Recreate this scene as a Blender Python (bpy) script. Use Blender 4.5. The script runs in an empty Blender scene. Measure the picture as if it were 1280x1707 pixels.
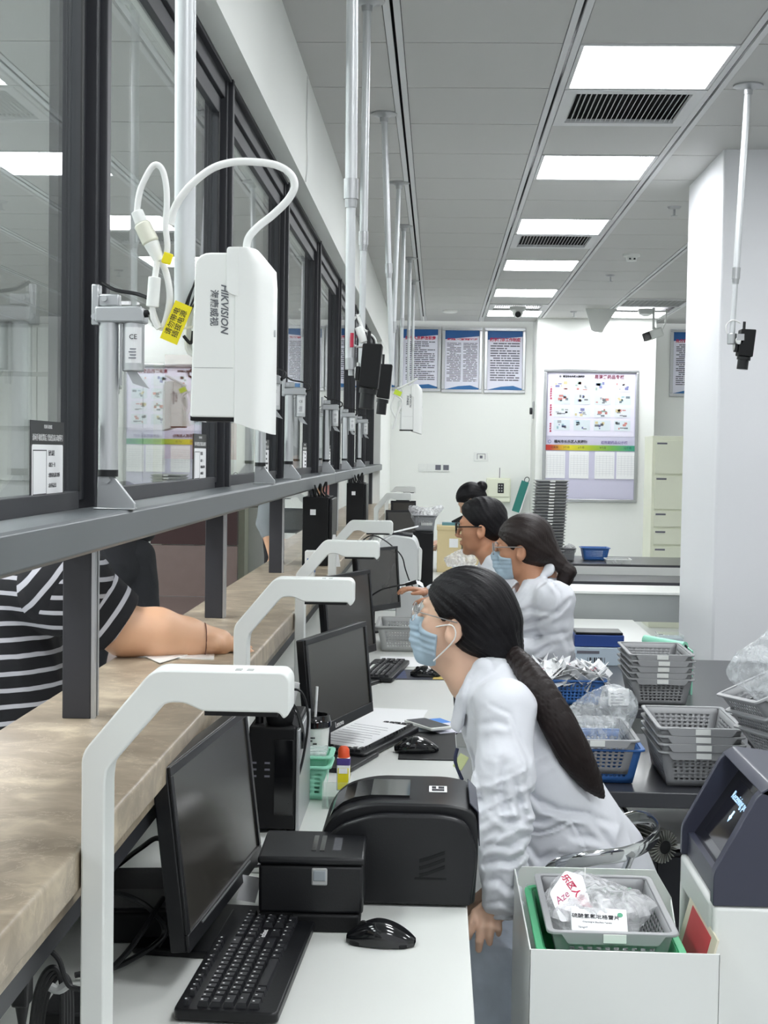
import bpy, bmesh, math, random
import numpy as np
from mathutils import Vector, Matrix
random.seed(7)
PI = math.pi
C = bpy.context.scene.collection
sc = bpy.context.scene

# ------------------------------------------------------------------ camera
FPX, CAMZ = 2366.0, 1.546
def _basis(rho=.015):
    Y = Vector((89, 96.5, -FPX)).normalized()
    Z = Vector((rho, 1, (89*rho+96.5)/FPX)).normalized()
    X = Y.cross(Z)
    return Matrix((X, Y, Z))
CM = _basis()
cam_d = bpy.data.cameras.new('camera'); cam = bpy.data.objects.new('camera', cam_d); C.objects.link(cam)
cam_d.sensor_width = 36; cam_d.lens = FPX/1707*36; cam_d.clip_start = .05; cam_d.clip_end = 100
cam.matrix_world = Matrix.Translation((0, 0, CAMZ)) @ CM.to_4x4()
sc.camera = cam
def P(x, y, Y=None, z=None, X=None):
    """world point seen at pixel x,y of the 1280x1707 frame, on the plane Y=, z= or X="""
    d = CM @ Vector((x-640, 853.5-y, -FPX))
    t = Y/d.y if Y is not None else ((z-CAMZ)/d.z if z is not None else X/d.x)
    return Vector((0, 0, CAMZ)) + d*t

# ------------------------------------------------------------------ world, exposure
sc.view_settings.view_transform = 'Standard'; sc.view_settings.look = 'None'
sc.view_settings.exposure = -0.10; sc.view_settings.gamma = 1; sc.view_settings.use_curve_mapping = False
w = bpy.data.worlds.new('world'); sc.world = w; w.use_nodes = True
w.node_tree.nodes['Background'].inputs[0].default_value = (.93, .96, 1, 1)
w.node_tree.nodes['Background'].inputs[1].default_value = .9
sc.cycles.max_bounces = 8; sc.cycles.diffuse_bounces = 4; sc.cycles.glossy_bounces = 4
sc.cycles.transparent_max_bounces = 16; sc.cycles.transmission_bounces = 6
sc.cycles.use_denoising = True; sc.cycles.caustics_reflective = False; sc.cycles.caustics_refractive = False
PANEL_STRENGTH = 24.0

# ------------------------------------------------------------------ materials
MATS = {}
def srgb(h):
    if isinstance(h, str):
        h = h.lstrip('#'); v = [int(h[i:i+2], 16)/255 for i in (0, 2, 4)]
    else: v = list(h)
    return tuple((c/12.92 if c <= .04045 else ((c+.055)/1.055)**2.4) for c in v) + (1,)
def mat(name, col, rough=.5, metal=0, var=.04, scale=8, bump=0, bscale=60, stretch=None, coat=0, emis=0, spec=None, sss=0):
    if name in MATS: return MATS[name]
    m = bpy.data.materials.new(name); m.use_nodes = True; nt = m.node_tree; b = nt.nodes['Principled BSDF']
    c = srgb(col)
    tc = nt.nodes.new('ShaderNodeTexCoord'); mp = nt.nodes.new('ShaderNodeMapping'); nt.links.new(tc.outputs['Object'], mp.inputs[0])
    if stretch: mp.inputs['Scale'].default_value = stretch
    n = nt.nodes.new('ShaderNodeTexNoise'); n.inputs['Scale'].default_value = scale; n.inputs['Detail'].default_value = 3
    nt.links.new(mp.outputs[0], n.inputs['Vector'])
    r = nt.nodes.new('ShaderNodeMix'); r.data_type = 'RGBA'
    r.inputs[6].default_value = tuple(max(0, x*(1-var)) for x in c[:3])+(1,); r.inputs[7].default_value = tuple(min(1, x*(1+var)) for x in c[:3])+(1,)
    nt.links.new(n.outputs[0], r.inputs[0]); nt.links.new(r.outputs[2], b.inputs['Base Color'])
    b.inputs['Roughness'].default_value = rough; b.inputs['Metallic'].default_value = metal
    if spec is not None: b.inputs['Specular IOR Level'].default_value = spec
    if coat: b.inputs['Coat Weight'].default_value = coat; b.inputs['Coat Roughness'].default_value = .08
    if sss: b.inputs['Subsurface Weight'].default_value = sss; b.inputs['Subsurface Radius'].default_value = (.012, .005, .003)
    if bump:
        n2 = nt.nodes.new('ShaderNodeTexNoise'); n2.inputs['Scale'].default_value = bscale; n2.inputs['Detail'].default_value = 4
        nt.links.new(mp.outputs[0], n2.inputs['Vector'])
        bp = nt.nodes.new('ShaderNodeBump'); bp.inputs['Strength'].default_value = bump; bp.inputs['Distance'].default_value = .003
        nt.links.new(n2.outputs[0], bp.inputs['Height']); nt.links.new(bp.outputs[0], b.inputs['Normal'])
    if emis:
        b.inputs['Emission Color'].default_value = c; b.inputs['Emission Strength'].default_value = emis
    MATS[name] = m; return m
def glass_mat(name, tint=(.93, .97, .95), trans=1.0, rough=0.0, base=.0):
    """thin clear sheet: straight-through plus a Fresnel mirror"""
    m = bpy.data.materials.new(name); m.use_nodes = True; nt = m.node_tree; nt.nodes.clear()
    o = nt.nodes.new('ShaderNodeOutputMaterial'); t = nt.nodes.new('ShaderNodeBsdfTransparent'); t.inputs[0].default_value = tint+(1,)
    g = nt.nodes.new('ShaderNodeBsdfGlossy'); g.inputs['Roughness'].default_value = rough; g.inputs[0].default_value = (1, 1, 1, 1)
    lw = nt.nodes.new('ShaderNodeLayerWeight'); lw.inputs[0].default_value = .5
    pw = nt.nodes.new('ShaderNodeMath'); pw.operation = 'POWER'; pw.inputs[1].default_value = 5; nt.links.new(lw.outputs['Facing'], pw.inputs[0])
    f = nt.nodes.new('ShaderNodeMath'); f.operation = 'MULTIPLY_ADD'; f.inputs[1].default_value = .96; f.inputs[2].default_value = .04; nt.links.new(pw.outputs[0], f.inputs[0])
    mx = nt.nodes.new('ShaderNodeMixShader'); nt.links.new(f.outputs[0], mx.inputs[0]); nt.links.new(t.outputs[0], mx.inputs[1]); nt.links.new(g.outputs[0], mx.inputs[2])
    nt.links.new(mx.outputs[0], o.inputs[0]); MATS[name] = m; return m
def film_mat(name, col=(.9, .92, .93), alpha=.27, bump=.7, bscale=30, rough=.1):
    """crinkled plastic film: mostly see-through with glossy milky creases"""
    m = bpy.data.materials.new(name); m.use_nodes = True; nt = m.node_tree; b = nt.nodes['Principled BSDF']
    b.inputs['Base Color'].default_value = srgb(col); b.inputs['Roughness'].default_value = rough; b.inputs['Specular IOR Level'].default_value = .8
    tc = nt.nodes.new('ShaderNodeTexCoord'); n = nt.nodes.new('ShaderNodeTexNoise'); n.inputs['Scale'].default_value = bscale; n.inputs['Detail'].default_value = 5; n.inputs['Distortion'].default_value = .6
    nt.links.new(tc.outputs['Object'], n.inputs['Vector'])
    bp = nt.nodes.new('ShaderNodeBump'); bp.inputs['Strength'].default_value = bump; bp.inputs['Distance'].default_value = .01
    nt.links.new(n.outputs[0], bp.inputs['Height']); nt.links.new(bp.outputs[0], b.inputs['Normal'])
    mr = nt.nodes.new('ShaderNodeMapRange'); mr.inputs[1].default_value = .35; mr.inputs[2].default_value = .7; mr.inputs[3].default_value = alpha*.55; mr.inputs[4].default_value = min(1, alpha*1.7)
    nt.links.new(n.outputs[0], mr.inputs[0]); nt.links.new(mr.outputs[0], b.inputs['Alpha'])
    MATS[name] = m; return m

M = dict(
 wall=mat('wall_paint', '#eef0ec', .7, var=.015, scale=1.5, bump=.05, bscale=200),
 column=mat('column_paint', '#e6e7ea', .55, var=.015, scale=1.5, bump=.05, bscale=200),
 ceil=mat('ceiling_panel_metal', '#c0c0be', .55, var=.015, scale=1),
 ceil2=mat('ceiling_runner', '#d8d9da', .5, var=.02),
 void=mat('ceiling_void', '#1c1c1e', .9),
 floor=mat('floor_tile', '#cfd2d2', .3, var=.05, scale=2, coat=.2),
 lobbyfloor=mat('lobby_floor_tile', '#bcc0c0', .25, var=.06, scale=1.5),
 frame=mat('anthracite_aluminium', '#2b2c31', .5, 0, var=.06, bump=.03, bscale=300),
 frame2=mat('window_gasket_black', '#0f1012', .5),
 rail=mat('rail_grey_aluminium', '#6c7073', .4, .45, var=.05, stretch=(1, .1, 1), scale=20),
 alu=mat('brushed_aluminium', '#c4c6c8', .3, .85, var=.06, stretch=(1, 1, .05), scale=60),
 alu2=mat('satin_steel', '#b4b6b8', .38, .8, var=.08, scale=20),
 polem=mat('pole_silver_paint', '#cdd0d2', .35, .35, var=.03),
 chrome=mat('chrome', '#e6e8ea', .08, 1, var=.01),
 white=mat('white_plastic', '#e9ebe8', .38, var=.012, coat=.1),
 scan=mat('scanner_white_plastic', '#dfe2df', .4, var=.012),
 white2=mat('white_sheet_metal', '#e4e6e3', .35, var=.015, coat=.15),
 greyp=mat('grey_plastic', '#a9abaa', .45, var=.04),
 greyd=mat('grey_basket_plastic', '#9a9b9d', .42, var=.04),
 greyt=mat('grey_tray_plastic', '#8b8d90', .45, var=.04),
 blue=mat('blue_basket_plastic', '#3d6fb4', .4, var=.06),
 green=mat('green_tray_plastic', '#46b27a', .35, var=.05),
 mint=mat('mint_basket_plastic', '#9adfc4', .35, var=.04),
 teal=mat('teal_folder', '#2c7d74', .5),
 black=mat('black_plastic', '#131417', .36, spec=.4, var=.1, bump=.06, bscale=400),
 blackg=mat('glossy_black_plastic', '#0e0f12', .12, coat=.5),
 blackm=mat('matte_black_plastic', '#0e0f11', .6, spec=.3, bump=.1, bscale=300),
 key=mat('key_black', '#1e1f23', .45, var=.1),
 screen=mat('monitor_screen', '#35332f', .22, var=.05, spec=.6),
 desk=mat('white_laminate_desktop', '#e2e4e0', .3, var=.015, coat=.2),
 deskdark=mat('dark_laminate', '#3a3b40', .35, var=.08, coat=.15),
 darkm=mat('dark_metal', '#2a2b30', .4, .4),
 paper=mat('paper', '#f1f2f3', .8, var=.02, bump=.1, bscale=12),
 paperb=mat('pale_blue_paper', '#e4e4f0', .7, var=.01),
 skin=mat('skin', '#d3a685', .5, var=.06, scale=14, sss=.06),
 skin2=mat('skin_light', '#e3bca2', .5, var=.06, scale=14, sss=.06),
 skin3=mat('skin_tan', '#c08b6c', .5, var=.06, scale=14, sss=.06),
 hair=mat('black_hair', '#0c0a0e', .46, spec=.25, var=.35, scale=30, bump=.5, bscale=90, stretch=(1, 6, .35)),
 hairb=mat('dark_brown_hair', '#211715', .45, spec=.35, var=.35, scale=30, bump=.5, bscale=90, stretch=(1, 6, .35)),
 hairt=mat('ponytail_hair', '#1d1413', .5, spec=.3, var=.3, scale=30, bump=.12, bscale=140),
 coat=mat('white_lab_coat_cotton', '#dadce2', .8, var=.02, scale=6, bump=.5, bscale=18),
 denim=mat('washed_denim', '#c9d2e0', .8, var=.2, scale=16, bump=.3, bscale=70),
 darkcloth=mat('black_trouser_cloth', '#15161b', .85, bump=.2, bscale=30),
 mask=mat('surgical_mask_blue', '#b0c6d6', .8, var=.03, bump=.15, bscale=60),
 maskw=mat('mask_elastic_white', '#f4f4f2', .7),
 red=mat('red_plastic', '#b32643', .4), yellow=mat('yellow_label', '#ecdc1c', .5), orange=mat('orange_cap', '#e5552a', .4),
 purple=mat('violet_label', '#4a3a86', .5), lime=mat('lime_tag', '#c5dc3a', .5),
 cream=mat('cream_cabinet_paint', '#e3e6d2', .45, var=.02), tan=mat('tan_cardboard', '#d9c79a', .75, var=.06),
 maroon=mat('maroon_panel', '#3d1715', .4, var=.1), pink=mat('terracotta_floor', '#94807a', .3, var=.1), orangew=mat('terracotta_panel', '#b0512e', .5),
 ink=mat('black_ink', '#26262c', .7), inkg=mat('grey_ink', '#6d6d77', .8), inkr=mat('red_ink', '#c22f55', .7), inkb=mat('blue_print', '#3a5f9c', .6), inkw=mat('white_print', '#e8e8e8', .6),
 cable=mat('black_cable', '#101114', .45), cablew=mat('white_cable', '#e7e8e6', .45),
 greycloth=mat('grey_cloth', '#8b9194', .85), pinkcloth=mat('pink_cloth', '#c98f8a', .85),
 navy=mat('navy_housing', '#343646', .38, var=.05, coat=.1),
)
glass_mat('window_glass', (.95, .975, .965)); M['glass'] = MATS['window_glass']
glass_mat('clear_acrylic', (.93, .96, .95)); M['acrylic'] = MATS['clear_acrylic']
M['film'] = film_mat('clear_plastic_film'); M['bag'] = film_mat('white_translucent_bag', (.93, .93, .94), .42, .8, 34)
def emis_mat(name, col, s):
    m = bpy.data.materials.new(name); m.use_nodes = True; nt = m.node_tree; b = nt.nodes['Principled BSDF']
    b.inputs['Base Color'].default_value = (.9, .9, .9, 1); b.inputs['Emission Color'].default_value = srgb(col); b.inputs['Emission Strength'].default_value = s
    MATS[name] = m; return m
M['panel'] = emis_mat('led_panel_diffuser', (.98, .99, 1), PANEL_STRENGTH)
M['cyan'] = emis_mat('screen_text_glow', (.55, .8, 1), 1.2)
def marble():
    m = bpy.data.materials.new('beige_marble'); m.use_nodes = True; nt = m.node_tree; b = nt.nodes['Principled BSDF']
    tc = nt.nodes.new('ShaderNodeTexCoord'); mp = nt.nodes.new('ShaderNodeMapping'); nt.links.new(tc.outputs['Object'], mp.inputs[0])
    mp.inputs['Scale'].default_value = (2.0, 2.7, 2.6); mp.inputs['Rotation'].default_value = (0, 0, .3)
    n = nt.nodes.new('ShaderNodeTexNoise'); n.inputs['Scale'].default_value = 4.6; n.inputs['Detail'].default_value = 10; n.inputs['Distortion'].default_value = .5; n.inputs['Roughness'].default_value = .62
    nt.links.new(mp.outputs[0], n.inputs['Vector'])
    cr = nt.nodes.new('ShaderNodeValToRGB'); e = cr.color_ramp.elements
    e[0].position = .3; e[0].color = srgb('#887b69'); e[1].position = .72; e[1].color = srgb('#c6b9a1')
    for p, h in ((.45, '#968976'), (.55, '#a59884'), (.6, '#b1a48e')):
        q = e.new(p); q.color = srgb(h)
    nt.links.new(n.outputs[0], cr.inputs[0])
    v = nt.nodes.new('ShaderNodeTexVoronoi'); v.feature = 'DISTANCE_TO_EDGE'; v.inputs['Scale'].default_value = 2.2
    mp2 = nt.nodes.new('ShaderNodeMapping'); nt.links.new(tc.outputs['Object'], mp2.inputs[0]); mp2.inputs['Scale'].default_value = (1.5, 3, 1)
    ad = nt.nodes.new('ShaderNodeVectorMath'); ad.operation = 'ADD'; sm = nt.nodes.new('ShaderNodeVectorMath'); sm.operation = 'SCALE'; sm.inputs['Scale'].default_value = .9
    nt.links.new(n.outputs[1], sm.inputs[0]); nt.links.new(mp2.outputs[0], ad.inputs[0]); nt.links.new(sm.outputs[0], ad.inputs[1]); nt.links.new(ad.outputs[0], v.inputs['Vector'])
    mr = nt.nodes.new('ShaderNodeMapRange'); mr.inputs[1].default_value = 0; mr.inputs[2].default_value = .02; mr.inputs[3].default_value = .35; mr.inputs[4].default_value = 0
    nt.links.new(v.outputs['Distance'], mr.inputs[0])
    mx = nt.nodes.new('ShaderNodeMix'); mx.data_type = 'RGBA'; mx.inputs[7].default_value = srgb('#dccfb9')
    nt.links.new(mr.outputs[0], mx.inputs[0]); nt.links.new(cr.outputs[0], mx.inputs[6]); nt.links.new(mx.outputs[2], b.inputs['Base Color'])
    b.inputs['Roughness'].default_value = .34
    MATS['beige_marble'] = m; return m
M['marble'] = marble()
def stripes(name, vert=False):
    """black knit with pale stripes, following the garment (object z / tilted axis)"""
    m = bpy.data.materials.new(name); m.use_nodes = True; nt = m.node_tree; b = nt.nodes['Principled BSDF']
    tc = nt.nodes.new('ShaderNodeTexCoord'); mp = nt.nodes.new('ShaderNodeMapping'); nt.links.new(tc.outputs['Object'], mp.inputs[0])
    wv = nt.nodes.new('ShaderNodeTexWave'); wv.wave_type = 'BANDS'; wv.bands_direction = 'Z'; wv.inputs['Scale'].default_value = 9.5; wv.inputs['Distortion'].default_value = .6; wv.inputs['Detail Scale'].default_value = 1.2
    if vert: wv.bands_direction = 'X'; wv.inputs['Scale'].default_value = 8.5
    nt.links.new(mp.outputs[0], wv.inputs[0])
    cr = nt.nodes.new('ShaderNodeValToRGB'); cr.color_ramp.interpolation = 'EASE'; e = cr.color_ramp.elements
    e[0].position = .80; e[0].color = srgb('#0c0c12'); e[1].position = .86; e[1].color = srgb('#b4b4ba')
    nt.links.new(wv.outputs[0], cr.inputs[0]); nt.links.new(cr.outputs[0], b.inputs['Base Color']); b.inputs['Roughness'].default_value = .85
    MATS[name] = m; return m
M['stripe'] = stripes('striped_knit'); M['stripe_sleeve'] = stripes('striped_knit_sleeve', True)

# ------------------------------------------------------------------ mesh helpers
class MB:
    def __init__(s): s.v = []; s.f = []; s.m = []; s.mi = 0
    def add(s, vs, fs):
        n = len(s.v); s.v += [tuple(v) for v in vs]; s.f += [[i+n for i in f] for f in fs]; s.m += [s.mi]*len(fs); return s
    def slot(s, i): s.mi = i; return s
    def box(s, c, d, R=None, taper=None):
        """centre, full size; taper=(tx,ty) scales the bottom"""
        tx, ty = taper or (1, 1); x, y, z = d[0]/2, d[1]/2, d[2]/2; c = Vector(c)
        vs = [Vector((-x*tx, -y*ty, -z)), Vector((x*tx, -y*ty, -z)), Vector((x*tx, y*ty, -z)), Vector((-x*tx, y*ty, -z)), Vector((-x, -y, z)), Vector((x, -y, z)), Vector((x, y, z)), Vector((-x, y, z))]
        if R is not None: vs = [R @ v for v in vs]
        return s.add([c+v for v in vs], [(3, 2, 1, 0), (4, 5, 6, 7), (0, 1, 5, 4), (1, 2, 6, 5), (2, 3, 7, 6), (3, 0, 4, 7)])
    def bb(s, x0, x1, y0, y1, z0, z1): return s.box(((x0+x1)/2, (y0+y1)/2, (z0+z1)/2), (x1-x0, y1-y0, z1-z0))
    def cyl(s, a, b, r, r2=None, n=16, cap=True):
        a, b = Vector(a), Vector(b); d = (b-a).normalized(); u = d.orthogonal().normalized(); w_ = d.cross(u); r2 = r if r2 is None else r2
        vs = []
        for p, q in ((a, r), (b, r2)):
            for i in range(n):
                t = 2*PI*i/n; vs.append(p+(u*math.cos(t)+w_*math.sin(t))*q)
        fs = [(i, (i+1) % n, n+(i+1) % n, n+i) for i in range(n)]
        if cap: fs += [tuple(range(n-1, -1, -1)), tuple(range(n, 2*n))]
        return s.add(vs, fs)
    def tube(s, pts, r, n=8, closed=False, flat=None):
        pts = [Vector(p) for p in pts]; k = len(pts); vs = []; up = None
        for i, p in enumerate(pts):
            a = pts[(i-1) % k] if (closed or i) else p; b = pts[(i+1) % k] if (closed or i < k-1) else p
            d = (b-a).normalized()
            up = d.orthogonal().normalized() if up is None else (up-d*up.dot(d)).normalized()
            if flat is not None: up = (Vector(flat)-d*Vector(flat).dot(d)).normalized()
            w_ = d.cross(up); rr = r[i] if isinstance(r, (list, tuple)) else r
            ru, rw = rr if isinstance(rr, tuple) else (rr, rr)
            for j in range(n):
                t = 2*PI*j/n; vs.append(p+up*math.cos(t)*ru+w_*math.sin(t)*rw)
        fs = []
        for i in range(k if closed else k-1):
            for j in range(n):
                a0 = i*n; b0 = ((i+1) % k)*n; fs.append((a0+j, a0+(j+1) % n, b0+(j+1) % n, b0+j))
        if not closed: fs += [tuple(range(n-1, -1, -1)), tuple(range((k-1)*n, k*n))]
        return s.add(vs, fs)
    def lathe(s, prof, c=(0, 0, 0), n=24, R=None):
        c = Vector(c); vs = []; k = len(prof)
        for r, z in prof:
            for j in range(n):
                t = 2*PI*j/n; v = Vector((r*math.cos(t), r*math.sin(t), z)); vs.append(c+(R @ v if R is not None else v))
        return s.add(vs, [(i*n+j, i*n+(j+1) % n, (i+1)*n+(j+1) % n, (i+1)*n+j) for i in range(k-1) for j in range(n)])
    def prism(s, poly, a, b, axis='y', R=None, c=(0, 0, 0)):
        """poly (u,v) extruded along axis from a to b. axis y: (x,z); x: (y,z); z: (x,y)"""
        def mk(u, v, t):
            q = Vector((u, t, v)) if axis == 'y' else (Vector((t, u, v)) if axis == 'x' else Vector((u, v, t)))
            return Vector(c)+(R @ q if R is not None else q)
        n = len(poly); vs = [mk(u, v, a) for u, v in poly]+[mk(u, v, b) for u, v in poly]
        return s.add(vs, [tuple(range(n)), tuple(range(2*n-1, n-1, -1))]+[(i, n+i, n+(i+1) % n, (i+1) % n) for i in range(n)])
    def sphere(s, c, r, n=16, m=10, R=None):
        c = Vector(c); r = r if isinstance(r, tuple) else (r, r, r); vs = []
        for i in range(m+1):
            p = PI*i/m
            for j in range(n):
                t = 2*PI*j/n; v = Vector((r[0]*math.sin(p)*math.cos(t), r[1]*math.sin(p)*math.sin(t), r[2]*math.cos(p))); vs.append(c+(R @ v if R is not None else v))
        return s.add(vs, [(i*n+j, (i+1)*n+j, (i+1)*n+(j+1) % n, i*n+(j+1) % n) for i in range(m) for j in range(n)])
def rounded(pts, r, n=5):
    out = []; k = len(pts)
    for i in range(k):
        p = Vector(pts[i]); a = Vector(pts[i-1]); b = Vector(pts[(i+1) % k]); rr = r[i] if isinstance(r, (list, tuple)) else r
        if rr <= 0: out.append(tuple(p)); continue
        da, db = (a-p), (b-p); q = min(rr, da.length*.49, db.length*.49); s0 = p+da.normalized()*q; s1 = p+db.normalized()*q
        for t in range(n+1):
            t /= n; out.append(tuple(s0*(1-t)**2+p*2*t*(1-t)+s1*t*t))
    return out
def spline(pts, n=8):
    pts = [Vector(p) for p in pts]; out = []
    for i in range(len(pts)-1):
        p0 = pts[max(i-1, 0)]; p1 = pts[i]; p2 = pts[i+1]; p3 = pts[min(i+2, len(pts)-1)]
        for k in range(n):
            t = k/n; out.append(.5*((2*p1)+(p2-p0)*t+(2*p0-5*p1+4*p2-p3)*t*t+(3*p1-p0-3*p2+p3)*t**3))
    return out+[pts[-1]]
def mesh(name, vs, fs, mats, mi=None, smooth=True):
    me = bpy.data.meshes.new(name); me.from_pydata([tuple(v) for v in vs], [], fs)
    for m_ in (mats if isinstance(mats, (list, tuple)) else [mats]): me.materials.append(m_)
    if mi is not None and max(mi, default=0) > 0: me.polygons.foreach_set('material_index', mi)
    if smooth: me.polygons.foreach_set('use_smooth', [True]*len(me.polygons)); me.set_sharp_from_angle(angle=math.radians(38))
    me.update(); return me
def obj(name, mb, mats, parent=None, bevel=0, seg=2, smooth=True, loc=None, rotz=None):
    me = mesh(name, mb.v, mb.f, mats, mb.m, smooth)
    bm = bmesh.new(); bm.from_mesh(me); bmesh.ops.recalc_face_normals(bm, faces=bm.faces); bm.to_mesh(me); bm.free()
    o = bpy.data.objects.new(name, me); C.objects.link(o)
    if parent: o.parent = parent
    if loc is not None: o.location = loc
    if rotz is not None: o.rotation_euler = (0, 0, rotz)
    if bevel:
        b = o.modifiers.new('bevel', 'BEVEL'); b.width = bevel; b.segments = seg; b.limit_method = 'ANGLE'; b.angle_limit = math.radians(40)
    return o
def tag(o, label=None, cat=None, group=None, kind=None):
    if label: o['label'] = label
    if cat: o['category'] = cat
    if group: o['group'] = group
    if kind: o['kind'] = kind
    return o
def thing(name, label, cat, loc=(0, 0, 0), rotz=0, group=None, rot=None):
    o = bpy.data.objects.new(name, None); o.empty_display_size = .05; C.objects.link(o); o.location = loc
    o.rotation_euler = rot if rot is not None else (0, 0, rotz)
    return tag(o, label, cat, group)
def struct(name, mb, mats, parent=None, **k):
    o = obj(name, mb, mats, parent, **k)
    if not parent: o['kind'] = 'structure'
    return o
def dup(root, loc=None, rotz=None, label=None, group=None, rot=None):
    def cp(o, par):
        c = o.copy(); C.objects.link(c); c.parent = par
        for ch in KIDS(o): cp(ch, c)
        return c
    r = cp(root, None)
    if loc is not None: r.location = loc
    if rotz is not None: r.rotation_euler = (0, 0, rotz)
    if rot is not None: r.rotation_euler = rot
    if label: r['label'] = label
    if group: r['group'] = group
    return r
def KIDS(o): return list(o.children)
def text(name, s, size, mats, parent=None, M4=None, ext=.0002, align='CENTER', sx=1, shear=0, bold=0):
    cu = bpy.data.curves.new(name, 'FONT'); cu.body = s; cu.size = size; cu.extrude = ext; cu.align_x = align; cu.align_y = 'CENTER'; cu.resolution_u = 2; cu.shear = shear; cu.offset = bold
    t = bpy.data.objects.new(name, cu); C.objects.link(t); dg = bpy.context.evaluated_depsgraph_get()
    me = bpy.data.meshes.new_from_object(t.evaluated_get(dg)); bpy.data.objects.remove(t); me.materials.clear(); me.materials.append(mats)
    o = bpy.data.objects.new(name, me); C.objects.link(o)
    if parent: o.parent = parent
    mm = (M4 or Matrix()) @ Matrix.Diagonal((sx, 1, 1, 1)); me.transform(mm); return o
def frame4(origin, xdir, ydir):
    x = Vector(xdir).normalized(); z = x.cross(Vector(ydir)).normalized(); y = z.cross(x)
    m = Matrix((x, y, z)).transposed().to_4x4(); m.translation = Vector(origin); return m

# ------------------------------------------------------------------ signed-distance modelling (bodies, cloth, hair)
def smin(a, b, k):
    h = np.clip(.5+.5*(b-a)/k, 0, 1); return b*(1-h)+a*h-k*h*(1-h)
def A3(p): return np.array(tuple(p), dtype=np.float32)
def f_cap(a, b, ra, rb=None, sq=None):
    """tapered capsule; sq=(dir, s) squashes the section along dir by factor s"""
    a, b = A3(a), A3(b); rb = ra if rb is None else rb; ba = b-a; L = max(float(ba @ ba), 1e-9)
    if sq is not None: n = A3(sq[0]); n = n/np.linalg.norm(n); q = sq[1]
    def f(p):
        t = np.clip((p-a) @ ba/L, 0, 1); d = p-a-t[:, None]*ba
        if sq is not None: d = d+np.outer(d @ n, n)*(1/q-1)
        return np.sqrt((d*d).sum(1))-(ra+(rb-ra)*t)
    return f
def f_ell(c, r, R=None):
    c = A3(c); r = A3(r); Rm = np.array(R, dtype=np.float32) if R is not None else None
    def f(p):
        d = p-c
        if Rm is not None: d = d @ Rm
        k = np.sqrt(((d/r)**2).sum(1)); g = np.sqrt(((d/(r*r))**2).sum(1))+1e-9
        return k*(k-1)/g
    return f
def f_plane(c, n):
    c = A3(c); n = A3(n); n = n/np.linalg.norm(n)
    return lambda p: (p-c) @ n
def f_chain(pts, rs, k=.01, sq=None):
    fs = [f_cap(pts[i], pts[i+1], rs[i], rs[i+1], sq) for i in range(len(pts)-1)]
    def f(p):
        d = fs[0](p)
        for g in fs[1:]: d = smin(d, g(p), k)
        return d
    return f
def f_union(fs, k=.02):
    def f(p):
        d = fs[0](p)
        for g in fs[1:]: d = smin(d, g(p), k)
        return d
    return f
def f_cut(f, g, k=.004):
    """f minus g"""
    return lambda p: -smin(-f(p), g(p), k)
def f_and(f, g, k=.004):
    return lambda p: -smin(-f(p), -g(p), k)
def folds(f, amp, freq, dirs, seed=1, sharp=True):
    """creases: warped ridges at two scales, strong in patches"""
    rng = np.random.RandomState(seed); ph = rng.rand(12)*6.28
    ds = [A3(d)/np.linalg.norm(A3(d)) for d in dirs]
    def g(p):
        d0 = f(p); m = np.abs(d0) < .04; q = p[m]
        if not len(q): return d0
        x, y, z = q[:, 0], q[:, 1], q[:, 2]
        wx = .030*np.sin(x*16+ph[0]+2*np.sin(z*9+ph[8]))+.026*np.sin(y*19+ph[1]+z*6)+.026*np.sin(z*14+ph[2]+x*5)
        s = 0
        for i, d in enumerate(ds):
            u = (q @ d+wx)*freq*(1.15+.45*i); mk = .5+.5*np.sin(q @ A3((6, 8, 7))*1.3+ph[3+i % 4]*3)
            r1 = (1-np.abs(np.sin(u+ph[i % 8])))**1.3; r2 = (1-np.abs(np.sin(u*2.3+ph[9]+wx*40)))**1.5
            s = s+(r1+.38*r2)*mk
        d0 = d0.copy(); d0[m] = d0[m]-amp*(s/len(ds)-.32); return d0
    return g
def crease(f, px, Y, amp, w, yr, P2=None):
    """press a groove (amp>0) with a soft ridge beside it along a drawn line; works where y is inside yr"""
    pts = [P(x, y, Y=Y) for x, y in px]; seg = [(np.array((a.x, a.z)), np.array((b.x, b.z))) for a, b in zip(pts[:-1], pts[1:])]; tot = len(seg)
    def g(p):
        d0 = f(p); m = (np.abs(d0) < .035) & (p[:, 1] > yr[0]) & (p[:, 1] < yr[1]); q = p[m][:, (0, 2)]
        if not len(q): return d0
        best = np.full(len(q), 9.); side = np.zeros(len(q)); fade = np.zeros(len(q))
        for i, (a, b) in enumerate(seg):
            ba = b-a; t = np.clip((q-a) @ ba/(ba @ ba), 0, 1); r = q-a-t[:, None]*ba; d = np.sqrt((r*r).sum(1)); c = d < best
            best[c] = d[c]; side[c] = np.sign(r[c, 0]*ba[1]-r[c, 1]*ba[0]); fade[c] = (i+t[c])/tot
        env = np.minimum(1, 4*np.minimum(fade, 1-fade)+.35); sd = best*side
        d0 = d0.copy(); d0[m] = d0[m]+amp*env*(np.exp(-(best/w)**2)-.75*np.exp(-((sd-1.9*w)/(1.3*w))**2)); return d0
    return g
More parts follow.
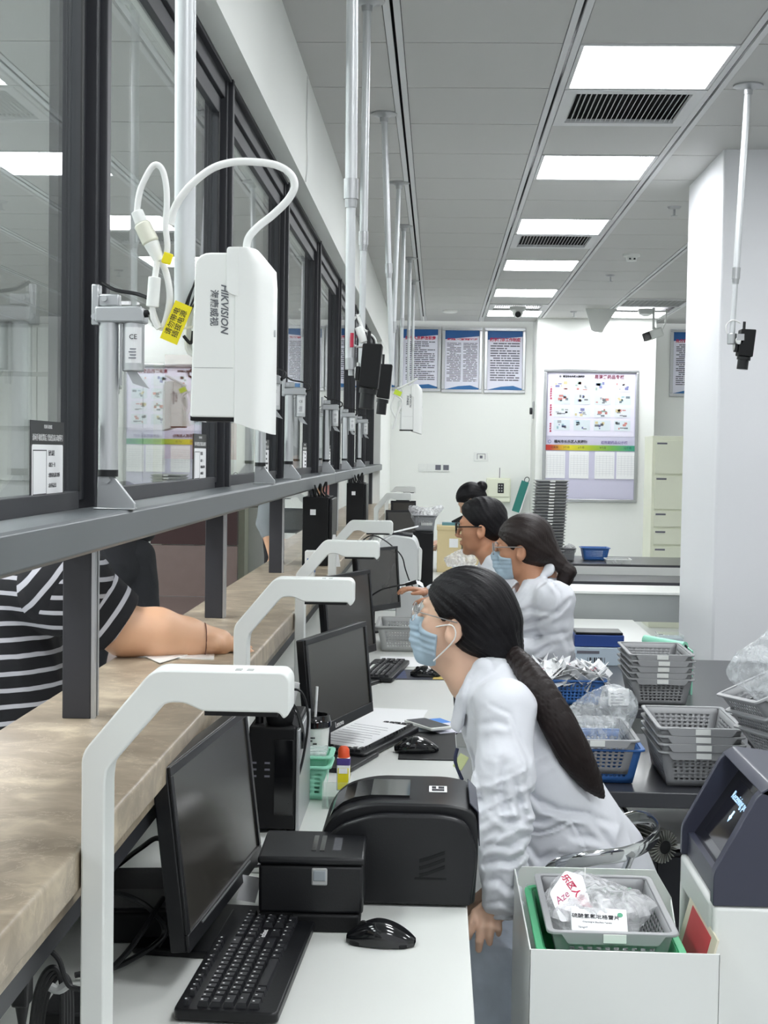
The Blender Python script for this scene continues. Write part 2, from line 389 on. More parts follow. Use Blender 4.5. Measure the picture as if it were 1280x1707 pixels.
def sdf_mesh(f, lo, hi, h):
    lo = np.array(lo, dtype=np.float32); n = np.maximum(((np.array(hi)-lo)/h).astype(int)+2, 9); B = 8
    nb = (n+B-1)//B; n = nb*B
    g = np.stack(np.meshgrid(*[np.arange(k) for k in nb], indexing='ij'), -1).reshape(-1, 3)
    cen = lo+(g*B+(B-1)/2)*h; d = f(cen.astype(np.float32)); V = np.empty(tuple(n), np.float32)
    V.reshape(nb[0], B, nb[1], B, nb[2], B)[:] = d.reshape(nb[0], 1, nb[1], 1, nb[2], 1)
    act = np.nonzero(np.abs(d) < h*B*1.25)[0]
    loc = np.stack(np.meshgrid(*[np.arange(B)]*3, indexing='ij'), -1).reshape(-1, 3)
    for s0 in range(0, len(act), 400):
        a = act[s0:s0+400]; idx = (g[a][:, None, :]*B+loc[None]).reshape(-1, 3)
        V[idx[:, 0], idx[:, 1], idx[:, 2]] = f((lo+idx*h).astype(np.float32))
    V[0] = V[-1] = 1; V[:, 0] = V[:, -1] = 1; V[:, :, 0] = V[:, :, -1] = 1
    S = V < 0; c = [S[i:n[0]-1+i, j:n[1]-1+j, k:n[2]-1+k] for i in (0, 1) for j in (0, 1) for k in (0, 1)]
    cnt = sum(x.astype(np.int8) for x in c); cells = np.argwhere((cnt > 0) & (cnt < 8))
    idm = -np.ones(tuple(n-1), np.int64); idm[cells[:, 0], cells[:, 1], cells[:, 2]] = np.arange(len(cells))
    acc = np.zeros((len(cells), 3)); num = np.zeros(len(cells))
    cor = [(i, j, k) for i in (0, 1) for j in (0, 1) for k in (0, 1)]
    for a in cor:
        for ax in range(3):
            if a[ax]: continue
            b = list(a); b[ax] = 1
            va = V[cells[:, 0]+a[0], cells[:, 1]+a[1], cells[:, 2]+a[2]]; vb = V[cells[:, 0]+b[0], cells[:, 1]+b[1], cells[:, 2]+b[2]]
            m = (va < 0) != (vb < 0); t = np.where(m, va/(va-vb+1e-12), 0)
            pt = np.array(a)[None]+np.zeros((len(cells), 3)); pt[:, ax] += t; acc[m] += pt[m]; num[m] += 1
    vs = lo+(cells+acc/np.maximum(num, 1)[:, None])*h
    quads = []
    for ax in range(3):
        o1, o2 = (ax+1) % 3, (ax+2) % 3
        s0 = [slice(1, n[i]-1) for i in range(3)]; s0[ax] = slice(0, n[ax]-1); s1 = list(s0); s1[ax] = slice(1, n[ax])
        a = S[tuple(s0)]; b = S[tuple(s1)]
        for flip, mk in ((False, a & ~b), (True, ~a & b)):
            e = np.argwhere(mk)+np.array([0 if i == ax else 1 for i in range(3)])
            q = []
            for d1, d2 in ((-1, -1), (0, -1), (0, 0), (-1, 0)):
                t = e.copy(); t[:, o1] += d1; t[:, o2] += d2; q.append(idm[t[:, 0], t[:, 1], t[:, 2]])
            q = np.stack(q, 1); quads.append(q[:, ::-1] if flip else q)
    q = np.concatenate(quads); q = q[(q >= 0).all(1)]
    return vs, q
def sdf_obj(name, f, lo, hi, h, mats, parent=None, smooth_it=1, local=True):
    vs, q = sdf_mesh(f, lo, hi, h)
    off = np.array(tuple(parent.location)) if (parent is not None and local) else np.zeros(3)
    me = bpy.data.meshes.new(name); me.from_pydata((vs-off).tolist(), [], q.tolist()); me.materials.append(mats)
    me.polygons.foreach_set('use_smooth', [True]*len(me.polygons)); me.update()
    o = bpy.data.objects.new(name, me); C.objects.link(o)
    if parent: o.parent = parent
    if smooth_it:
        s = o.modifiers.new('smooth', 'SMOOTH'); s.factor = .5; s.iterations = smooth_it
    return o
# ================================================================== STRUCTURE
ZC = 2.946
XB = -.505            # inner face of the boxed beam over the windows
YW, YP = 15.3, 14.56  # far wall, projecting wall section
struct('floor', MB().bb(-.62, 4.6, -1.5, 15.6, -.05, 0), M['floor'])
struct('floor_lobby', MB().bb(-7, -.621, -1.5, 17, -.05, 0), M['lobbyfloor'])
# ceiling: lay-in metal panels in rows, double runners between the columns
colx = [-.167+.6*k for k in range(0, 8)]; rowy = [4.90+.595*k for k in range(-9, 18)]
LIGHTS = (0, 3, 6, 9, 12, 15); VENTS = (1, 7, 14)
lightcol = 1
def ceiling(name, cols, rows, skip, x0=None, x1=None):
    mb = MB(); lo, hi = cols[0], cols[-1]
    mb.bb(lo, hi, rows[0], rows[-1], ZC+.05, ZC+.08)
    for i in range(len(cols)-1):
        a, b = cols[i]+.03, cols[i+1]-.03
        for j in range(len(rows)-1):
            if (i, j) in skip: continue
            mb.bb(a if cols[i+1]-cols[i] > .5 or i else cols[i], b, rows[j]+.0035, rows[j+1]-.0035, ZC, ZC+.012)
    mb.slot(1)
    for x in cols[1:-1]:
        for s in (-1, 1): mb.bb(x+s*.0165-.011, x+s*.0165+.011, rows[0], rows[-1], ZC-.003, ZC+.01)
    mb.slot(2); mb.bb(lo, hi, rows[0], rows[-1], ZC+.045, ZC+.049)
    return struct(name, mb, [M['ceil'], M['ceil2'], M['void']])
skip = set()
for k in LIGHTS+VENTS: skip.add((2, k+9))
for k in (14,): skip |= {(4, k+9)}
skip |= {(4, 15+9)}
for k in (-3, -6, -9): skip.add((2, k+9))
for k in (-6, 0, 6): skip.add((5, k+9))
ceiling('ceiling', [XB]+colx, rowy, skip)
lc = [-6.4+.6*k for k in range(0, 10)]
lskip = {(i, j+9) for i in (2, 5, 8) for j in range(-8, 13, 2) if i == 2 or (i == 5 and j <= 6) or (i == 8 and j <= -3)}
ceiling('ceiling_lobby', lc+[-.72], [4.90+.595*k for k in range(-9, 20)], {(i, j) for i, j in lskip})
def light_panel(x, y, label, group):
    t = thing('ceiling_light', label, 'ceiling light', (x, y, ZC), group=group)
    f = MB()
    for a, b, c, d in ((-.27, .27, -.2925, -.277), (-.27, .27, .277, .2925), (-.27, -.255, -.277, .277), (.255, .27, -.277, .277)): f.bb(a, b, c, d, -.004, .012)
    obj('frame', f, M['ceil2'], t); obj('diffuser', MB().bb(-.255, .255, -.277, .277, .002, .008), M['panel'], t, smooth=False)
    return t
L0 = None
names = ['nearest and largest of the row', 'second from the camera in the row, without a grille before it', 'third from the camera, its far neighbour of a grille', 'fourth from the camera in the row', 'fifth from the camera in the row', 'farthest of the row beside the dome camera']
for i, k in enumerate(LIGHTS):
    lab = 'square white LED ceiling panel, '+['nearest and largest in the row', 'second from the camera in the row', 'third from the camera with grille on its near edge', 'fourth from the camera in the row', 'fifth from the camera in the row', 'farthest in the row beside the dome camera'][i]
    x, y = (colx[1]+colx[2])/2, 4.90+.595*(k+.5)
    if L0 is None: L0 = light_panel(x, y, lab, 'ceiling light panels in the main row')
    else: dup(L0, (x, y, ZC), label=lab)
dup(L0, ((colx[3]+colx[4])/2, 4.90+.595*15.5, ZC), label='LED ceiling panel half hidden behind the white column', group='ceiling light panels beside the column')
for k in (-3, -6, -9): dup(L0, ((colx[1]+colx[2])/2, 4.90+.595*(k+.5), ZC), label='LED ceiling panel above and behind the camera', group='ceiling light panels out of view')
for k in (-6, 0, 6): dup(L0, ((colx[4]+colx[5])/2, 4.90+.595*(k+.5), ZC), label='LED ceiling panel in the right hand bay out of view', group='ceiling light panels in the right bay')  # unseen panels added here for more room light
for i in (2, 5, 8):  # unseen lobby panels, added to brighten the space behind the glass
    for k in range(-8, 13, 2):
        if (i == 5 and k > 6) or (i == 8 and k > -3): continue
        dup(L0, (lc[i]+.3, 4.90+.595*(k+.5), ZC), label='LED ceiling panel over the public lobby, seen through the windows', group='lobby ceiling light panels')
def vent(x, y, label):
    t = thing('ceiling_vent', label, 'vent', (x, y, ZC), group='ceiling air vents')
    f = MB()
    for a, b, c, d in ((-.27, .27, -.2925, -.24), (-.27, .27, .24, .2925), (-.27, -.225, -.24, .24), (.225, .27, -.24, .24)): f.bb(a, b, c, d, -.006, .012)
    obj('frame', f, M['ceil2'], t)
    R = Matrix.Rotation(.5, 3, 'Y')
    for i in range(22):
        s = MB(); s.box((-.215+i*.0205, 0, .012), (.0025, .478, .026), R); obj('louvre', s, M['ceil2'], t)
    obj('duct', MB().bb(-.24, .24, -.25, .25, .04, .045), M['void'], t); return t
for k, lab in zip(VENTS, ('louvred air grille beside the nearest ceiling light', 'louvred air grille beside the third ceiling light', 'louvred air grille around the dome camera at the far end')):
    vent((colx[1]+colx[2])/2, 4.90+.595*(k+.5), lab)
t = thing('ceiling_vent', 'wide egg-crate return air grille near the far right ceiling', 'vent', ((colx[3]+colx[4])/2, 4.90+.595*13.6, ZC))
f = MB(); 
for a, b, c, d in ((-.3, .3, -.29, -.26), (-.3, .3, .26, .29), (-.3, -.27, -.26, .26), (.27, .3, -.26, .26)): f.bb(a, b, c, d, -.01, .012)
obj('frame', f, M['ceil2'], t); g = MB()
for i in range(14): g.bb(-.27+i*.0415-.003, -.27+i*.0415+.003, -.26, .26, -.004, .01)
for i in range(12): g.bb(-.27, .27, -.26+i*.047-.003, -.26+i*.047+.003, -.005, .009)
obj('grille', g, M['greyp'], t)
# walls
struct('wall_back', MB().bb(-.62, 4.6, YW, YW+.2, 0, ZC+.1), M['wall'])
struct('wall_back_section', MB().bb(1.0, 2.2, YP, YW, 0, ZC+.1), M['wall'], bevel=.004)
struct('wall_right', MB().bb(4.4, 4.6, -1.5, 15.3, 0, ZC+.1), M['wall'])
struct('wall_left_beam', MB().bb(XB-.12, XB, -1.5, YW, 2.54, ZC+.04), M['wall'])
struct('wall_left_soffit', MB().bb(-.74, XB-.12, -1.5, YW, 2.57, ZC+.04), M['wall'])
struct('wall_left_end', MB().bb(-.64, -.505, 12.6, YW, 0, 2.54), M['wall'], bevel=.004)
struct('wall_left', MB().bb(-.655, -.612, -.5, 12.6, 0, 1.045), M['wall'])
struct('trim_1', MB().bb(-.61, -.598, 1, 12.6, .90, .93).bb(-.61, -.603, 1, 12.6, 1.0, 1.03), M['white'])
struct('column_right', MB().bb(1.275, 2.3, 6.55, 7.45, 0, ZC+.03), M['column'], bevel=.012)
struct('wall_lobby_far', MB().bb(-7, -.64, 15.9, 16.1, 0, ZC+.1), M['wall'])
struct('wall_lobby_left', MB().bb(-7, -6.8, -1.5, 16, 0, ZC+.1), M['wall'])
struct('baseboard_back', MB().bb(-.5, 4.4, YW-.015, YW, 0, .1), M['greyp'])
# lobby far side: white metal panels with dark joints, an opening with a maroon desk, terracotta frame
t = MB(); 
for i in range(6):
    for z0, z1 in ((0, .52), (.53, 1.13), (1.14, 1.74), (1.75, 2.35), (2.36, 2.9)):
        t.bb(-6.3+i*.6, -6.3+i*.6+.592, 15.82, 15.9, z0+.04, z1)
for i in range(3):
    for z0, z1 in ((.04, .92), (.93, 1.5), (1.51, 2.1)): t.bb(-2.1+i*.5, -2.1+i*.5+.49, 15.8, 15.9, z0, z1)
struct('wall_lobby_panels', t, M['white'], bevel=.003)
struct('trim_2', MB().bb(-3.12, -3.02, 15.5, 15.8, 0, 2.5).bb(-2.2, -2.1, 15.5, 15.8, 0, 2.5), M['cream'])
struct('trim_3', MB().bb(-3.02, -2.2, 15.62, 15.7, 1.45, 2.6), M['orangew'])
t = thing('reception_desk', 'maroon reception desk in the lobby opening beyond the counter', 'desk', (-2.6, 14.9, 0))
obj('panel', MB().bb(-.42, .5, 0, .1, .55, 1.0), M['maroon'], t); obj('plinth', MB().bb(-.42, .5, .02, .1, .0, .54), M['pink'], t); obj('worktop', MB().bb(-.44, .52, -.05, .4, 1.0, 1.04), M['cream'], t, bevel=.004)  # plinth's pinkish grey stands in for the reflection in the lobby floor
struct('floor_lobby_inlay', MB().bb(-3.0, -1.8, 9.5, 14.8, .001, .006), M['pink'])

# ------------------------------------------------------------------ counter, rail, windows
YC0, YC1 = -.4, 12.6
# stone counter slab with overhang edge, in three lengths
for i, (a, b) in enumerate(((YC0, 4.4), (4.402, 8.6), (8.602, YC1))):
    m = MB().prism(rounded([(-.685, 1.1), (-.392, 1.1), (-.392, 1.052), (-.41, 1.048), (-.41, 1.02), (-.56, 1.02), (-.56, 1.045), (-.685, 1.045)], [.004, .006, .004, 0, .003, 0, 0, .003], 3), a, b)
    tag(obj('stone_counter', m, M['marble']), ['polished beige marble counter slab nearest the camera', 'beige marble counter slab in the middle of the row', 'farthest beige marble counter slab'][i], 'counter', 'stone counter slabs')
tag(obj('counter_channel', MB().bb(-.60, -.42, YC0, YC1, .985, 1.02), M['darkm']), 'dark channel running under the stone counter edge', 'channel')
# grey rail the windows stand on
for i, (a, b) in enumerate(((YC0, 6.83), (6.835, YC1))):
    m = MB().prism([(-.645, 1.440), (-.575, 1.449), (-.494, 1.449), (-.489, 1.445), (-.489, 1.402), (-.496, 1.396), (-.52, 1.392), (-.645, 1.392)], a, b)
    struct('trim_%d' % (4+i), m, M['rail'], bevel=.0015)
PITCH, YQ = 1.44, 2.36
def post_y(k): return YQ+PITCH*k
for k in range(-2, 8):
    y = post_y(k)
    m = MB().bb(-.613, -.566, y-.05, y+.005, 1.1, 1.394)
    t = struct('window_post_%d' % (k+3), m, M['frame'], bevel=.0015)
    c = MB().bb(-.5658, -.560, y-.048, y-.034, 1.1, 1.393).bb(-.5658, -.561, y-.022, y-.012, 1.1, 1.393)
    obj('glazing_channel', c, M['alu2'], t)
# low fixed glass under the rail (every second bay), windows above
for n, k in enumerate((2, 4, 6)):
    a, b = post_y(k)+.01, post_y(k+1)-.055
    w_ = struct('window_%d' % (20+n), MB().bb(-.586, -.580, a, b, 1.102, 1.393), M['glass'])
for n, k in enumerate(range(-2, 7)):
    y0, y1 = post_y(k)+.04, post_y(k+1)+.04; z0, z1 = 1.441, 2.575
    f = MB()
    # outer mullion (stepped aluminium section) at the far end of each bay
    for a, b, x0, x1 in ((y1-.036, y1-.014, -.655, -.574), (y1-.014, y1+.014, -.655, -.562), (y1+.014, y1+.036, -.655, -.574)): f.bb(x0, x1, a, b, z0, z1)
    f.bb(-.655, -.565, y0+.02, y1-.02, z1-.045, z1); f.bb(-.64, -.58, y0+.036, y1-.036, z1-.09, z1-.045)
    w_ = struct('window_%d' % (n+1), f, M['frame'], bevel=.002)
    s = MB()
    s.bb(-.613, -.592, y0+.036, y0+.07, z0+.02, z1-.09).bb(-.613, -.592, y1-.07, y1-.036, z0+.02, z1-.09).bb(-.613, -.592, y0+.07, y1-.07, z1-.135, z1-.09).bb(-.613, -.592, y0+.07, y1-.07, z0+.005, z0+.035)
    obj('sash_frame', s, M['frame'], w_, bevel=.0015)
    gk = MB().bb(-.592, -.589, y0+.066, y0+.076, z0+.035, z1-.135).bb(-.592, -.589, y1-.076, y1-.066, z0+.035, z1-.135); obj('gasket', gk, M['frame2'], w_)
    obj('pane', MB().bb(-.6035, -.6005, y0+.07, y1-.07, z0+.035, z1-.135), M['glass'], w_)
# cable run clipped along the head of the windows
pts = []
for k in range(0, 60): pts.append((-.545-.006*math.sin(k*1.7), 1.0+k*.2, 2.562-.008*(1+math.sin(k*.9))/2))
tag(obj('window_cable', MB().tube(pts, .004, 6), M['cablew']), 'thin white cable clipped along the top of the window frames', 'cable')
pts = [(XB+.003, 5.3, ZC-.01), (XB+.004, 5.28, 2.75), (XB+.004, 5.32, 2.62), (XB+.003, 5.27, 2.545)]
tag(obj('wall_cable', MB().tube(spline(pts), .003, 6), M['cablew']), 'short painted cable running down the beam face over the windows', 'cable')
# ================================================================== DESK LINE
ZD = .746
t = thing('long_desk', 'long white laminate desk running along under the stone counter', 'desk', (0, 0, 0))
obj('desktop', MB().bb(-.61, .066, -.3, 11.9, ZD-.026, ZD), M['desk'], t, bevel=.0025)
for i, y in enumerate((.9, 3.05, 4.6, 6.2, 7.8, 9.1, 11.85)):
    obj('side_panel', MB().bb(-.60, .03, y, y+.02, 0, ZD-.026), M['white2'], t)
obj('modesty_panel', MB().bb(-.58, -.562, -.3, 11.9, .3, ZD-.026), M['white2'], t)

def scanner(x, y, label, g='white overhead scanner arms along the counter'):
    """white overhead document scanner: upright, chamfered shoulder, arm to the right"""
    t = thing('document_scanner', label, 'scanner', (x, y, ZD), group=g)
    H = 1.303-ZD; D = .05
    out = [(-.1145, .0), (-.1145, H-.095), (-.036, H), (.110, H), (.117, H-.008), (.117, H-.046), (.110, H-.052), (.105, H-.045), (.02, H-.045), (.0, H-.036), (-.022, H-.036), (-.086, H-.112), (-.088, H-.13), (-.088, 0)]
    rr = [0, .012, .012, .006, .006, .008, .003, .003, .006, .006, .01, .006, .004, 0]
    m = MB().prism(rounded(out, rr, 4), -D/2, D/2)
    obj('arm', m, M['scan'], t, bevel=.0025, seg=2)
    obj('camera_module', MB().bb(.022, .103, -.022, .022, H-.05, H-.0445), M['blackm'], t)
    obj('vent_slots', MB().bb(.055, .062, -.018, -.006, H-.0006, H+.0006).bb(.068, .075, -.018, -.006, H-.0006, H+.0006), M['greyp'], t)
    obj('base', MB().prism(rounded([(-.13, -.09), (.10, -.09), (.10, .09), (-.13, .09)], .02), 0, .022, 'z'), M['scan'], t, bevel=.004)
    return t
S0 = scanner(-.275, 1.575, 'nearest white scanner arm, full upright in the left foreground')
for y, l in ((2.74, 'second white scanner arm, just above the silver-edged monitor screen'), (3.93, 'third white scanner arm from the camera, over the slanted monitor'), (5.12, 'fourth white scanner arm from the camera, before the grey printer'), (8.8, 'fifth white scanner arm, lower one of the small far pair'), (10.6, 'farthest white scanner arm, uppermost against the back wall')):
    dup(S0, (-.273, y, ZD), label=l)

def monitor(p0, p1, h, tilt, label, logo=None, tagp=False, base=True, thick=.022):
    """p0,p1: lower corners of the picture side; tilt leans the top away"""
    p0, p1 = Vector(p0), Vector(p1); wv = (p1-p0); wd = math.hypot(wv.x, wv.y); ang = math.atan2(wv.y, wv.x)
    c = (p0+p1)/2
    t = thing('monitor', label, 'monitor', (c.x, c.y, ZD), ang)
    zb = c.z-ZD; R = Matrix.Rotation(-tilt, 3, 'X'); o = Vector((0, 0, zb))
    def L(x, y, z): return o+R @ Vector((x, y, z))
    def slab(x0, x1, y0, y1, z0, z1):
        m = MB(); m.box(L((x0+x1)/2, (y0+y1)/2, (z0+z1)/2), (x1-x0, y1-y0, z1-z0), R); return m
    b = .014
    m = slab(-wd/2, wd/2, 0, thick, 0, h); obj('housing', m, M['black'], t, bevel=.003)
    # raised bezel, four strips
    m = MB()
    for x0, x1, z0, z1 in ((-wd/2, wd/2, h-b, h), (-wd/2, wd/2, 0, .026), (-wd/2, -wd/2+b, .026, h-b), (wd/2-b, wd/2, .026, h-b)):
        m.box(L((x0+x1)/2, -.002, (z0+z1)/2), (x1-x0, .005, z1-z0), R)
    obj('bezel', m, M['black'], t, bevel=.0012)
    obj('screen', slab(-wd/2+b, wd/2-b, -.001, .0005, .026, h-b), M['screen'], t)
    m = slab(-.09, .09, thick, thick+.02, h*.2, h*.75); obj('rear_cover', m, M['blackm'], t, bevel=.006)
    if base:
        obj('stand', MB().box((0, thick+.035, (zb+h*.35)/2), (.07, .018, zb+h*.45)), M['blackm'], t, bevel=.003)
        obj('foot', MB().prism(rounded([(-.12, -.06), (.12, -.06), (.12, .13), (-.12, .13)], .02), 0, .012, 'z'), M['black'], t, bevel=.003)
    if logo:
        mm = Matrix.Translation(L(*logo[1])) @ (R @ Matrix.Rotation(PI/2, 3, 'X')).to_4x4()
        text('logo', logo[0], logo[2], M['inkw'], t, mm, ext=.0003)
    return t, L, R
t, L, R = monitor(P(312, 1596, Y=2.06), P(434, 1424, Y=2.56), .277, .12, 'large black monitor nearest the camera behind the first scanner arm', thick=.026)
nt_ = MB(); nt_.box(L(.10, -.012, -.012), (.034, .0008, .044), Matrix.Rotation(-t.rotation_euler.z+.35, 3, 'Z') @ Matrix.Rotation(.25, 3, 'Y')); obj('paper_tag', nt_, M['paper'], t)['label'] = 'small white handwritten paper tag'
m = MB(); m.box(L(-.01, -.0055, .021), (.33, .0012, .003), R); obj('trim_strip', m, M['alu2'], t)
monitor(P(520, 1232, Y=3.42), P(620, 1189, Y=3.84), .247, .10, 'black square monitor with white brand lettering facing the ponytailed woman', ('Lenovo', (-.04, -.0048, .012), .02))
monitor(P(548, 1110, Y=4.66), P(626, 1083, Y=5.02), .29, .10, 'slanted black monitor behind the square lettered monitor')
monitor(P(598, 1026, Y=6.25), P(667, 1010, Y=6.55), .285, .08, 'fourth black monitor, in front of the big grey printer')
monitor(P(643, 892, Y=9.6), P(702, 892, Y=9.65), .17, .05, 'small dark monitor by the far scanner arms')
monitor(P(652, 862, Y=11.2), P(693, 862, Y=11.25), .13, .05, 'tiny grey monitor farthest along the desk line')

KW = Matrix()
def keyboard(p, rz, label, lw=.445, ld=.148, wordmark=None, individual=True):
    t = thing('keyboard', label, 'keyboard', p, rz)
    # local x: along the keyboard (Esc at -x), local y: rows, number row at +y ... space bar at -y
    m = MB().prism(rounded([(-lw/2, -ld/2), (lw/2, -ld/2), (lw/2, ld/2), (-lw/2, ld/2)], .012), 0, .016, 'z'); obj('case', m, M['black'], t, bevel=.003)
    km = {}
    def key(x, y, wx, wy, lab):
        k = (round(wx, 4), round(wy, 4))
        if k not in km:
            b = MB(); z = .008; ix, iy = wx/2-.0008, wy/2-.0008
            b.add([(-ix, -iy, 0), (ix, -iy, 0), (ix, iy, 0), (-ix, iy, 0), (-ix+.0022, -iy+.0018, z), (ix-.0022, -iy+.0018, z), (ix-.0022, iy-.0032, z), (-ix+.0022, iy-.0032, z)], [(3, 2, 1, 0), (4, 5, 6, 7), (0, 1, 5, 4), (1, 2, 6, 5), (2, 3, 7, 6), (3, 0, 4, 7)])
            if lab: b.slot(1).add([(-.002, .0005, z+.0002), (.0015, .0005, z+.0002), (.0015, .0036, z+.0002), (-.002, .0036, z+.0002)], [(0, 1, 2, 3)])
            km[k] = mesh('key', b.v, b.f, [M['key'], M['inkw']], b.m, False)
        o = bpy.data.objects.new('key', km[k]); C.objects.link(o); o.parent = t; o.location = (x, y, .0155)
    U = .0183; x0 = -lw/2+.012; yt = ld/2-.016
    rows = [([1, -1, 1, 1, 1, 1, -.5, 1, 1, 1, 1, -.5, 1, 1, 1, 1], yt, .011), ([1]*13+[2], yt-.023, .0183), ([1.5]+[1]*12+[1.5], yt-.0413, .0183), ([1.75]+[1]*11+[2.25], yt-.0596, .0183), ([2.25]+[1]*10+[2.75], yt-.0779, .0183), ([1.25]*3+[6.25]+[1.25]*4, yt-.0962, .0183)]
    for ws, y, hy in rows:
        x = x0
        for w_ in ws:
            if w_ > 0: key(x+w_*U/2, y, w_*U, hy, w_ < 3)
            x += abs(w_)*U
    xa = x0+15*U+.006
    for j in range(3):
        key(xa+(j+.5)*U, rows[1][1], U, U, 1); key(xa+(j+.5)*U, rows[2][1], U, U, 1); key(xa+(j+.5)*U, rows[5][1], U, U, 1)
    key(xa+1.5*U, rows[4][1], U, U, 1)
    xn = xa+3*U+.006
    for r in range(1, 6):
        for j in range(4):
            if r in (3, 5) and j == 3 or (r == 5 and j == 1): continue
            hh = 2*U if (j == 3 and r in (2, 4)) else U; ww = 2*U if (r == 5 and j == 0) else U
            xx = xn+(j+.5)*U*.92+(U/2 if ww > U else 0); yy = rows[r][1]-(U/2 if hh > U else 0); key(xx, yy, ww*.92, hh, 1)
    if wordmark: text('wordmark', wordmark, .013, M['inkw'], t, frame4((xa+1.45*U, rows[3][1]+.001, .0165), (1, 0, 0), (0, 1, 0)), bold=.0002)
    return t
ca = [P(293, 1700, z=ZD), P(395, 1525, z=ZD), P(523, 1548, z=ZD), P(450, 1707, z=ZD)]
kb = keyboard((-.273, 2.162, ZD+.003), PI/2+.03-PI, 'large black keyboard with white lettering in the front foreground', wordmark='Tecknet')
kb.rotation_euler = (0, 0, math.radians(90)-.045)
# number row must face the monitor (-x side): rotate so local y points to -X
keyboard((-.172, 3.87, ZD+.003), math.radians(90)-.33, 'black keyboard half covered by a sheet, before the lettered monitor', lw=.42, ld=.14)
keyboard((-.185, 5.14, ZD+.003), math.radians(90)-.12, 'black keyboard beside the patterned mouse pad', lw=.44, ld=.135)

def mouse(p, rz, label, s=1.0):
    t = thing('mouse', label, 'mouse', p, rz); L_ = .112*s
    n, mth = 20, 26; vs = []; fs = []
    def sec(u):  # u 0 front..1 back
        w_ = .031*s*(math.sin(PI*min(max(u*.94+.03, 0), 1))**.42); h = .036*s*(math.sin(PI*(u*.86+.08))**.75)*(1-.18*abs(u-.42)); return w_, h
    for i in range(mth+1):
        u = i/mth; w_, h = sec(u); x = (u-.5)*L_
        for j in range(n+1):
            a = PI*j/n; cx = math.cos(a); vs.append((x, w_*math.copysign(abs(cx)**.6, cx), .002+h*abs(math.sin(a))**.7))
    fs = [(i*(n+1)+j, i*(n+1)+j+1, (i+1)*(n+1)+j+1, (i+1)*(n+1)+j) for i in range(mth) for j in range(n)]
    fs += [tuple(i*(n+1) for i in range(mth+1))+tuple(i*(n+1)+n for i in range(mth, -1, -1))]
    obj('shell', MB().add(vs, fs), M['blackg'], t)
    obj('base', MB().prism(rounded([(-.052*s, -.026*s), (.05*s, -.026*s), (.05*s, .026*s), (-.052*s, .026*s)], .02*s), 0, .008, 'z'), M['blackm'], t, bevel=.002)
    obj('scroll_wheel', MB().cyl((-.03*s, -.003, .027*s), (-.03*s, .003, .027*s), .008*s, n=20), M['blackm'], t); return t
mouse(P(635, 1572, z=ZD), -.12, 'glossy black mouse alone on the white desk in front', 1.0)
mp_ = thing('mouse_pad', 'plain black mouse pad under the phone and mouse', 'mouse pad', (.0, 3.85, ZD)); obj('sheet', MB().bb(-.09, .064, -.17, .20, .0003, .003), M['blackm'], mp_, bevel=.001)
mouse(P(694, 1252, z=ZD+.003), .15, 'black mouse on the plain black pad beside the phone', 1.05)
m3 = thing('mouse_pad', 'dark patterned mouse pad with yellow corner', 'mouse pad', (-.04, 5.1, ZD), .06)
obj('sheet', MB().bb(-.115, .095, -.1, .12, .0003, .003), mat('patterned_pad', '#33353f', .6, var=.6, scale=26), m3); obj('corner_print', MB().prism([(.03, -.1), (.095, -.1), (.095, .12), (.06, .12)], .003, .0034, 'z'), mat('yellow_print', '#c9b15a', .6, var=.3, scale=30), m3)
obj('picture', MB().bb(-.1, -.06, -.085, .1, .003, .0034), mat('navy_print', '#27365e', .6, var=.5, scale=40), m3)
mouse(P(710, 1127, z=ZD+.003), 0.05, 'black mouse on the dark patterned pad', 1.0)

# receipt printer
pr = thing('receipt_printer', 'small black cube receipt printer with grey button', 'printer', (-.203, 2.415, ZD), .02)
obj('body', MB().bb(-.085, .09, -.082, .082, .03, .112), M['black'], pr, bevel=.006, seg=3)
obj('foot_block', MB().bb(-.03, .084, -.086, .07, 0, .03), M['blackm'], pr, bevel=.004)
obj('base', MB().bb(-.083, .086, -.078, .078, .012, .032), M['blackm'], pr, bevel=.003)
obj('cover', MB().bb(-.087, .092, -.085, .085, .113, .126), M['black'], pr, bevel=.005, seg=3)
obj('button', MB().bb(.003, .030, -.0838, -.078, .078, .108), M['greyp'], pr, bevel=.004)['label'] = 'pale grey square cover button'
obj('button_inset', MB().bb(.006, .027, -.0848, -.0815, .086, .104), mat('pale_grey', '#8f969b', .4), pr, bevel=.003)
for x in (.0, .014): obj('paper_slot', MB().bb(x, x+.008, -.045, .05, .1255, .127), M['blackg'], pr)
obj('symbol_label', MB().bb(.036, .05, -.04, .04, .126, .1265), mat('soft_grey_print', '#46474c', .6, var=.5, scale=120), pr)
# label printer
lp = thing('label_printer', 'large black label printer with curved sides beside the seated woman', 'printer', (-.06, 2.6, ZD), 0)
prof = rounded([(-.138, 0), (.139, 0), (.145, .1), (.14, .168), (.09, .178), (-.05, .178), (-.115, .158), (-.145, .10), (-.145, .02)], [.008, .008, .04, .04, .02, .03, .05, .05, .01], 6)
obj('body', MB().prism(prof, -.10, .125), M['black'], lp, bevel=.004)
prof2 = [(x*1.0, z*.965) for x, z in prof]
obj('side_cover', MB().prism(rounded([(-.136, .004), (.132, .004), (.143, .1), (.122, .155), (.08, .164), (-.04, .164), (-.11, .14), (-.141, .09), (-.139, .02)], [.006, .006, .04, .05, .02, .03, .05, .05, .01], 6), -.124, -.104), M['black'], lp, bevel=.008, seg=3)
rf = MB(); 
arc = [(-.128, .128), (-.118, .150), (-.10, .165), (-.08, .174), (-.05, .1792), (-.02, .1795), (.02, .1795)]
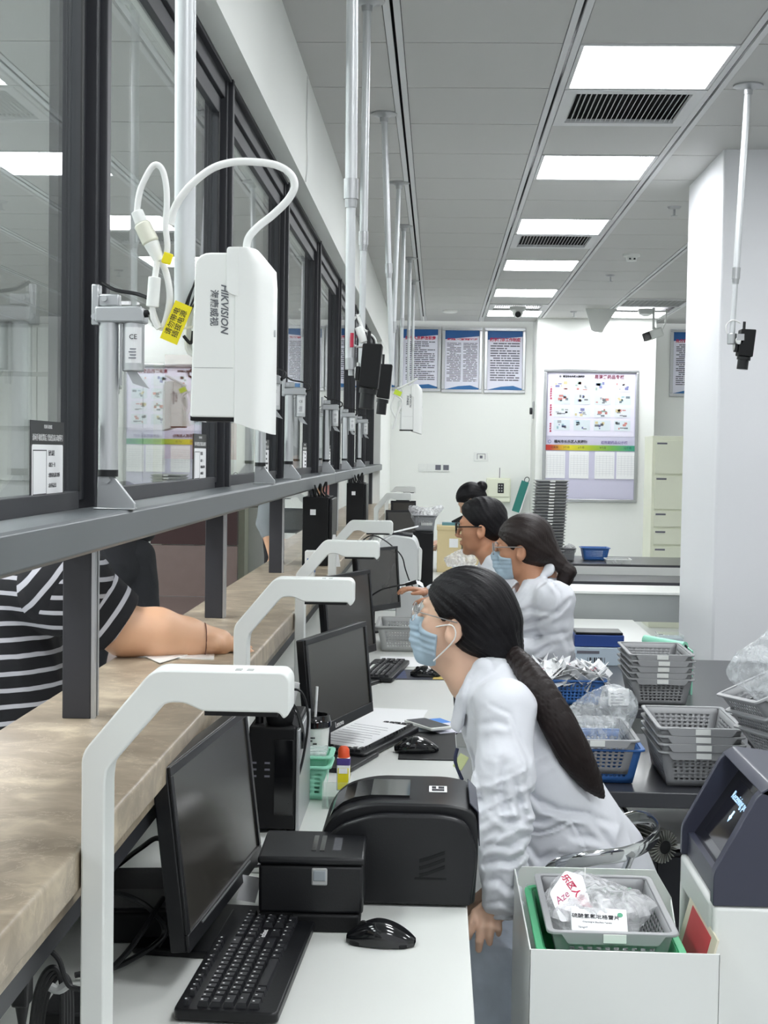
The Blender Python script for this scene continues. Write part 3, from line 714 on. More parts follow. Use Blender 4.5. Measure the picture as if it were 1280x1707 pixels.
for i in range(len(arc)-1):
    (xa, za), (xb, zb) = arc[i], arc[i+1]; rf.add([(xa, -.055, za+.0028), (xb, -.055, zb+.0028), (xb, .07, zb+.0028), (xa, .07, za+.0028), (xa, -.055, za-.004), (xb, -.055, zb-.004), (xb, .07, zb-.004), (xa, .07, za-.004)], [(0, 1, 2, 3), (0, 4, 5, 1), (3, 2, 6, 7), (4, 7, 6, 5)])
obj('paper_window', rf, M['blackg'], lp)
for i in range(3):
    o_ = MB(); z0 = .058+i*.013
    o_.prism([(.055, z0), (.085, z0+.012), (.085, z0+.018), (.055, z0+.006)], -.1255, -.1235).prism([(.055, z0+.006), (.04, z0+.002), (.04, z0-.004), (.055, z0)], -.1255, -.1235); obj('emblem', o_, M['blackm'], lp)
obj('emblem_bar', MB().bb(.032, .088, -.1255, -.1235, .05, .053), M['blackm'], lp)
obj('sticker', MB().bb(.055, .088, -.01, .035, .1785, .1795), M['paper'], lp); obj('sticker_print', MB().bb(.06, .083, -.005, .01, .1795, .18).bb(.06, .068, .014, .03, .1795, .18).bb(.072, .083, .014, .03, .1795, .18), M['ink'], lp)
pnl = MB(); pnl.prism([(.128, .176), (.143, .16), (.1458, .10), (.1475, .1), (.1447, .161), (.129, .1775)], -.08, .11); obj('control_panel', pnl, M['navy'], lp)
obj('panel_label', MB().bb(.1452, .1466, -.03, .0, .13, .137).bb(.1452, .1466, .012, .03, .13, .137), M['inkw'], lp)

# black rack unit with knobs, round microphone head and a headset
am = thing('audio_unit', 'upright black intercom unit with knobs behind the front monitor', 'intercom', (-.33, 3.05, ZD), 0)
obj('case', MB().bb(-.055, .045, -.12, .14, .01, .225), M['blackm'], am, bevel=.005)
obj('side_plate', MB().bb(.0452, .053, -.118, .138, .005, .22), M['alu2'], am, bevel=.002)
ft = MB(); 
for x in (-.045, .035): 
    for y in (-.1, .12): ft.cyl((x, y, 0), (x, y, .012), .01)
obj('feet', ft, M['blackm'], am)
for x in (-.038, -.012): obj('knob', MB().cyl((x, -.07, .224), (x, -.07, .24), .009, .009).cyl((x, -.07, .24), (x, -.07, .262), .011, .009), M['black'], am, bevel=.001)
ft = MB()
for i in range(3):
    for j in range(2): ft.bb(-.048+j*.028, -.037+j*.028, -.1212, -.1198, .12+i*.014, .124+i*.014)
obj('legend', ft, M['inkg'], am); obj('vent_grille', MB().bb(.0, .04, -.122, -.1195, .04, .2), M['blackg'], am, bevel=.001)
hs = thing('headset', 'black headset with foam ball resting on the intercom unit', 'headset', (-.33, 3.05, ZD+.225))
obj('ear_pad', MB().sphere((.008, -.085, .018), (.031, .028, .033)), M['blackm'], hs)
obj('headband', MB().tube(spline([(-.105, -.02, .05), (-.06, -.05, .066), (-.01, -.07, .06), (.03, -.085, .035), (.048, -.09, -.01), (.05, -.09, -.05)], 6), [(.012, .003)]*31, 8), M['blackg'], hs)
obj('cord', MB().tube(spline([(.02, -.09, .045), (.03, -.1, .075), (.055, -.1, .07), (.068, -.1, .02), (.06, -.105, -.06), (.045, -.11, -.12), (.03, -.12, -.16)], 8), .0028, 6), M['cable'], hs)
# takeaway cup
cp = thing('takeaway_cup', 'white takeaway cup with black lid and straw', 'cup', (-.288, 3.42, ZD)); cp.scale = (.95, .95, 1.22)
obj('cup_body', MB().lathe([(0, 0), (.029, 0), (.030, .004), (.0395, .118), (.0405, .12), (.038, .12), (.028, .006), (0, .006)], n=32), M['white'], cp)
obj('lid', MB().lathe([(.0, .128), (.033, .128), (.034, .134), (.039, .134), (.0415, .124), (.0435, .122), (.0435, .112), (.041, .11), (.041, .114)], n=32), M['blackg'], cp)
m = MB(); n = 14
for i in range(n):
    for (za, zb, mi_) in ((.072, .10, 0),):
        a0, a1 = PI*1.02+.95*i/n, PI*1.02+.95*(i+1)/n
        r0, r1 = .0303+.0094*za/.118+.0004, .0303+.0094*zb/.118+.0004
        m.add([(r0*math.cos(a0), r0*math.sin(a0), za), (r0*math.cos(a1), r0*math.sin(a1), za), (r1*math.cos(a1), r1*math.sin(a1), zb), (r1*math.cos(a0), r1*math.sin(a0), zb)], [(0, 1, 2, 3)])
obj('red_band', m, mat('cup_maroon', '#7c1c2a', .5), cp)
ft = MB()
for k, (a, z) in enumerate([(4.45, .092), (4.45, .086), (4.62, .092), (4.5, .062), (4.5, .056), (4.75, .05), (4.4, .05), (4.75, .08)]):
    r = .0303+.0094*z/.118+.0006
    for d in (0, .09, .18): ft.box((r*math.cos(a+d), r*math.sin(a+d), z), (.003, .001, .0028), Matrix.Rotation(a+d+PI/2, 3, 'Z'))
obj('cup_print', ft, M['ink'], cp); obj('straw', MB().tube([(-.002, 0, .06), (.006, -.004, .19)], .0035, 10), M['paper'], cp)

# generic perforated basket
def perf(p00, p10, p11, p01, nx, ny, hx=.55, hy=.55, margin=(.08, .12)):
    """panel between four corners with a grid of holes"""
    p00, p10, p11, p01 = map(Vector, (p00, p10, p11, p01)); us = [0, margin[0]]; vs_ = [0, margin[1]]
    for i in range(nx): a = margin[0]+(1-2*margin[0])*i/nx; b = (1-2*margin[0])/nx; us += [a+b*(1-hx)/2, a+b*(1+hx)/2]
    us += [1-margin[0], 1]
    for i in range(ny): a = margin[1]+(1-2*margin[1])*i/ny; b = (1-2*margin[1])/ny; vs_ += [a+b*(1-hy)/2, a+b*(1+hy)/2]
    vs_ += [1-margin[1], 1]
    V = []; F = []
    for v in vs_:
        for u in us: V.append((p00*(1-u)+p10*u)*(1-v)+(p01*(1-u)+p11*u)*v)
    k = len(us)
    for j in range(len(vs_)-1):
        for i in range(k-1):
            hole = 2 <= i < 2+2*nx and i % 2 == 0 and 2 <= j < 2+2*ny and j % 2 == 0
            if not hole: F.append((j*k+i, j*k+i+1, (j+1)*k+i+1, (j+1)*k+i))
    return V, F
def rim_mb(w, d, z, wr, th, r=.02):
    o = rounded([(-w/2, -d/2), (w/2, -d/2), (w/2, d/2), (-w/2, d/2)], r, 4); i = rounded([(-w/2+wr, -d/2+wr), (w/2-wr, -d/2+wr), (w/2-wr, d/2-wr), (-w/2+wr, d/2-wr)], r*.6, 4); n = len(o)
    vs = [(x, y, z) for x, y in o]+[(x, y, z) for x, y in i]+[(x, y, z-th) for x, y in o]+[(x, y, z-th) for x, y in i]
    fs = []
    for k in range(n):
        l = (k+1) % n; fs += [(k, l, n+l, n+k), (2*n+k, 3*n+k, 3*n+l, 2*n+l), (k, 2*n+k, 2*n+l, l), (n+k, n+l, 3*n+l, 3*n+k)]
    return MB().add(vs, fs)
def basket(label, loc, w=.236, d=.35, h=.10, tp=.82, m='greyd', holes=(10, 6, 12, 6), tab=True, rz=0, cat='basket', name='plastic_basket', group=None, rimw=.012, rot=None, apron=True, shallow=False):
    t = thing(name, label, cat, loc, rz, group, rot)
    w2, d2 = w-2*rimw, d-2*rimw; bw, bd = w2*tp, d2*(tp+.06); z1 = h-.004
    c = [(-bw/2, -bd/2, .003), (bw/2, -bd/2, .003), (bw/2, bd/2, .003), (-bw/2, bd/2, .003)]; e = [(-w2/2, -d2/2, z1), (w2/2, -d2/2, z1), (w2/2, d2/2, z1), (-w2/2, d2/2, z1)]
    mb = MB()
    for i in range(4):
        j = (i+1) % 4; nx, ny = (holes[0], holes[1]) if i % 2 == 0 else (holes[2], holes[3])
        mb.add(*perf(c[i], c[j], e[j], e[i], nx, ny, margin=(.1, .16)))
    mb.add(*perf(c[0], c[1], c[2], c[3], holes[0], holes[2], margin=(.05, .05)))
    o = obj('body', mb, M[m], t); s = o.modifiers.new('wall', 'SOLIDIFY'); s.thickness = .002; s.offset = 0
    obj('rim', rim_mb(w, d, h, rimw, .006), M[m], t, bevel=.0015)
    if apron:
        q = w*.34
        for sy in (-1, 1):
            a = MB(); y = sy*(d/2-.001); a.prism(rounded([(-q-.014, h-.001), (-q, h-.021), (q, h-.021), (q+.014, h-.001)], [0, .004, .004, 0], 3), y-.0012, y+.0012)
            obj('apron', a, M[m], t)
        if tab: obj('label_tab', MB().bb(-.018, .022, -d/2-.0035, -d/2-.0015, h-.017, h-.002), M['white'], t)
    return t
B0 = basket('grey perforated basket, lowest of the front stack on the dark table', (0, 0, 0), group='grey baskets in the front stack')
def stack(x, y, z, n, where, g, step=.0215, proto=B0):
    out = []
    names_ = {0: 'lowest of the', n-1: 'topmost of the'}
    mid = ['second from bottom of the', 'third from bottom of the', 'fourth from bottom of the']
    for i in range(n):
        lab = 'grey perforated basket, %s %s' % (names_.get(i, mid[max(0, min(i-1, 2))]), where)
        if proto is B0 and not stack.used: o = B0; o.location = (x, y, z); o['label'] = lab; o['group'] = g; stack.used = True
        else: o = dup(B0, (x+random.uniform(-.002, .002), y+random.uniform(-.003, .003), z+i*step), rotz=random.uniform(-.01, .01), label=lab, group=g)
        out.append(o)
    return out
stack.used = False
ZT = .66
p = P(1180, 1222, Y=3.66)
stack(.722, 3.965, ZT, 4, 'four basket stack on the front dark table', 'grey baskets in the front stack')
stack(.812, 5.22, ZT, 5, 'five basket stack on the rear dark table', 'grey baskets in the rear stack')

# dark work tables with the baskets
def table(name, label, x0, x1, y0, y1, z, m, legs=True, th=.035, poly=None):
    t = thing(name, label, 'table', ((x0+x1)/2, (y0+y1)/2, 0)); w_, d_ = x1-x0, y1-y0
    cx, cy = (x0+x1)/2, (y0+y1)/2
    obj('tabletop', MB().prism([(a-cx, b-cy) for a, b in poly], z-th, z, 'z') if poly else MB().bb(-w_/2, w_/2, -d_/2, d_/2, z-th, z), M[m], t, bevel=.003)
    if legs:
        for sx in (-1, 1):
            for sy in (-1, 1):
                if poly and sx == -1 and sy == 1: continue
                obj('leg', MB().bb(sx*(w_/2-.05)-.02, sx*(w_/2-.05)+.02, sy*(d_/2-.05)-.02, sy*(d_/2-.05)+.02, 0, z-th), M['darkm'], t)
    return t
tA = table('work_table', 'rear dark work table carrying the five basket stack', .36, 2.4, 5.0, 6.25, ZT, 'deskdark', poly=[(.36, 5.0), (2.4, 5.0), (2.4, 6.25), (.66, 6.25), (.66, 5.31), (.36, 5.31)])
tB = table('work_table', 'front dark work table carrying the four basket stack', .36, 1.5, 3.745, 4.98, ZT, 'deskdark', th=.042, poly=[(.36, 3.745), (1.5, 3.745), (1.5, 4.98), (.95, 4.98), (.95, 4.55), (.36, 4.55)])
obj('drawer_unit', MB().bb(-.3, .5, -.36, .3, .2, .43), M['deskdark'], tB, bevel=.003)
obj('lower_shelf', MB().bb(-.5, .5, -.36, .36, .44, .455), M['white2'], tB)
for i, (x0, x1) in enumerate(((-.29, -.02), (0, .24), (.26, .49))): obj('drawer_front', MB().bb(x0, x1, -.372, -.361, .22, .42), M['darkm'], tB, bevel=.002)
# ================================================================== RIGHT SIDE TABLES: goods
def crumple(name, label, loc, r, m, cat, seed=1, group=None, peak=None, rz=0, parent=None, flat=.6, n=34):
    """crumpled plastic bag: a closed, creased skin"""
    rng = random.Random(seed); vs = []; fs = []
    N = [(Vector((rng.gauss(0, 1), rng.gauss(0, 1), rng.gauss(0, 1))).normalized(), rng.uniform(.80, 1.08)) for _ in range(46)]
    for i in range(n+1):
        p = PI*i/n
        for j in range(2*n):
            t = PI*j/n; d = Vector((math.sin(p)*math.cos(t), math.sin(p)*math.sin(t), math.cos(p)))
            k = min((h/max(d.dot(q), .05) for q, h in N)); k = min(k, 1.5)*(1+.05*math.sin(23*d.x+9*d.z)*math.sin(19*d.y+4))
            if peak:
                for (pd, pa, pw) in peak: k += pa*math.exp(-((d-Vector(pd).normalized()).length/pw)**2)
            z = d.z*r[2]*k; z = z if z > -r[2]*flat else -r[2]*flat
            vs.append((d.x*r[0]*k, d.y*r[1]*k, z+r[2]*flat))
    fs = [(i*2*n+j, (i+1)*2*n+j, (i+1)*2*n+(j+1) % (2*n), i*2*n+(j+1) % (2*n)) for i in range(n) for j in range(2*n)]
    me = mesh(name, vs, fs, m); me.set_sharp_from_angle(angle=math.radians(24)); o = bpy.data.objects.new(name, me); C.objects.link(o); o.location = loc; o.rotation_euler = (0, 0, rz)
    if parent: o.parent = parent
    if label: tag(o, label, cat, group)
    return o
# blue basket with paper slips, rear table
basket('blue perforated basket heaped with white paper slips', (.475, 5.13, ZT), w=.285, d=.21, h=.092, tp=.84, m='blue', holes=(14, 5, 10, 5), tab=False, apron=False)
sl = MB(); rng = random.Random(3)
for i in range(130):
    a = rng.uniform(-.7, .7); R = Matrix.Rotation(a, 3, 'Z') @ Matrix.Rotation(rng.uniform(-.5, .5), 3, 'X') @ Matrix.Rotation(rng.uniform(-1.2, 1.2), 3, 'Y')
    x = rng.uniform(-.13, .12); sl.slot(0); sl.box((x, rng.uniform(-.07, .06), .045+.055*rng.random()*(1-abs(x)/.25)), (.075, .11, .0012), R)
    sl.slot((0, 1, 0, 2, 0)[i % 5]).box((x, rng.uniform(-.07, .06), .05+.045*rng.random()), (.05, .0015, .002), R)
tag(obj('paper_slips', sl, [M['paper'], M['inkr'], M['inkb']], loc=(.475, 5.13, ZT+.03), smooth=False), 'heap of folded white paper slips with red and blue print in the blue basket', 'paper slips', kind='stuff')
# blue basket with grey tray and bag, front table
basket('blue perforated basket holding a grey basket and a clear bag', (.437, 3.965, ZT), w=.275, d=.30, h=.098, tp=.84, m='blue', holes=(15, 6, 12, 6), tab=False, apron=False)
dup(B0, (.44, 3.975, ZT+.026), label='grey basket nested inside the blue basket, clear bag on it', group='single grey baskets')
crumple('plastic_bag', 'clear crumpled plastic bag standing in the grey and blue baskets', (.44, 3.98, ZT+.075), (.105, .115, .078), M['film'], 'plastic bag', 5, peak=[((.8, 0, .9), .75, .55), ((.1, 0, 1), .25, .5), ((-1, 0, 0), .2, .4)])
# leaning baskets at the right edge, on a dark crate
tc_ = thing('storage_crate', 'dark crate under the tilted baskets at the right edge', 'crate', (.99, 3.62, ZT-.0))
obj('body', MB().box((0, 0, .07), (.30, .3, .14), taper=(.9, .9)), M['deskdark'], tc_, bevel=.006); obj('rim', MB().bb(-.155, .155, -.155, .155, .13, .145), M['darkm'], tc_, bevel=.003)
for i, (x, z, l) in enumerate(((.93, .835, 'lowest of the three tilted grey baskets at the right edge'), (.908, .875, 'middle one of the three tilted grey baskets at the right edge'), (.885, .915, 'topmost tilted grey basket at the right edge, clear bag inside'))):
    dup(B0, (x, 3.5, z), label=l, group='tilted grey baskets', rot=(-.12, -.42, .12))
crumple('plastic_bag', 'clear bag puffing out of the topmost tilted basket', (.88, 3.52, .945), (.12, .13, .095), M['film'], 'plastic bag', 11, peak=[((.2, 0, 1), .5, .6), ((-.9, 0, .5), .3, .5)])
# small goods on the rear table
t = thing('file_box', 'navy blue box with black lid stacked on a clear carton', 'box', (.70, 6.1, ZT+.078)); obj('body', MB().bb(-.105, .105, -.07, .08, 0, .05), mat('navy_box', '#28478c', .45), t, bevel=.003); obj('lid', MB().bb(-.10, .10, -.068, .078, .05, .062), M['black'], t, bevel=.004)
t = thing('carton', 'pale printed carton under the navy blue box', 'box', (.68, 6.08, ZT)); obj('body', MB().bb(-.085, .12, -.06, .09, 0, .076), mat('pale_blue_carton', '#c3d2de', .4, var=.05, scale=20), t, bevel=.002)
m = MB()
for i in range(9): m.bb(-.03+i*.009, -.03+i*.009+random.choice((.002, .004, .006)), -.0612, -.0602, .012, .034)
obj('barcode', m, M['ink'], t); obj('print', MB().bb(-.075, .02, -.0612, -.0602, .05, .062), M['inkg'], t)
t = thing('carton', 'small clear topped carton behind the rear basket stack', 'box', (1.0, 6.0, ZT+.10)); obj('body', MB().bb(-.06, .04, -.05, .06, -.1, .03), mat('grey_carton', '#b9c1c9', .3), t, bevel=.002); obj('lid', MB().bb(-.062, .042, -.052, .062, .03, .045), M['acrylic'], t, bevel=.002)
t = thing('medicine_carton', 'small white printed carton beside the blue slip basket', 'box', (.655, 5.06, ZT), .1); obj('body', MB().box((0, 0, .03), (.075, .05, .06), Matrix.Rotation(-.15, 3, 'X')), M['paper'], t, bevel=.001)
m = MB()
for i in range(4): m.bb(-.03, .01+.005*(i % 3), -.0335+.0015*i, -.0325+.0015*i, .012+i*.011, .015+i*.011)
obj('print', m, M['inkg'], t)
t = thing('sheet_roll', 'mint green roll of sheeting beside the rear basket stack', 'roll', (.95, 5.42, ZT))
obj('roll', MB().cyl((-.13, .12, .175), (.0, -.02, .168), .02, n=24).cyl((.0, -.02, .168), (.001, -.021, .168), .021, n=24), M['mint'], t); obj('core', MB().cyl((0, -.0225, .168), (0, -.024, .168), .010, n=20), M['ink'], t)
obj('hanging_sheet', MB().bb(.012, .018, -.1, .02, 0, .165), M['mint'], t); obj('support', MB().bb(-.15, -.135, .1, .14, 0, .16), M['greyp'], t)
tag(obj('paper_sheet', MB().box((1.12, 4.9, ZT+.003), (.16, .16, .001), Matrix.Rotation(.3, 3, 'Z')).box((1.14, 4.86, ZT+.0045), (.14, .16, .001), Matrix.Rotation(-.2, 3, 'Z')), M['paper']), 'white sheets lying at the right end of the dark table by the column', 'paper')
tA2 = table('work_table', 'dark table section at the foot of the white column', 1.502, 2.4, 3.745, 4.98, ZT-.001, 'deskdark')
# striped fan-like bundle under the front table
t = thing('brush_bundle', 'grey pleated bundle lying on the shelf under the baskets', 'bundle', (.60, 3.85, .50), .5)
m = MB(); 
for i in range(26):
    a = 2*PI*i/26; R = Matrix.Rotation(a, 3, 'Y'); m.add([Vector((0, 0, 0))+R @ Vector(v) for v in ((.018, -.06, -.002), (.018, -.06, .002), (.045, -.055, .0015), (.045, .045, .0015), (.045, -.055, -.0015), (.045, .045, -.0015), (.025, .06, 0))], [(0, 1, 2, 4), (4, 2, 3, 5), (1, 0, 6, 3, 2), (0, 4, 5, 6)])
obj('pleats', m, mat('grey_pleat', '#8f9089', .8, var=.5, scale=50), t); obj('core', MB().cyl((0, -.058, 0), (0, .05, 0), .02), M['blackm'], t)
tag(obj('cable_coil', MB().tube([(.50+.05*math.cos(a*.5), 4.0+.09*math.sin(a*.5), .47+.003*a) for a in range(30)], .006, 6), M['cable']), 'black coiled cable under the front dark table', 'cable')

# steel counter with grey front, white desk before it
t = thing('steel_counter', 'long pale counter with grey metal front before the back tables', 'counter', (1.1, 7.7, 0))
obj('worktop', MB().bb(-.72, .9, -.2, .2, .822, .836), M['white2'], t, bevel=.002); obj('apron', MB().bb(-.72, .9, -.19, .19, .678, .822), mat('grey_enamel', '#9fa3a2', .4, var=.04), t, bevel=.002)
for x in (-.69, .85): obj('leg', MB().bb(x-.02, x+.02, -.17, -.13, 0, .68), M['alu2'], t)
t = thing('white_desk', 'white desk behind the basket tables', 'desk', (.72, 6.85, 0)); obj('desktop', MB().bb(-.32, .31, -.55, .55, .675, .70), M['desk'], t, bevel=.003); obj('cabinet', MB().bb(-.30, .29, -.5, .5, 0, .675), M['white2'], t)
# back shelf tables and tray tower
t = thing('shelf_table', 'dark two tier shelf table by the back wall', 'table', (1.25, 11.1, 0))
obj('upper_shelf', MB().bb(-.62, .9, -.35, .5, .70, .735), M['deskdark'], t, bevel=.003); obj('lower_shelf', MB().bb(-.66, .9, -1.0, -.4, .63, .66), M['deskdark'], t, bevel=.003)
for x in (-.58, .2, .86): obj('leg', MB().bb(x-.015, x+.015, -.3, -.27, 0, .7), M['darkm'], t)
for x in (-.62, .86): obj('leg', MB().bb(x-.015, x+.015, -.96, -.93, 0, .63), M['darkm'], t)
obj('back_panel', MB().bb(-.62, .9, -.4, -.385, .66, .72), M['white2'], t)
TR = thing('storage_tray', 'x', 'tray', (0, 0, 0)); 
m = MB().box((0, 0, .009), (.235, .3, .016), taper=(.9, .92)); obj('body', m, M['greyt'], TR); obj('rim', rim_mb(.255, .32, .0205, .012, .004), M['greyp'], TR); obj('label_tab', MB().bb(-.02, .02, -.1625, -.1605, .008, .019), M['white'], TR)
for i in range(27):
    w_ = 'lowest' if i == 0 else 'topmost' if i == 26 else None
    lab = 'grey shallow tray, %s in the tall tray tower' % w_ if w_ else 'grey shallow tray inside the tall tray tower between lowest and topmost'
    o = TR if i == 0 else dup(TR)
    o.location = (.85+.0012*i+random.uniform(-.002, .002), 11.0, .735+i*.0232); o['label'] = lab; o['group'] = 'grey trays of the tall tower'
basket('blue perforated basket on the upper shelf of the back table', P(993, 935, z=.737)+Vector((0, .1, 0)), w=.23, d=.2, h=.1, m='blue', holes=(14, 5, 8, 5), tab=False, apron=False)
t = thing('clear_container', 'clear plastic container on the lower shelf beside the blue basket', 'container', P(1031, 957, z=.661)+Vector((0, .08, 0)))
m = MB().box((0, 0, .055), (.19, .15, .11), taper=(.82, .85)); obj('body', m, film_mat('frosted_plastic', (.88, .9, .88), .4, .1, 6, .2), t, bevel=.01); obj('rim', rim_mb(.2, .16, .112, .01, .006), M['white2'], t)
basket('small grey basket with a bag beside the tray tower', P(944, 936, z=.737)+Vector((.02, .1, 0)), w=.12, d=.15, h=.10, m='greyt', holes=(8, 4, 8, 4), tab=False, apron=False)
crumple('plastic_bag', 'small white bag in the grey basket beside the tray tower', P(944, 936, z=.737)+Vector((.03, .1, .06)), (.05, .05, .045), M['bag'], 'plastic bag', 4)
for k in range(5):
    basket('white flat tray, number %s from below in the low pile left of the tower' % ('one', 'two', 'three', 'four', 'five')[k] if 0 else ['lowest', 'second', 'middle', 'fourth', 'topmost'][k]+' white flat tray in the low pile left of the tray tower', (.60+.006*k, 11.78, .90+k*.022), w=.22, d=.2, h=.02, tp=.9, m='white2', holes=(6, 1, 6, 1), tab=False, apron=False, group='white flat trays', name='flat_tray')
t = thing('side_stand', 'pale stand carrying the low pile of white trays', 'stand', (.60, 11.78, 0)); obj('body', MB().bb(-.14, .14, -.1, .1, 0, .899), M['white2'], t, bevel=.003)
# cream file cabinet
t = thing('file_cabinet', 'tall cream file cabinet with labelled drawers by the column', 'cabinet', (2.2, 13.1, 0))
obj('carcass', MB().bb(-.26, .25, -.18, .3, 0, 1.74), M['cream'], t, bevel=.003)
zs = [(1.24, 1.70), (.86, 1.22), (.72, .84), (.60, .70), (.48, .58), (.36, .46), (.24, .34), (.12, .22)]
zs = [(1.40, 1.70), (1.08, 1.38), (.92, 1.06), (.76, .90), (.60, .74), (.44, .58), (.28, .42), (.12, .26)]
for i, (a, b) in enumerate(zs):
    d = obj('door' if i < 2 else 'drawer', MB().bb(-.235, .235, -.195, -.181, a, b), M['cream'], t, bevel=.002)
    obj('label_holder', MB().bb(-.22, -.13, -.198, -.195, b-.035, b-.02), M['inkg'], d); obj('lock', MB().bb(.12, .17, -.198, -.195, a+.02, a+.03), M['inkg'], d)
# tan boxes and the little table of the far clerk
t = thing('side_table', 'small far table where the woman with the bun works', 'table', (.22, 9.68, 0)); obj('tabletop', MB().bb(-.15, .2, -.16, .13, .72, .745), M['desk'], t, bevel=.003); obj('panel', MB().bb(-.14, .19, -.14, -.12, 0, .72), M['white2'], t)
for i, (x, l) in enumerate(((.09, 'left tan cardboard drawer box before the far woman'), (.265, 'right tan cardboard drawer box before the far woman'))):
    t = thing('cardboard_box', l, 'box', (x, 9.7, .746), group='tan cardboard boxes'); obj('body', MB().bb(-.082, .082, -.1, .1, 0, .30), M['tan'], t, bevel=.003); obj('lid', MB().bb(-.086, .086, -.104, .104, .285, .315), M['tan'], t, bevel=.003)
    if i == 0: obj('label', MB().bb(.0, .06, -.102, -.1005, .17, .23), M['paper'], t)
t = thing('tablet', 'dark tablet leaning on the tan boxes in front of the far woman', 'tablet', (.10, 9.72, 1.06)); obj('panel', MB().box((.05, 0, .035), (.09, .012, .035), Matrix.Rotation(-.5, 3, 'Y')), M['black'], t, bevel=.004); obj('stand', MB().bb(-.06, .12, -.04, .05, 0, .02), mat('teal_pad', '#5f8f9c', .5), t, bevel=.003)
# black box with small basket and bag at the end of the desk line
t = thing('black_box_unit', 'black box unit carrying a small grey basket by the printers', 'box', (-.075, 8.6, ZD)); obj('body', MB().bb(-.075, .06, -.1, .12, 0, .33), M['blackm'], t, bevel=.008)
basket('small grey slatted basket on the black box', (-.07, 8.6, ZD+.332), w=.155, d=.16, h=.10, m='greyt', holes=(11, 1, 8, 1), tab=False, apron=False)
crumple('plastic_bag', 'tall crumpled white bag in the small slatted basket', (-.08, 8.6, ZD+.385), (.085, .07, .06), M['bag'], 'plastic bag', 8, peak=[((.9, 0, .7), .9, .35), ((-.8, 0, .8), .5, .4)])
# big grey printer
t = thing('line_printer', 'big pale grey printer with rounded right side behind the fourth monitor', 'printer', (-.185, 7.35, ZD))
pf = rounded([(-.10, 0), (.075, 0), (.10, .12), (.105, .3), (.08, .372), (-.04, .385), (-.11, .34)], [.01, .02, .05, .04, .03, .02, .02], 4)
obj('body', MB().prism(pf, -.16, .16), M['greyp'].copy() if 0 else mat('pale_grey_housing', '#cfd2d2', .4), t, bevel=.006)
obj('side_handle', MB().prism(rounded([(.09, .14), (.112, .16), (.116, .31), (.1, .33), (.098, .3), (.1, .17)], .008, 3), -.165, -.1), M['white2'], t, bevel=.003)
obj('top_slot', MB().box((.0, 0, .385), (.13, .2, .012), Matrix.Rotation(.1, 3, 'Y')), M['darkm'], t, bevel=.002); obj('lens', MB().cyl((.1, -.163, .155), (.1, -.168, .155), .007, n=16), M['ink'], t)
obj('paper_crest', MB().box((.03, -.03, .41), (.13, .12, .003), Matrix.Rotation(-.25, 3, 'Y')), M['paper'], t)
t = thing('grey_module', 'pale module with papers in front of the big grey printer', 'printer', (-.11, 6.75, ZD)); obj('body', MB().bb(-.075, .045, -.12, .12, 0, .155), mat('pale_grey_housing', '#cfd2d2', .4), t, bevel=.006)
pp = MB(); 
for i in range(8): x0, x1 = -.07+i*.02, -.05+i*.02; z = lambda x: .165+.03*math.sin((x+.07)*12)*(x < .06)-(.06*(max(0, x-.02)/.07)**1.2); pp.add([(x0, -.1, z(x0)), (x1, -.1, z(x1)), (x1, .09, z(x1)), (x0, .09, z(x0))], [(0, 1, 2, 3)])
o = obj('curled_paper', pp, M['paper'], t); s_ = o.modifiers.new('s', 'SOLIDIFY'); s_.thickness = .002
t = thing('goose_neck_microphone', 'black gooseneck microphone bending right over the desk', 'microphone', P(612, 1003, Y=6.1))
p0 = P(612, 1003, Y=6.1); m = MB().tube(spline([P(x, y, Y=6.1)-p0 for x, y in ((606, 1040), (612, 1003), (632, 985), (655, 978), (678, 974))], 6), .004, 8); obj('neck', m, M['cable'], t)
obj('head', MB().cyl(P(676, 975, Y=6.1)-p0, P(694, 970, Y=6.1)-p0, .007, .009), M['blackm'], t)
tag(obj('thin_cable', MB().tube(spline([P(x, y, Y=6.9) for x, y in ((600, 905), (618, 893), (640, 900), (668, 925), (676, 950), (686, 975), (704, 990))], 6), .0035, 6), M['cable']), 'thin black cable arching from the fourth scanner past the grey printer', 'cable')
cu = thing('paper_cup', 'white paper cup with leaf pattern on the desk', 'cup', P(681, 1031, z=ZD)); obj('cup', MB().lathe([(0, 0), (.026, 0), (.034, .09), (.036, .092), (.033, .09), (.025, .004), (0, .004)], n=28), mat('patterned_paper', '#dfe0d3', .6, var=.25, scale=60), cu)
basket('large grey perforated basket behind the masked woman on the desk', (-.105, 5.86, ZD), w=.27, d=.36, h=.105, tp=.86, m='greyp', holes=(16, 6, 16, 6), tab=False, apron=False)
tag(obj('paper_sheet', MB().box((-.12, 5.42, ZD+.002), (.17, .26, .001), Matrix.Rotation(.05, 3, 'Z')), M['paper']), 'white sheet on the desk in front of the large grey basket', 'paper')
t = thing('paper_sheet', 'white printed sheet lying across the keyboard of the ponytailed woman', 'paper', (-.195, 3.86, ZD+.034), -.42, rot=(.05, .03, -.42))
obj('sheet', MB().bb(-.075, .075, -.15, .13, 0, .0012), M['paper'], t); m = MB()
for i in range(9): m.bb(-.06, .045+.01*(i % 2), -.12+i*.024, -.1185+i*.024, .0012, .0016)
obj('print', m, M['inkg'], t)
tag(obj('paper_sheet', MB().box((-.13, 4.27, ZD+.002), (.2, .28, .0012), Matrix.Rotation(-.1, 3, 'Z')), M['paper']), 'plain white sheet behind the half covered keyboard', 'paper')
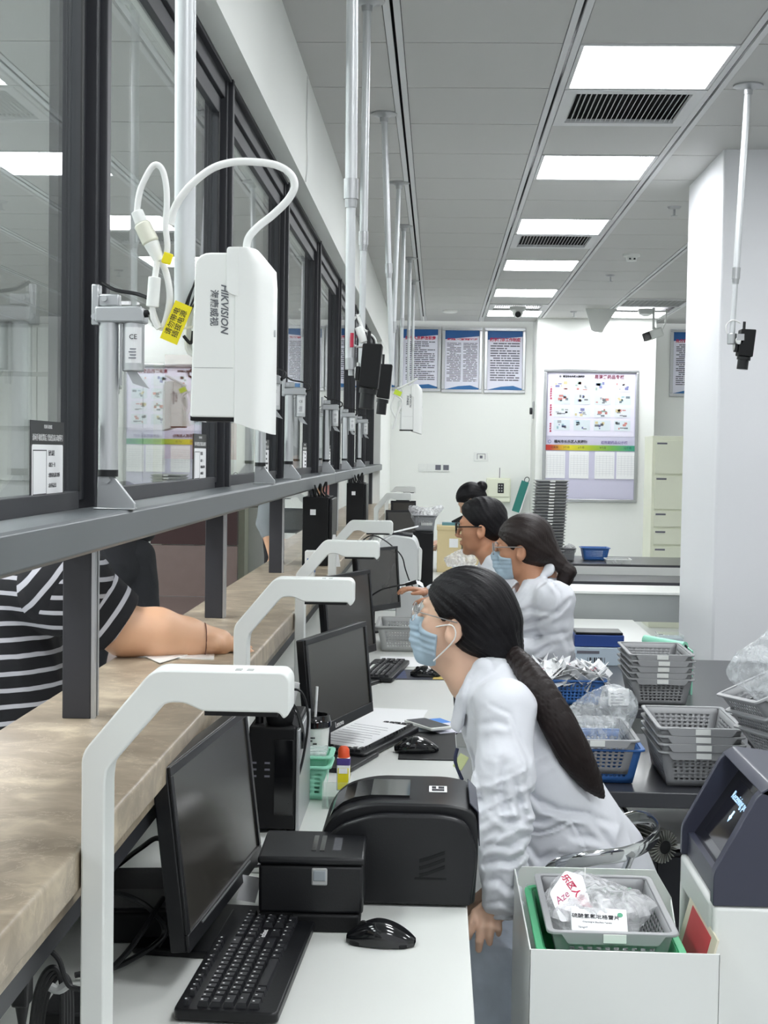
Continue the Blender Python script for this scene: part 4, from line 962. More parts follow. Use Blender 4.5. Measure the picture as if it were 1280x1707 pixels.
t = thing('smartphone', 'white framed smartphone with dark screen lying by the mouse', 'phone', (-.015, 4.09, ZD+.012), .58); obj('body', MB().prism(rounded([(-.037, -.075), (.037, -.075), (.037, .075), (-.037, .075)], .01), 0, .009, 'z'), M['white'], t, bevel=.002); obj('screen', MB().prism(rounded([(-.033, -.068), (.033, -.068), (.033, .068), (-.033, .068)], .006), .009, .0096, 'z'), M['blackg'], t)
t = thing('leaflet', 'blue and white leaflet under the smartphone', 'leaflet', (.025, 4.14, ZD+.001), .5); obj('sheet', MB().bb(-.06, .05, -.1, .1, 0, .004), M['paperb'], t); obj('blue_corner', MB().prism([(-.01, .03), (.05, .03), (.05, .1), (.01, .1)], .004, .0046, 'z').prism([(-.06, -.03), (-.04, -.03), (-.04, .1), (-.06, .1)], .004, .0046, 'z'), mat('bright_blue', '#2f7fd6', .5), t)

# green baskets, glue and clear box by the intercom unit
basket('mint green basket standing beside the intercom unit', (-.275, 3.27, ZD), w=.09, d=.13, h=.082, tp=.72, m='mint', holes=(2, 5, 6, 4), tab=False, apron=False)
t = basket('second mint green basket nested behind, holding paper', (-.272, 3.29, ZD+.022), w=.086, d=.12, h=.078, tp=.8, m='mint', holes=(2, 1, 2, 1), tab=False, apron=False)
tag(obj('paper_bag', MB().box((-.275, 3.28, ZD+.098), (.065, .09, .022), taper=(.8, .8)), M['bag'], bevel=.006), 'translucent bag tucked in the mint baskets', 'bag')
t = thing('clear_box', 'clear acrylic box holding a glue bottle', 'box', (-.216, 3.20, ZD)); obj('body', MB().bb(-.03, .03, -.05, .05, 0, .004).bb(-.03, -.027, -.05, .05, .004, .06).bb(.027, .03, -.05, .05, .004, .06).bb(-.027, .027, -.05, -.047, .004, .06), M['acrylic'], t)
t = thing('glue_bottle', 'small bottle with orange cap and yellow label', 'bottle', (-.203, 3.22, ZD+.028)); obj('body', MB().bb(-.015, .015, -.012, .012, 0, .055), M['yellow'], t, bevel=.003); obj('band', MB().bb(-.0155, .0155, -.0125, .0125, .058, .075), M['purple'], t, bevel=.002); obj('cap', MB().lathe([(0, .1), (.008, .1), (.013, .094), (.0135, .082), (.0145, .076), (0, .076)], n=20), M['orange'], t)
obj('neck', MB().bb(-.0148, .0148, -.0118, .0118, .0, .076), M['paper'], t, bevel=.002); obj('print', MB().bb(-.01, .01, -.0128, -.0118, .04, .052), M['paper'], t)
tag(obj('paper_sheet', MB().box((-.36, 3.26, .985), (.085, .004, .075), Matrix.Rotation(.25, 3, 'Y')), M['paper']), 'white note standing behind the headset', 'paper')
# power box, cables under the counter
t = thing('power_strip', 'black power box with papers behind the front monitor', 'power box', (-.50, 2.35, ZD), .1); obj('body', MB().bb(-.06, .08, -.1, .16, 0, .05), M['blackm'], t, bevel=.006); obj('grille', MB().bb(-.03, .06, -.08, .02, .05, .053), M['black'], t)
def cab(label, pts, r=.0045, m='cable', n=8, name='cable', group=None): return tag(obj(name, MB().tube(spline(pts, n), r, 8), M[m]), label, 'cable', group)
cab('black cable looping behind the front monitor, upper one', [(-.56, 2.5, .80), (-.50, 2.4, .86), (-.45, 2.32, .90), (-.42, 2.28, .86), (-.41, 2.25, .80), (-.43, 2.2, .76)])
cab('black cable looping behind the front monitor, lower one', [(-.58, 2.3, .80), (-.50, 2.2, .845), (-.44, 2.18, .83), (-.42, 2.2, .78), (-.47, 2.12, .76), (-.53, 2.08, .757)])
cab('black cable lying in a curve on the desk by the first scanner arm', [(-.42, 2.2, .84), (-.46, 2.12, .78), (-.50, 2.02, .757), (-.53, 1.95, .757)])
cab('black cable bunch under the tag of the front monitor', [(-.30, 2.60, .78), (-.26, 2.56, .80), (-.24, 2.60, .775), (-.28, 2.66, .765), (-.33, 2.6, .775)], .004)
P0 = P(37, 1640, Y=1.72)
t = thing('power_adapter', 'black power adapter hanging under the counter edge', 'adapter', P0, 0); obj('body', MB().box((0, 0, 0), (.021, .03, .052)), M['black'], t, bevel=.004); obj('strain_relief', MB().lathe([(.004, -.06), (.005, -.05), (.009, -.026), (0, -.026)], n=12), M['cable'], t); obj('collar', MB().lathe([(.0, .026), (.008, .026), (.005, .04), (.003, .045)], n=12), M['cable'], t)
pts = [(37, 1610), (45, 1592), (62, 1581), (80, 1583), (98, 1600), (108, 1630), (118, 1645), (140, 1650)]
cab('black cable arching from the hanging power adapter', [P(x, y, Y=1.72) for x, y in pts], .0035)
for i in range(4): cab('strand of the tied black cable loop under the counter', [P(x+i*5, y+i*4, Y=1.76+.008*i) for x, y in ((52, 1720), (60, 1660), (75, 1622), (92, 1614), (103, 1640), (104, 1720))], .004, name='cable_loop', group='tied black cable loops under the counter')
tag(obj('cable_tie', MB().tube(spline([P(x, y, Y=1.75) for x, y in ((84, 1645), (98, 1650), (114, 1640))], 4), .006, 8), M['greyp']), 'grey tie around the black cable loop', 'cable tie')
tag(obj('black_box', MB().box(P(115, 1700, Y=1.85), (.06, .08, .05)), M['blackm'], bevel=.004), 'black box corner at the bottom behind the first scanner arm', 'box')
# black computers standing on the stone counter
for (px, py, Y, l) in ((530, 944, 5.6, 'nearer tall black computer on the stone counter'), (604, 886, 8.3, 'farther tall black computer on the stone counter')):
    c0 = P(px, py, z=1.101); 
    t = thing('computer_tower', l, 'computer', (-.465, Y, 1.1), group='black computer towers on the counter')
    obj('case', MB().bb(-.06, .042, -.05, .22, 0, .27), M['blackm'], t, bevel=.003); obj('front_plate', MB().bb(.043, .056, -.045, .215, .004, .264), M['black'], t, bevel=.003); obj('sticker', MB().bb(-.03, -.008, -.0515, -.05, .20, .222), M['paper'], t)
    m = MB()
    for k in range(4): m.tube(spline([(-.03+k*.02, -.03, .268), (-.035+k*.022, -.035, .30+.01*k), (-.03+k*.016, -.02, .318-.008*k), (-.02+k*.02, .02, .27)], 5), .004, 6)
    obj('plug_cables', m, M['cable'], t)
t = thing('card_holder', 'white upright card holder on the stone counter', 'card holder', (-.435, 4.9, 1.1)); obj('body', MB().bb(-.016, .016, -.03, .03, 0, .105), M['white'], t, bevel=.002); obj('print', MB().bb(-.008, .008, -.0312, -.0302, .05, .08).bb(.0162, .0168, -.02, .02, .03, .08), M['inkb'], t)
tag(obj('paper_strip', MB().prism([(-.40, 1.12), (-.385, 1.24), (-.375, 1.24), (-.355, 1.12)], 5.28, 5.283), M['paper']), 'white paper strip hanging behind the black computer', 'paper')
tag(obj('paper_sheet', MB().prism([(-.70+.03, 3.02), (-.47, 3.0), (-.50, 3.22), (-.66, 3.2)], 1.1, 1.102, 'z').prism([(-.66, 3.08), (-.57, 2.92), (-.52, 3.1), (-.6, 3.15)], 1.1022, 1.1035, 'z'), mat('shiny_paper', '#eef0ee', .25, var=.03)), 'shiny white paper slip under the forearm on the counter', 'paper')

# ================================================================== BIN AND KIOSK (front right)
bx0, bx1, by0, by1, bz = .172, .497, 2.41, 2.91, .70
t = thing('sheet_metal_bin', 'white sheet metal bin in the lower right holding trays', 'bin', (0, 0, 0)); e = .003
m = MB(); m.bb(bx0, bx1, by0, by0+e, .08, bz)
m.prism([(by0, .08), (by1, .08), (by1, bz-.004), (by0, bz)], bx0, bx0+e, 'x')
m.prism([(by0, .08), (by1, .08), (by1, bz-.06), (by1-.06, bz-.10), (by0+.10, bz-.11), (by0+.03, bz-.02), (by0, bz)], bx1-e, bx1, 'x')
m.prism([(bx0, .08), (bx1, .08), (bx1, bz-.06), (bx1-.035, bz-.002), (bx0, bz-.002)], by1-e, by1)
m.bb(bx0, bx1, by0, by1, .5, .504)
obj('shell', m, M['white2'], t, bevel=.001); obj('floor_frame', MB().bb(bx0+.02, bx1-.02, by0+.02, by1-.02, 0, .08), M['darkm'], t)
def tray(label, c, w, d, h, m, name='tray', taper=.86, rz=0, rw=.014):
    t = thing(name, label, 'tray', c, rz); mb = MB(); w2, d2 = w-2*rw, d-2*rw; o = rounded([(-w2/2, -d2/2), (w2/2, -d2/2), (w2/2, d2/2), (-w2/2, d2/2)], .03, 5); n = len(o)
    vs = [(x, y, h-.002) for x, y in o]+[(x*taper, y*taper, .003) for x, y in o]; mb.add(vs, [(k, (k+1) % n, n+(k+1) % n, n+k) for k in range(n)]+[tuple(range(n, 2*n))])
    ob = obj('body', mb, M[m], t); s = ob.modifiers.new('wall', 'SOLIDIFY'); s.thickness = .002; obj('rim', rim_mb(w, d, h, rw, .006, .035), M[m], t, bevel=.0015); return t
tray('green plastic tray inside the white bin under the grey basket', (.318, 2.63, .60), .262, .40, .085, 'green')
g = basket('grey perforated basket on the green tray in the bin', (.322, 2.64, .615), w=.232, d=.35, h=.098, rz=0)
g['label'] = 'grey perforated basket on the green tray in the white bin'
crumple('medicine_bag', 'clear bag with red lettering in the basket of the bin', (.31, 2.665, .645), (.10, .138, .062), M['bag'], 'medicine bag', 21, peak=[((-.6, .2, .9), .35, .5), ((.7, -.3, .5), .2, .5)])
t = thing('medicine_box', 'flat white medicine box with dark lettering on the clear bag', 'medicine box', (.305, 2.545, .70), 0, rot=(.55, .03, -.03))
obj('carton', MB().bb(-.05, .05, -.028, .028, 0, .014), M['paper'], t, bevel=.0008)
text('drug_name', '硫酸氢氯吡格雷片', .0108, M['ink'], t, Matrix.Translation((-.006, .006, .0145)), bold=.0001); text('small_print', 'Clopidogrel Bisulfate Tablets', .0045, M['inkg'], t, Matrix.Translation((-.004, -.006, .0145))); text('dose_print', '75mg×7', .0052, M['inkg'], t, Matrix.Translation((-.03, -.019, .0145))); obj('emblem', MB().cyl((.038, .014, .014), (.038, .014, .0146), .005, n=16), mat('green_print', '#4fa07e', .5), t)
t = thing('bag_label', 'white plastic bag corner printed in red characters', 'bag corner', (.262, 2.60, .728), 0, rot=(.75, -.1, .25))
obj('film', MB().prism(rounded([(-.035, -.04), (.03, -.045), (.034, .045), (.005, .06), (-.038, .02)], .006), 0, .0012, 'z'), mat('milky_film', '#ecebee', .3), t)
text('red_lettering', '乐区人民医院', .0165, M['inkr'], t, Matrix.Translation((.014, .004, .0014)) @ Matrix.Rotation(-1.25, 4, 'Z'), bold=.0004); text('handwriting', 'Aze', .02, mat('crimson_pen', '#b04a72', .6), t, Matrix.Translation((-.018, .006, .0014)) @ Matrix.Rotation(.5, 4, 'Z'), shear=.3)
tag(obj('hanging_string', MB().tube([(.296, 2.7, .76), (.292, 2.68, .70)], .0012, 6), M['maskw']), 'white string above the medicine bag', 'string')
t = thing('glass_bottle', 'clear flask shape bottle in the left corner of the bin', 'bottle', (.205, 2.78, .504))
obj('body', MB().lathe([(0, 0), (.026, 0), (.028, .01), (.028, .14), (.012, .175), (.011, .185), (.018, .193), (.0165, .193), (.009, .185), (.010, .174), (.026, .138), (.026, .01), (0, .008)], n=28), M['acrylic'], t)
t = thing('name_card', 'cream and red card standing at the right side of the bin', 'card', (.478, 2.62, .60), 0, rot=(0, .25, 0)); obj('card', MB().bb(-.004, 0, -.16, .1, 0, .11), mat('cream_card', '#e5ddc8', .6), t, bevel=.001); obj('red_field', MB().bb(-.0052, -.0042, -.12, .06, .015, .1), mat('card_red', '#cf4b50', .5, var=.08), t)

kx0, ky0, ky1 = .50, 2.50, 2.84
t = thing('dispensing_kiosk', 'dark and white kiosk with slanted screen at the right edge', 'kiosk', (0, 0, 0))
cheek = [(kx0, .755), (kx0, .808), (.585, .962), (.60, .97), (.95, .93), (1.0, .90), (1.0, .755)]
cr = rounded([(kx0, .755), (kx0, .812), (.575, .955), (.60, .97), (1.0, .93), (1.0, .755)], [.002, .012, .02, .01, .01, 0], 4)
obj('near_cheek', MB().prism(cr, ky0, ky0+.028), M['navy'], t, bevel=.003); obj('far_cheek', MB().prism(cr, ky1-.016, ky1), M['navy'], t, bevel=.003)
obj('hood', MB().prism(rounded([(.578, .958), (.60, .972), (1.0, .932), (1.0, .91), (.61, .948)], .004), ky0, ky1), M['navy'], t, bevel=.004)
sp = MB().prism([(.518, .79), (.622, .947), (.70, .94), (.70, .755), (.518, .755)], ky0+.028, ky1-.016); obj('screen_panel', sp, M['blackg'], t)
d_ = Vector((.104, 0, .157)).normalized(); nrm = Vector((-d_.z, 0, d_.x)); oc = Vector((.57, (ky0+ky1)/2+.02, .8685))
F = frame4(oc+nrm*.0012, (0, -1, 0), d_)
s_ = MB().box((0, 0, -.0006), (.17, .12, .001)); s_.v = [tuple(F @ Vector(v)) for v in s_.v]; obj('display', s_, mat('display_black', '#0d0e16', .08, spec=.8), t)
text('display_text', 'Receiving port', .0235, M['cyan'], t, F @ Matrix.Translation((.0, .03, .0006)))
ar = MB().prism([(-.004, .0), (.004, .0), (.004, -.012), (.009, -.012), (0, -.024), (-.009, -.012), (-.004, -.012)], 0, .0006, 'z'); ar.v = [tuple(F @ (Vector(v)+Vector((.0, .01, .0)))) for v in ar.v]; obj('arrow', ar, M['cyan'], t)
obj('front_slope', MB().prism([(kx0+.012, .70), (kx0+.012, .80), (.53, .80), (.53, .70)], ky0+.028, ky1-.016), M['navy'], t)
w_ = MB().bb(kx0+.002, 1.0, ky0-.0, ky0+.03, .05, .754).bb(kx0, .53, ky0+.03, ky1, .69, .754).bb(kx0, 1.0, ky1-.02, ky1, .05, .754).bb(.62, 1.0, ky0+.03, ky1-.02, .05, .754)
obj('cabinet', w_, M['white2'], t, bevel=.008, seg=3); obj('opening', MB().bb(.60, .62, ky0+.03, ky1-.02, .08, .70), M['blackg'], t); obj('plinth', MB().bb(kx0+.03, 1.0, ky0+.02, ky1-.02, 0, .06), M['darkm'], t)

# ================================================================== BACK WALL
def poster(px0, px1, py0, py1, label, Y, title, style, seed):
    a = P(px0, py0, Y=Y); b = P(px1, py1, Y=Y); cx, cz = (a.x+b.x)/2, (a.z+b.z)/2; w_, h_ = b.x-a.x, a.z-b.z
    t = thing('wall_poster', label, 'poster', (cx, YW-.001, cz), group='framed rule posters on the back wall')
    f = MB(); q = .035
    for x0, x1, z0, z1 in ((-w_/2, w_/2, h_/2-q, h_/2), (-w_/2, w_/2, -h_/2, -h_/2+q), (-w_/2, -w_/2+q, -h_/2+q, h_/2-q), (w_/2-q, w_/2, -h_/2+q, h_/2-q)): f.bb(x0, x1, -.022, 0, z0, z1)
    obj('frame', f, M['alu'], t, bevel=.006); iw, ih = w_-2*q, h_-2*q
    obj('sheet', MB().bb(-iw/2, iw/2, -.010, -.002, -ih/2, ih/2), M['paperb'], t)
    hb = MB(); n = 10
    top = [(-iw/2+iw*i/n, ih/2-.075+.03*abs(i/n-.55)*(-1 if i/n < .55 else 1)*1.2) for i in range(n+1)]
    hb.prism(top+[(iw/2, ih/2), (-iw/2, ih/2)], -.012, -.0102); obj('blue_header', hb, mat('poster_blue', '#1d5793', .5, var=.25, scale=6), t)
    fb = MB().prism([(-iw/2, -ih/2), (iw/2, -ih/2), (iw/2, -ih/2+.015), (iw*.25, -ih/2+.045), (-iw*.1, -ih/2+.035)], -.012, -.0102); obj('blue_footer', fb, mat('poster_blue2', '#2f6da6', .5, var=.2, scale=6), t)
    text('title', title, iw/len(title)*.88, M['inkr'], t, frame4((0, -.0125, ih/2-.095), (1, 0, 0), (0, 0, 1)), bold=.0012)
    rng = random.Random(seed); m = MB(); z = ih/2-.14
    cols_ = [(-iw/2+.03, iw/2-.03)] if style != 2 else [(-iw/2+.02, -.012), (.012, iw/2-.02)]
    st = .0155 if style == 2 else .021 if style == 1 else .026
    while z > -ih/2+.075:
        for c0, c1 in cols_:
            x = c0+(.03 if rng.random() < .25 else 0); end = c1-(rng.random()*.5*(c1-c0) if rng.random() < .22 else 0)
            while x < end:
                L_ = rng.uniform(.02, .09); m.add([(x, -.0108, z), (min(x+L_, end), -.0108, z), (min(x+L_, end), -.0108, z+st*.5), (x, -.0108, z+st*.5)], [(0, 1, 2, 3)]); x += L_+rng.uniform(.003, .012)
        z -= st
    obj('body_text', m, M['inkg'], t); return t
poster(667, 734, 543, 653, 'framed rule poster on the back wall, partly behind the poles', 15.28, '药房人员岗位职责', 1, 1)
poster(737, 803, 545, 655, 'framed rule poster with two text columns on the back wall', 15.28, '麻醉药品、一类精神药品管理制度', 2, 2)
poster(808, 875, 546, 656, 'framed rule poster with widely spaced text beside the corner', 15.28, '药学门诊工作制度', 3, 3)
poster(1118, 1184, 548, 662, 'framed rule poster half hidden by the white column', 15.28, '处方调配管理制度', 1, 4)
poster(597, 663, 541, 651, 'framed rule poster at the left end of the back wall behind the poles', 15.28, '发药窗口工作制度', 1, 5)

a = Vector((1.072, YP, 2.43)); W_, H_ = .962, 1.35
t = thing('notice_board', 'large framed notice board with drug pictures and four sheets', 'notice board', (1.072+W_/2, YP-.001, 1.08+H_/2))
f = MB(); q = .03
for x0, x1, z0, z1 in ((-W_/2, W_/2, H_/2-q, H_/2), (-W_/2, W_/2, -H_/2, -H_/2+q), (-W_/2, -W_/2+q, -H_/2+q, H_/2-q), (W_/2-q, W_/2, -H_/2+q, H_/2-q)): f.bb(x0, x1, -.03, 0, z0, z1)
obj('frame', f, M['alu2'], t, bevel=.006); iw, ih = W_-2*q, H_-2*q
obj('backing', MB().bb(-iw/2, iw/2, -.008, -.002, -ih/2, ih/2), mat('lavender_board', '#cdcbe0', .6, var=.01), t)
obj('drug_poster', MB().bb(-iw/2+.01, iw/2-.01, -.010, -.008, ih/2-.65, ih/2-.005), mat('pale_lavender', '#e6e3f3', .55, var=.01), t)
def bt(n, s, size, m, x, z, sx=1, rot=None, b=.001):
    F = frame4((x, -.0125, z), (1, 0, 0), (0, 0, 1)); return text(n, s, size, m, t, F if rot is None else F @ rot, bold=b)
bt('board_title', '易混淆药品专栏', .043, mat('maroon_ink', '#7a3048', .6), iw*.20, ih/2-.048, 1.32)
bt('hospital_name', '福州市长乐区人民医院', .022, M['ink'], -iw*.20, ih/2-.045)
obj('hospital_emblem', MB().cyl((-iw*.20-.135, -.0105, ih/2-.045), (-iw*.20-.135, -.012, ih/2-.045), .011, n=20), M['inkg'], t)
rng = random.Random(5); cardcol = ['#7b8790', '#a8adb3', '#c98781', '#9fbfcc', '#d4c699', '#7f82b0', '#9fb5ac', '#77797f']
for r_ in range(4):
    for c_ in range(4):
        x = -iw/2+.075+c_*.205; z = ih/2-.09-r_*.132; m = MB().bb(x, x+.165, -.0118, -.0105, z-.105, z)
        o = obj('picture_card', m, mat('card_pale%d' % (r_ % 2), ('#dfe3ec', '#d6e0e6')[r_ % 2], .4), t)
        pm = MB(); pal = rng.sample(cardcol, 3); mats = [mat('card_'+h.strip('#'), h, .5, var=.2, scale=40) for h in pal]
        for k in range(7):
            xx = x+.008+rng.random()*.11; zz = z-.095+rng.random()*.065; ww = rng.uniform(.012, .045); hh = rng.uniform(.008, .03); pm.slot(k % 3); pm.add([(xx, -.0122, zz), (xx+ww, -.0122, zz), (xx+ww, -.0122, zz+hh), (xx, -.0122, zz+hh)], [(0, 1, 2, 3)])
        obj('picture', pm, mats, o)
for k, s in enumerate(('一品多规药品', '多剂型药品', '听似药品')): 
    for j, ch in enumerate(s): bt('side_heading', ch, .02, M['inkr'], -iw/2+.045, ih/2-.15-k*.19-j*.024)
z0 = ih/2-.72
bt('hospital_name', '福州市长乐区人民医院', .034, M['ink'], -iw*.23+.01, z0+.012, 1.1); bt('list_heading', '近效期药品公示栏', .034, mat('violet_ink', '#6a5a9a', .6), iw*.27, z0+.008, 1.1, b=.0004)
obj('hospital_emblem', MB().lathe([(.013, 0), (.017, 0), (.017, .001), (.013, .001)], (-iw*.23-.205, -.0105, z0+.012), 24, Matrix.Rotation(PI/2, 3, 'X')), M['inkb'], t)
gm = bpy.data.materials.new('colour_scale'); gm.use_nodes = True; nt = gm.node_tree; b_ = nt.nodes['Principled BSDF']; tcn = nt.nodes.new('ShaderNodeTexCoord'); sx_ = nt.nodes.new('ShaderNodeSeparateXYZ'); cr_ = nt.nodes.new('ShaderNodeValToRGB')
nt.links.new(tcn.outputs['Generated'], sx_.inputs[0]); nt.links.new(sx_.outputs[0], cr_.inputs[0]); nt.links.new(cr_.outputs[0], b_.inputs['Base Color']); e_ = cr_.color_ramp.elements; e_[0].color = srgb('#c0392f'); e_[0].position = .05; e_[1].color = srgb('#3d9a7c'); e_[1].position = .95
for p_, h in ((.28, '#dbd02e'), (.5, '#a9bd33'), (.75, '#6fae52')): q_ = e_.new(p_); q_.color = srgb(h)
obj('colour_scale', MB().bb(-iw/2, iw/2, -.013, -.010, z0-.075, z0-.02), gm, t)
for x, s in ((-.36, '已失效'), (-.24, '3个月'), (-.09, '6个月'), (.13, '9个月'), (.38, '12个月')): text('scale_text', s, .026, M['ink'], t, frame4((x, -.0135, z0-.047), (1, 0, 0), (0, 0, 1)))
for i, x in enumerate((-.35, -.11, .15, .37)):
    o = obj('list_sheet', MB().bb(x-.10, x+.10, -.013, -.0105, z0-.36, z0-.085), M['paper'], t); m = MB()
    for k in range(9): m.add([(x-.085, -.0133, z0-.13-k*.022), (x+.085, -.0133, z0-.13-k*.022), (x+.085, -.0133, z0-.1315-k*.022), (x-.085, -.0133, z0-.1315-k*.022)], [(0, 1, 2, 3)])
    for k in range(6): m.add([(x-.085+k*.034, -.0133, z0-.33), (x-.0838+k*.034, -.0133, z0-.33), (x-.0838+k*.034, -.0133, z0-.12), (x-.085+k*.034, -.0133, z0-.12)], [(0, 1, 2, 3)])
    obj('table_print', m, mat('pale_grey_ink', '#b6b7bf', .8), o)
obj('corner_clip', MB().bb(-.02, .04, -.032, -.03, -H_/2+.008, -H_/2+.02), M['greyp'], t)

for i, (x, d) in enumerate(((-.16, 0), (-.075, 0), (.01, 1), (.095, 1))):
    t = thing('wall_switch', ['leftmost plain white wall switch in the row of four', 'second plain white wall switch in the row of four', 'wall socket with dark insert, third in the row of four', 'wall socket with dark insert, rightmost of the row of four'][i], 'switch', (x, YW, 1.40), group='wall switch plates in a row')
    obj('plate', MB().bb(-.042, .042, -.01, 0, -.043, .043), M['white'], t, bevel=.002); obj('insert', MB().bb(-.03, .03, -.013, -.009, -.025, .03), M['inkg'] if d else M['white'], t, bevel=.001)
t = thing('wall_socket_plate', 'white wall plate with square outline above the control box', 'wall plate', (.47, YW, 1.527)); obj('plate', MB().bb(-.078, .078, -.01, 0, -.05, .05), M['white'], t, bevel=.003); obj('outline', MB().bb(-.045, -.04, -.012, -.01, -.03, .03).bb(.04, .045, -.012, -.01, -.03, .03).bb(-.04, .04, -.012, -.01, .025, .03).bb(-.015, .015, -.013, -.01, -.02, .01), M['inkg'], t)
t = thing('control_box', 'cream control box with black display on the back wall', 'control box', (.67, YW, 1.19)); obj('housing', MB().bb(-.14, .12, -.09, 0, -.15, .11), M['cream'], t, bevel=.01); obj('door', MB().bb(-.125, .105, -.1, -.09, -.09, .095), M['cream'], t, bevel=.004)
obj('display', MB().bb(-.02, .045, -.104, -.1, -.05, .055), M['black'], t, bevel=.002); m = MB()
for i in range(2):
    for j in range(3): m.bb(-.01+i*.026, .004+i*.026, -.1055, -.104, -.035+j*.03, -.02+j*.03)
obj('indicator', m, M['greyp'], t); obj('cord', MB().tube([(0, -.02, .11), (.002, -.01, .22)], .004, 6), M['inkg'], t)
t = thing('hanging_folder', 'teal folder hanging slanted from a ring left of the tray tower', 'folder', P(878, 800, Y=15.2), 0, rot=(0, .3, 0)); obj('cover', MB().bb(-.05, .03, -.03, 0, -.36, -.02), M['teal'], t, bevel=.003); obj('ring', MB().tube([(.0+.025*math.cos(a), -.015, .0+.03*math.sin(a)) for a in [i*2*PI/16 for i in range(16)]], .004, 6, True), M['ink'], t); obj('paper_edge', MB().bb(.03, .042, -.028, -.002, -.36, -.1), M['paper'], t)
t = thing('door_handle', 'small dark round handle on the side of the wall section', 'handle', (.995, 14.9, 2.02)); obj('plate', MB().bb(-.012, 0, -.05, .05, -.09, .09), M['alu2'], t, bevel=.004); obj('knob', MB().cyl((-.012, 0, -.01), (-.04, 0, -.01), .035, n=20), M['ink'], t, bevel=.004)
# ceiling devices
def ceil_dev(name, label, cat, loc): return thing(name, label, cat, loc)
for (x, y, l) in ((1.30, 8.05, 'nearest fire sprinkler hanging from the ceiling'), (1.31, 11.07, 'middle fire sprinkler hanging from the ceiling'), (1.30, 13.87, 'farthest fire sprinkler near the back wall')):
    t = thing('sprinkler', l, 'sprinkler', (x, y, ZC), group='ceiling sprinklers'); obj('escutcheon', MB().lathe([(0, 0), (.04, 0), (.03, -.012), (.012, -.014), (0, -.014)], n=20), M['alu2'], t); obj('stem', MB().cyl((0, 0, -.012), (0, 0, -.05), .007), M['alu2'], t); obj('deflector', MB().cyl((0, 0, -.05), (0, 0, -.053), .02, n=16), M['alu2'], t)
t = thing('smoke_detector', 'round white smoke detector on the ceiling before the column', 'smoke detector', (1.32, 9.94, ZC)); obj('base', MB().lathe([(0, 0), (.06, 0), (.058, -.015), (.04, -.02), (.036, -.045), (0, -.048)], n=28), M['white'], t); obj('slots', MB().bb(-.022, -.008, -.037, -.034, -.04, -.028).bb(.008, .022, -.037, -.034, -.04, -.028), M['ink'], t)
t = thing('smoke_detector', 'flat round detector on the ceiling above the rule posters', 'smoke detector', (.10, 13.9, ZC)); obj('base', MB().lathe([(0, 0), (.075, 0), (.072, -.018), (.05, -.026), (0, -.028)], n=28), M['white'], t)
t = thing('dome_camera', 'white dome camera in the grille of the farthest light', 'camera', (.735, 13.5, ZC)); obj('base', MB().lathe([(0, 0), (.075, 0), (.075, -.03), (.06, -.045), (0, -.045)], n=28), M['white'], t); obj('eyeball', MB().sphere((0, -.01, -.055), .052), M['white'], t); obj('lens', MB().cyl((0, -.05, -.072), (0, -.064, -.08), .028, n=24), M['blackg'], t)
t = thing('ceiling_bracket', 'white V shaped bracket hanging from the far ceiling', 'bracket', (1.52, 13.6, ZC)); obj('plate', MB().prism([(-.14, 0), (.16, 0), (.02, -.22), (-.05, -.22), (-.08, -.2)], -.01, .0), M['white2'], t, bevel=.002); obj('side_plate', MB().prism([(-.02, 0), (.1, 0), (.03, -.22), (.0, -.22)], .0, .1), M['white2'], t, bevel=.002)
t = thing('bullet_camera', 'white bullet camera with black front below the far ceiling', 'camera', (2.01, 13.5, 2.75)); obj('stem', MB().cyl((.0, 0, .0), (.0, 0, .2), .012), M['white'], t); obj('bracket', MB().tube(spline([(.0, 0, .03), (.06, 0, -.02), (.11, 0, .06), (.12, 0, .19)], 5), .008, 8), M['white'], t)
R = Matrix.Rotation(-.35, 3, 'Y'); obj('housing', MB().box((0, -.02, -.05), (.17, .1, .085), R), M['white'], t, bevel=.012); obj('front_glass', MB().box((-.07, -.045, -.075), (.075, .075, .075), R), M['blackg'], t, bevel=.008)
obj('ceiling_pod', MB().lathe([(0, .196), (.07, .196), (.065, .15), (.03, .13), (0, .13)], (-.06, .1, 0), 24), M['white2'], t)
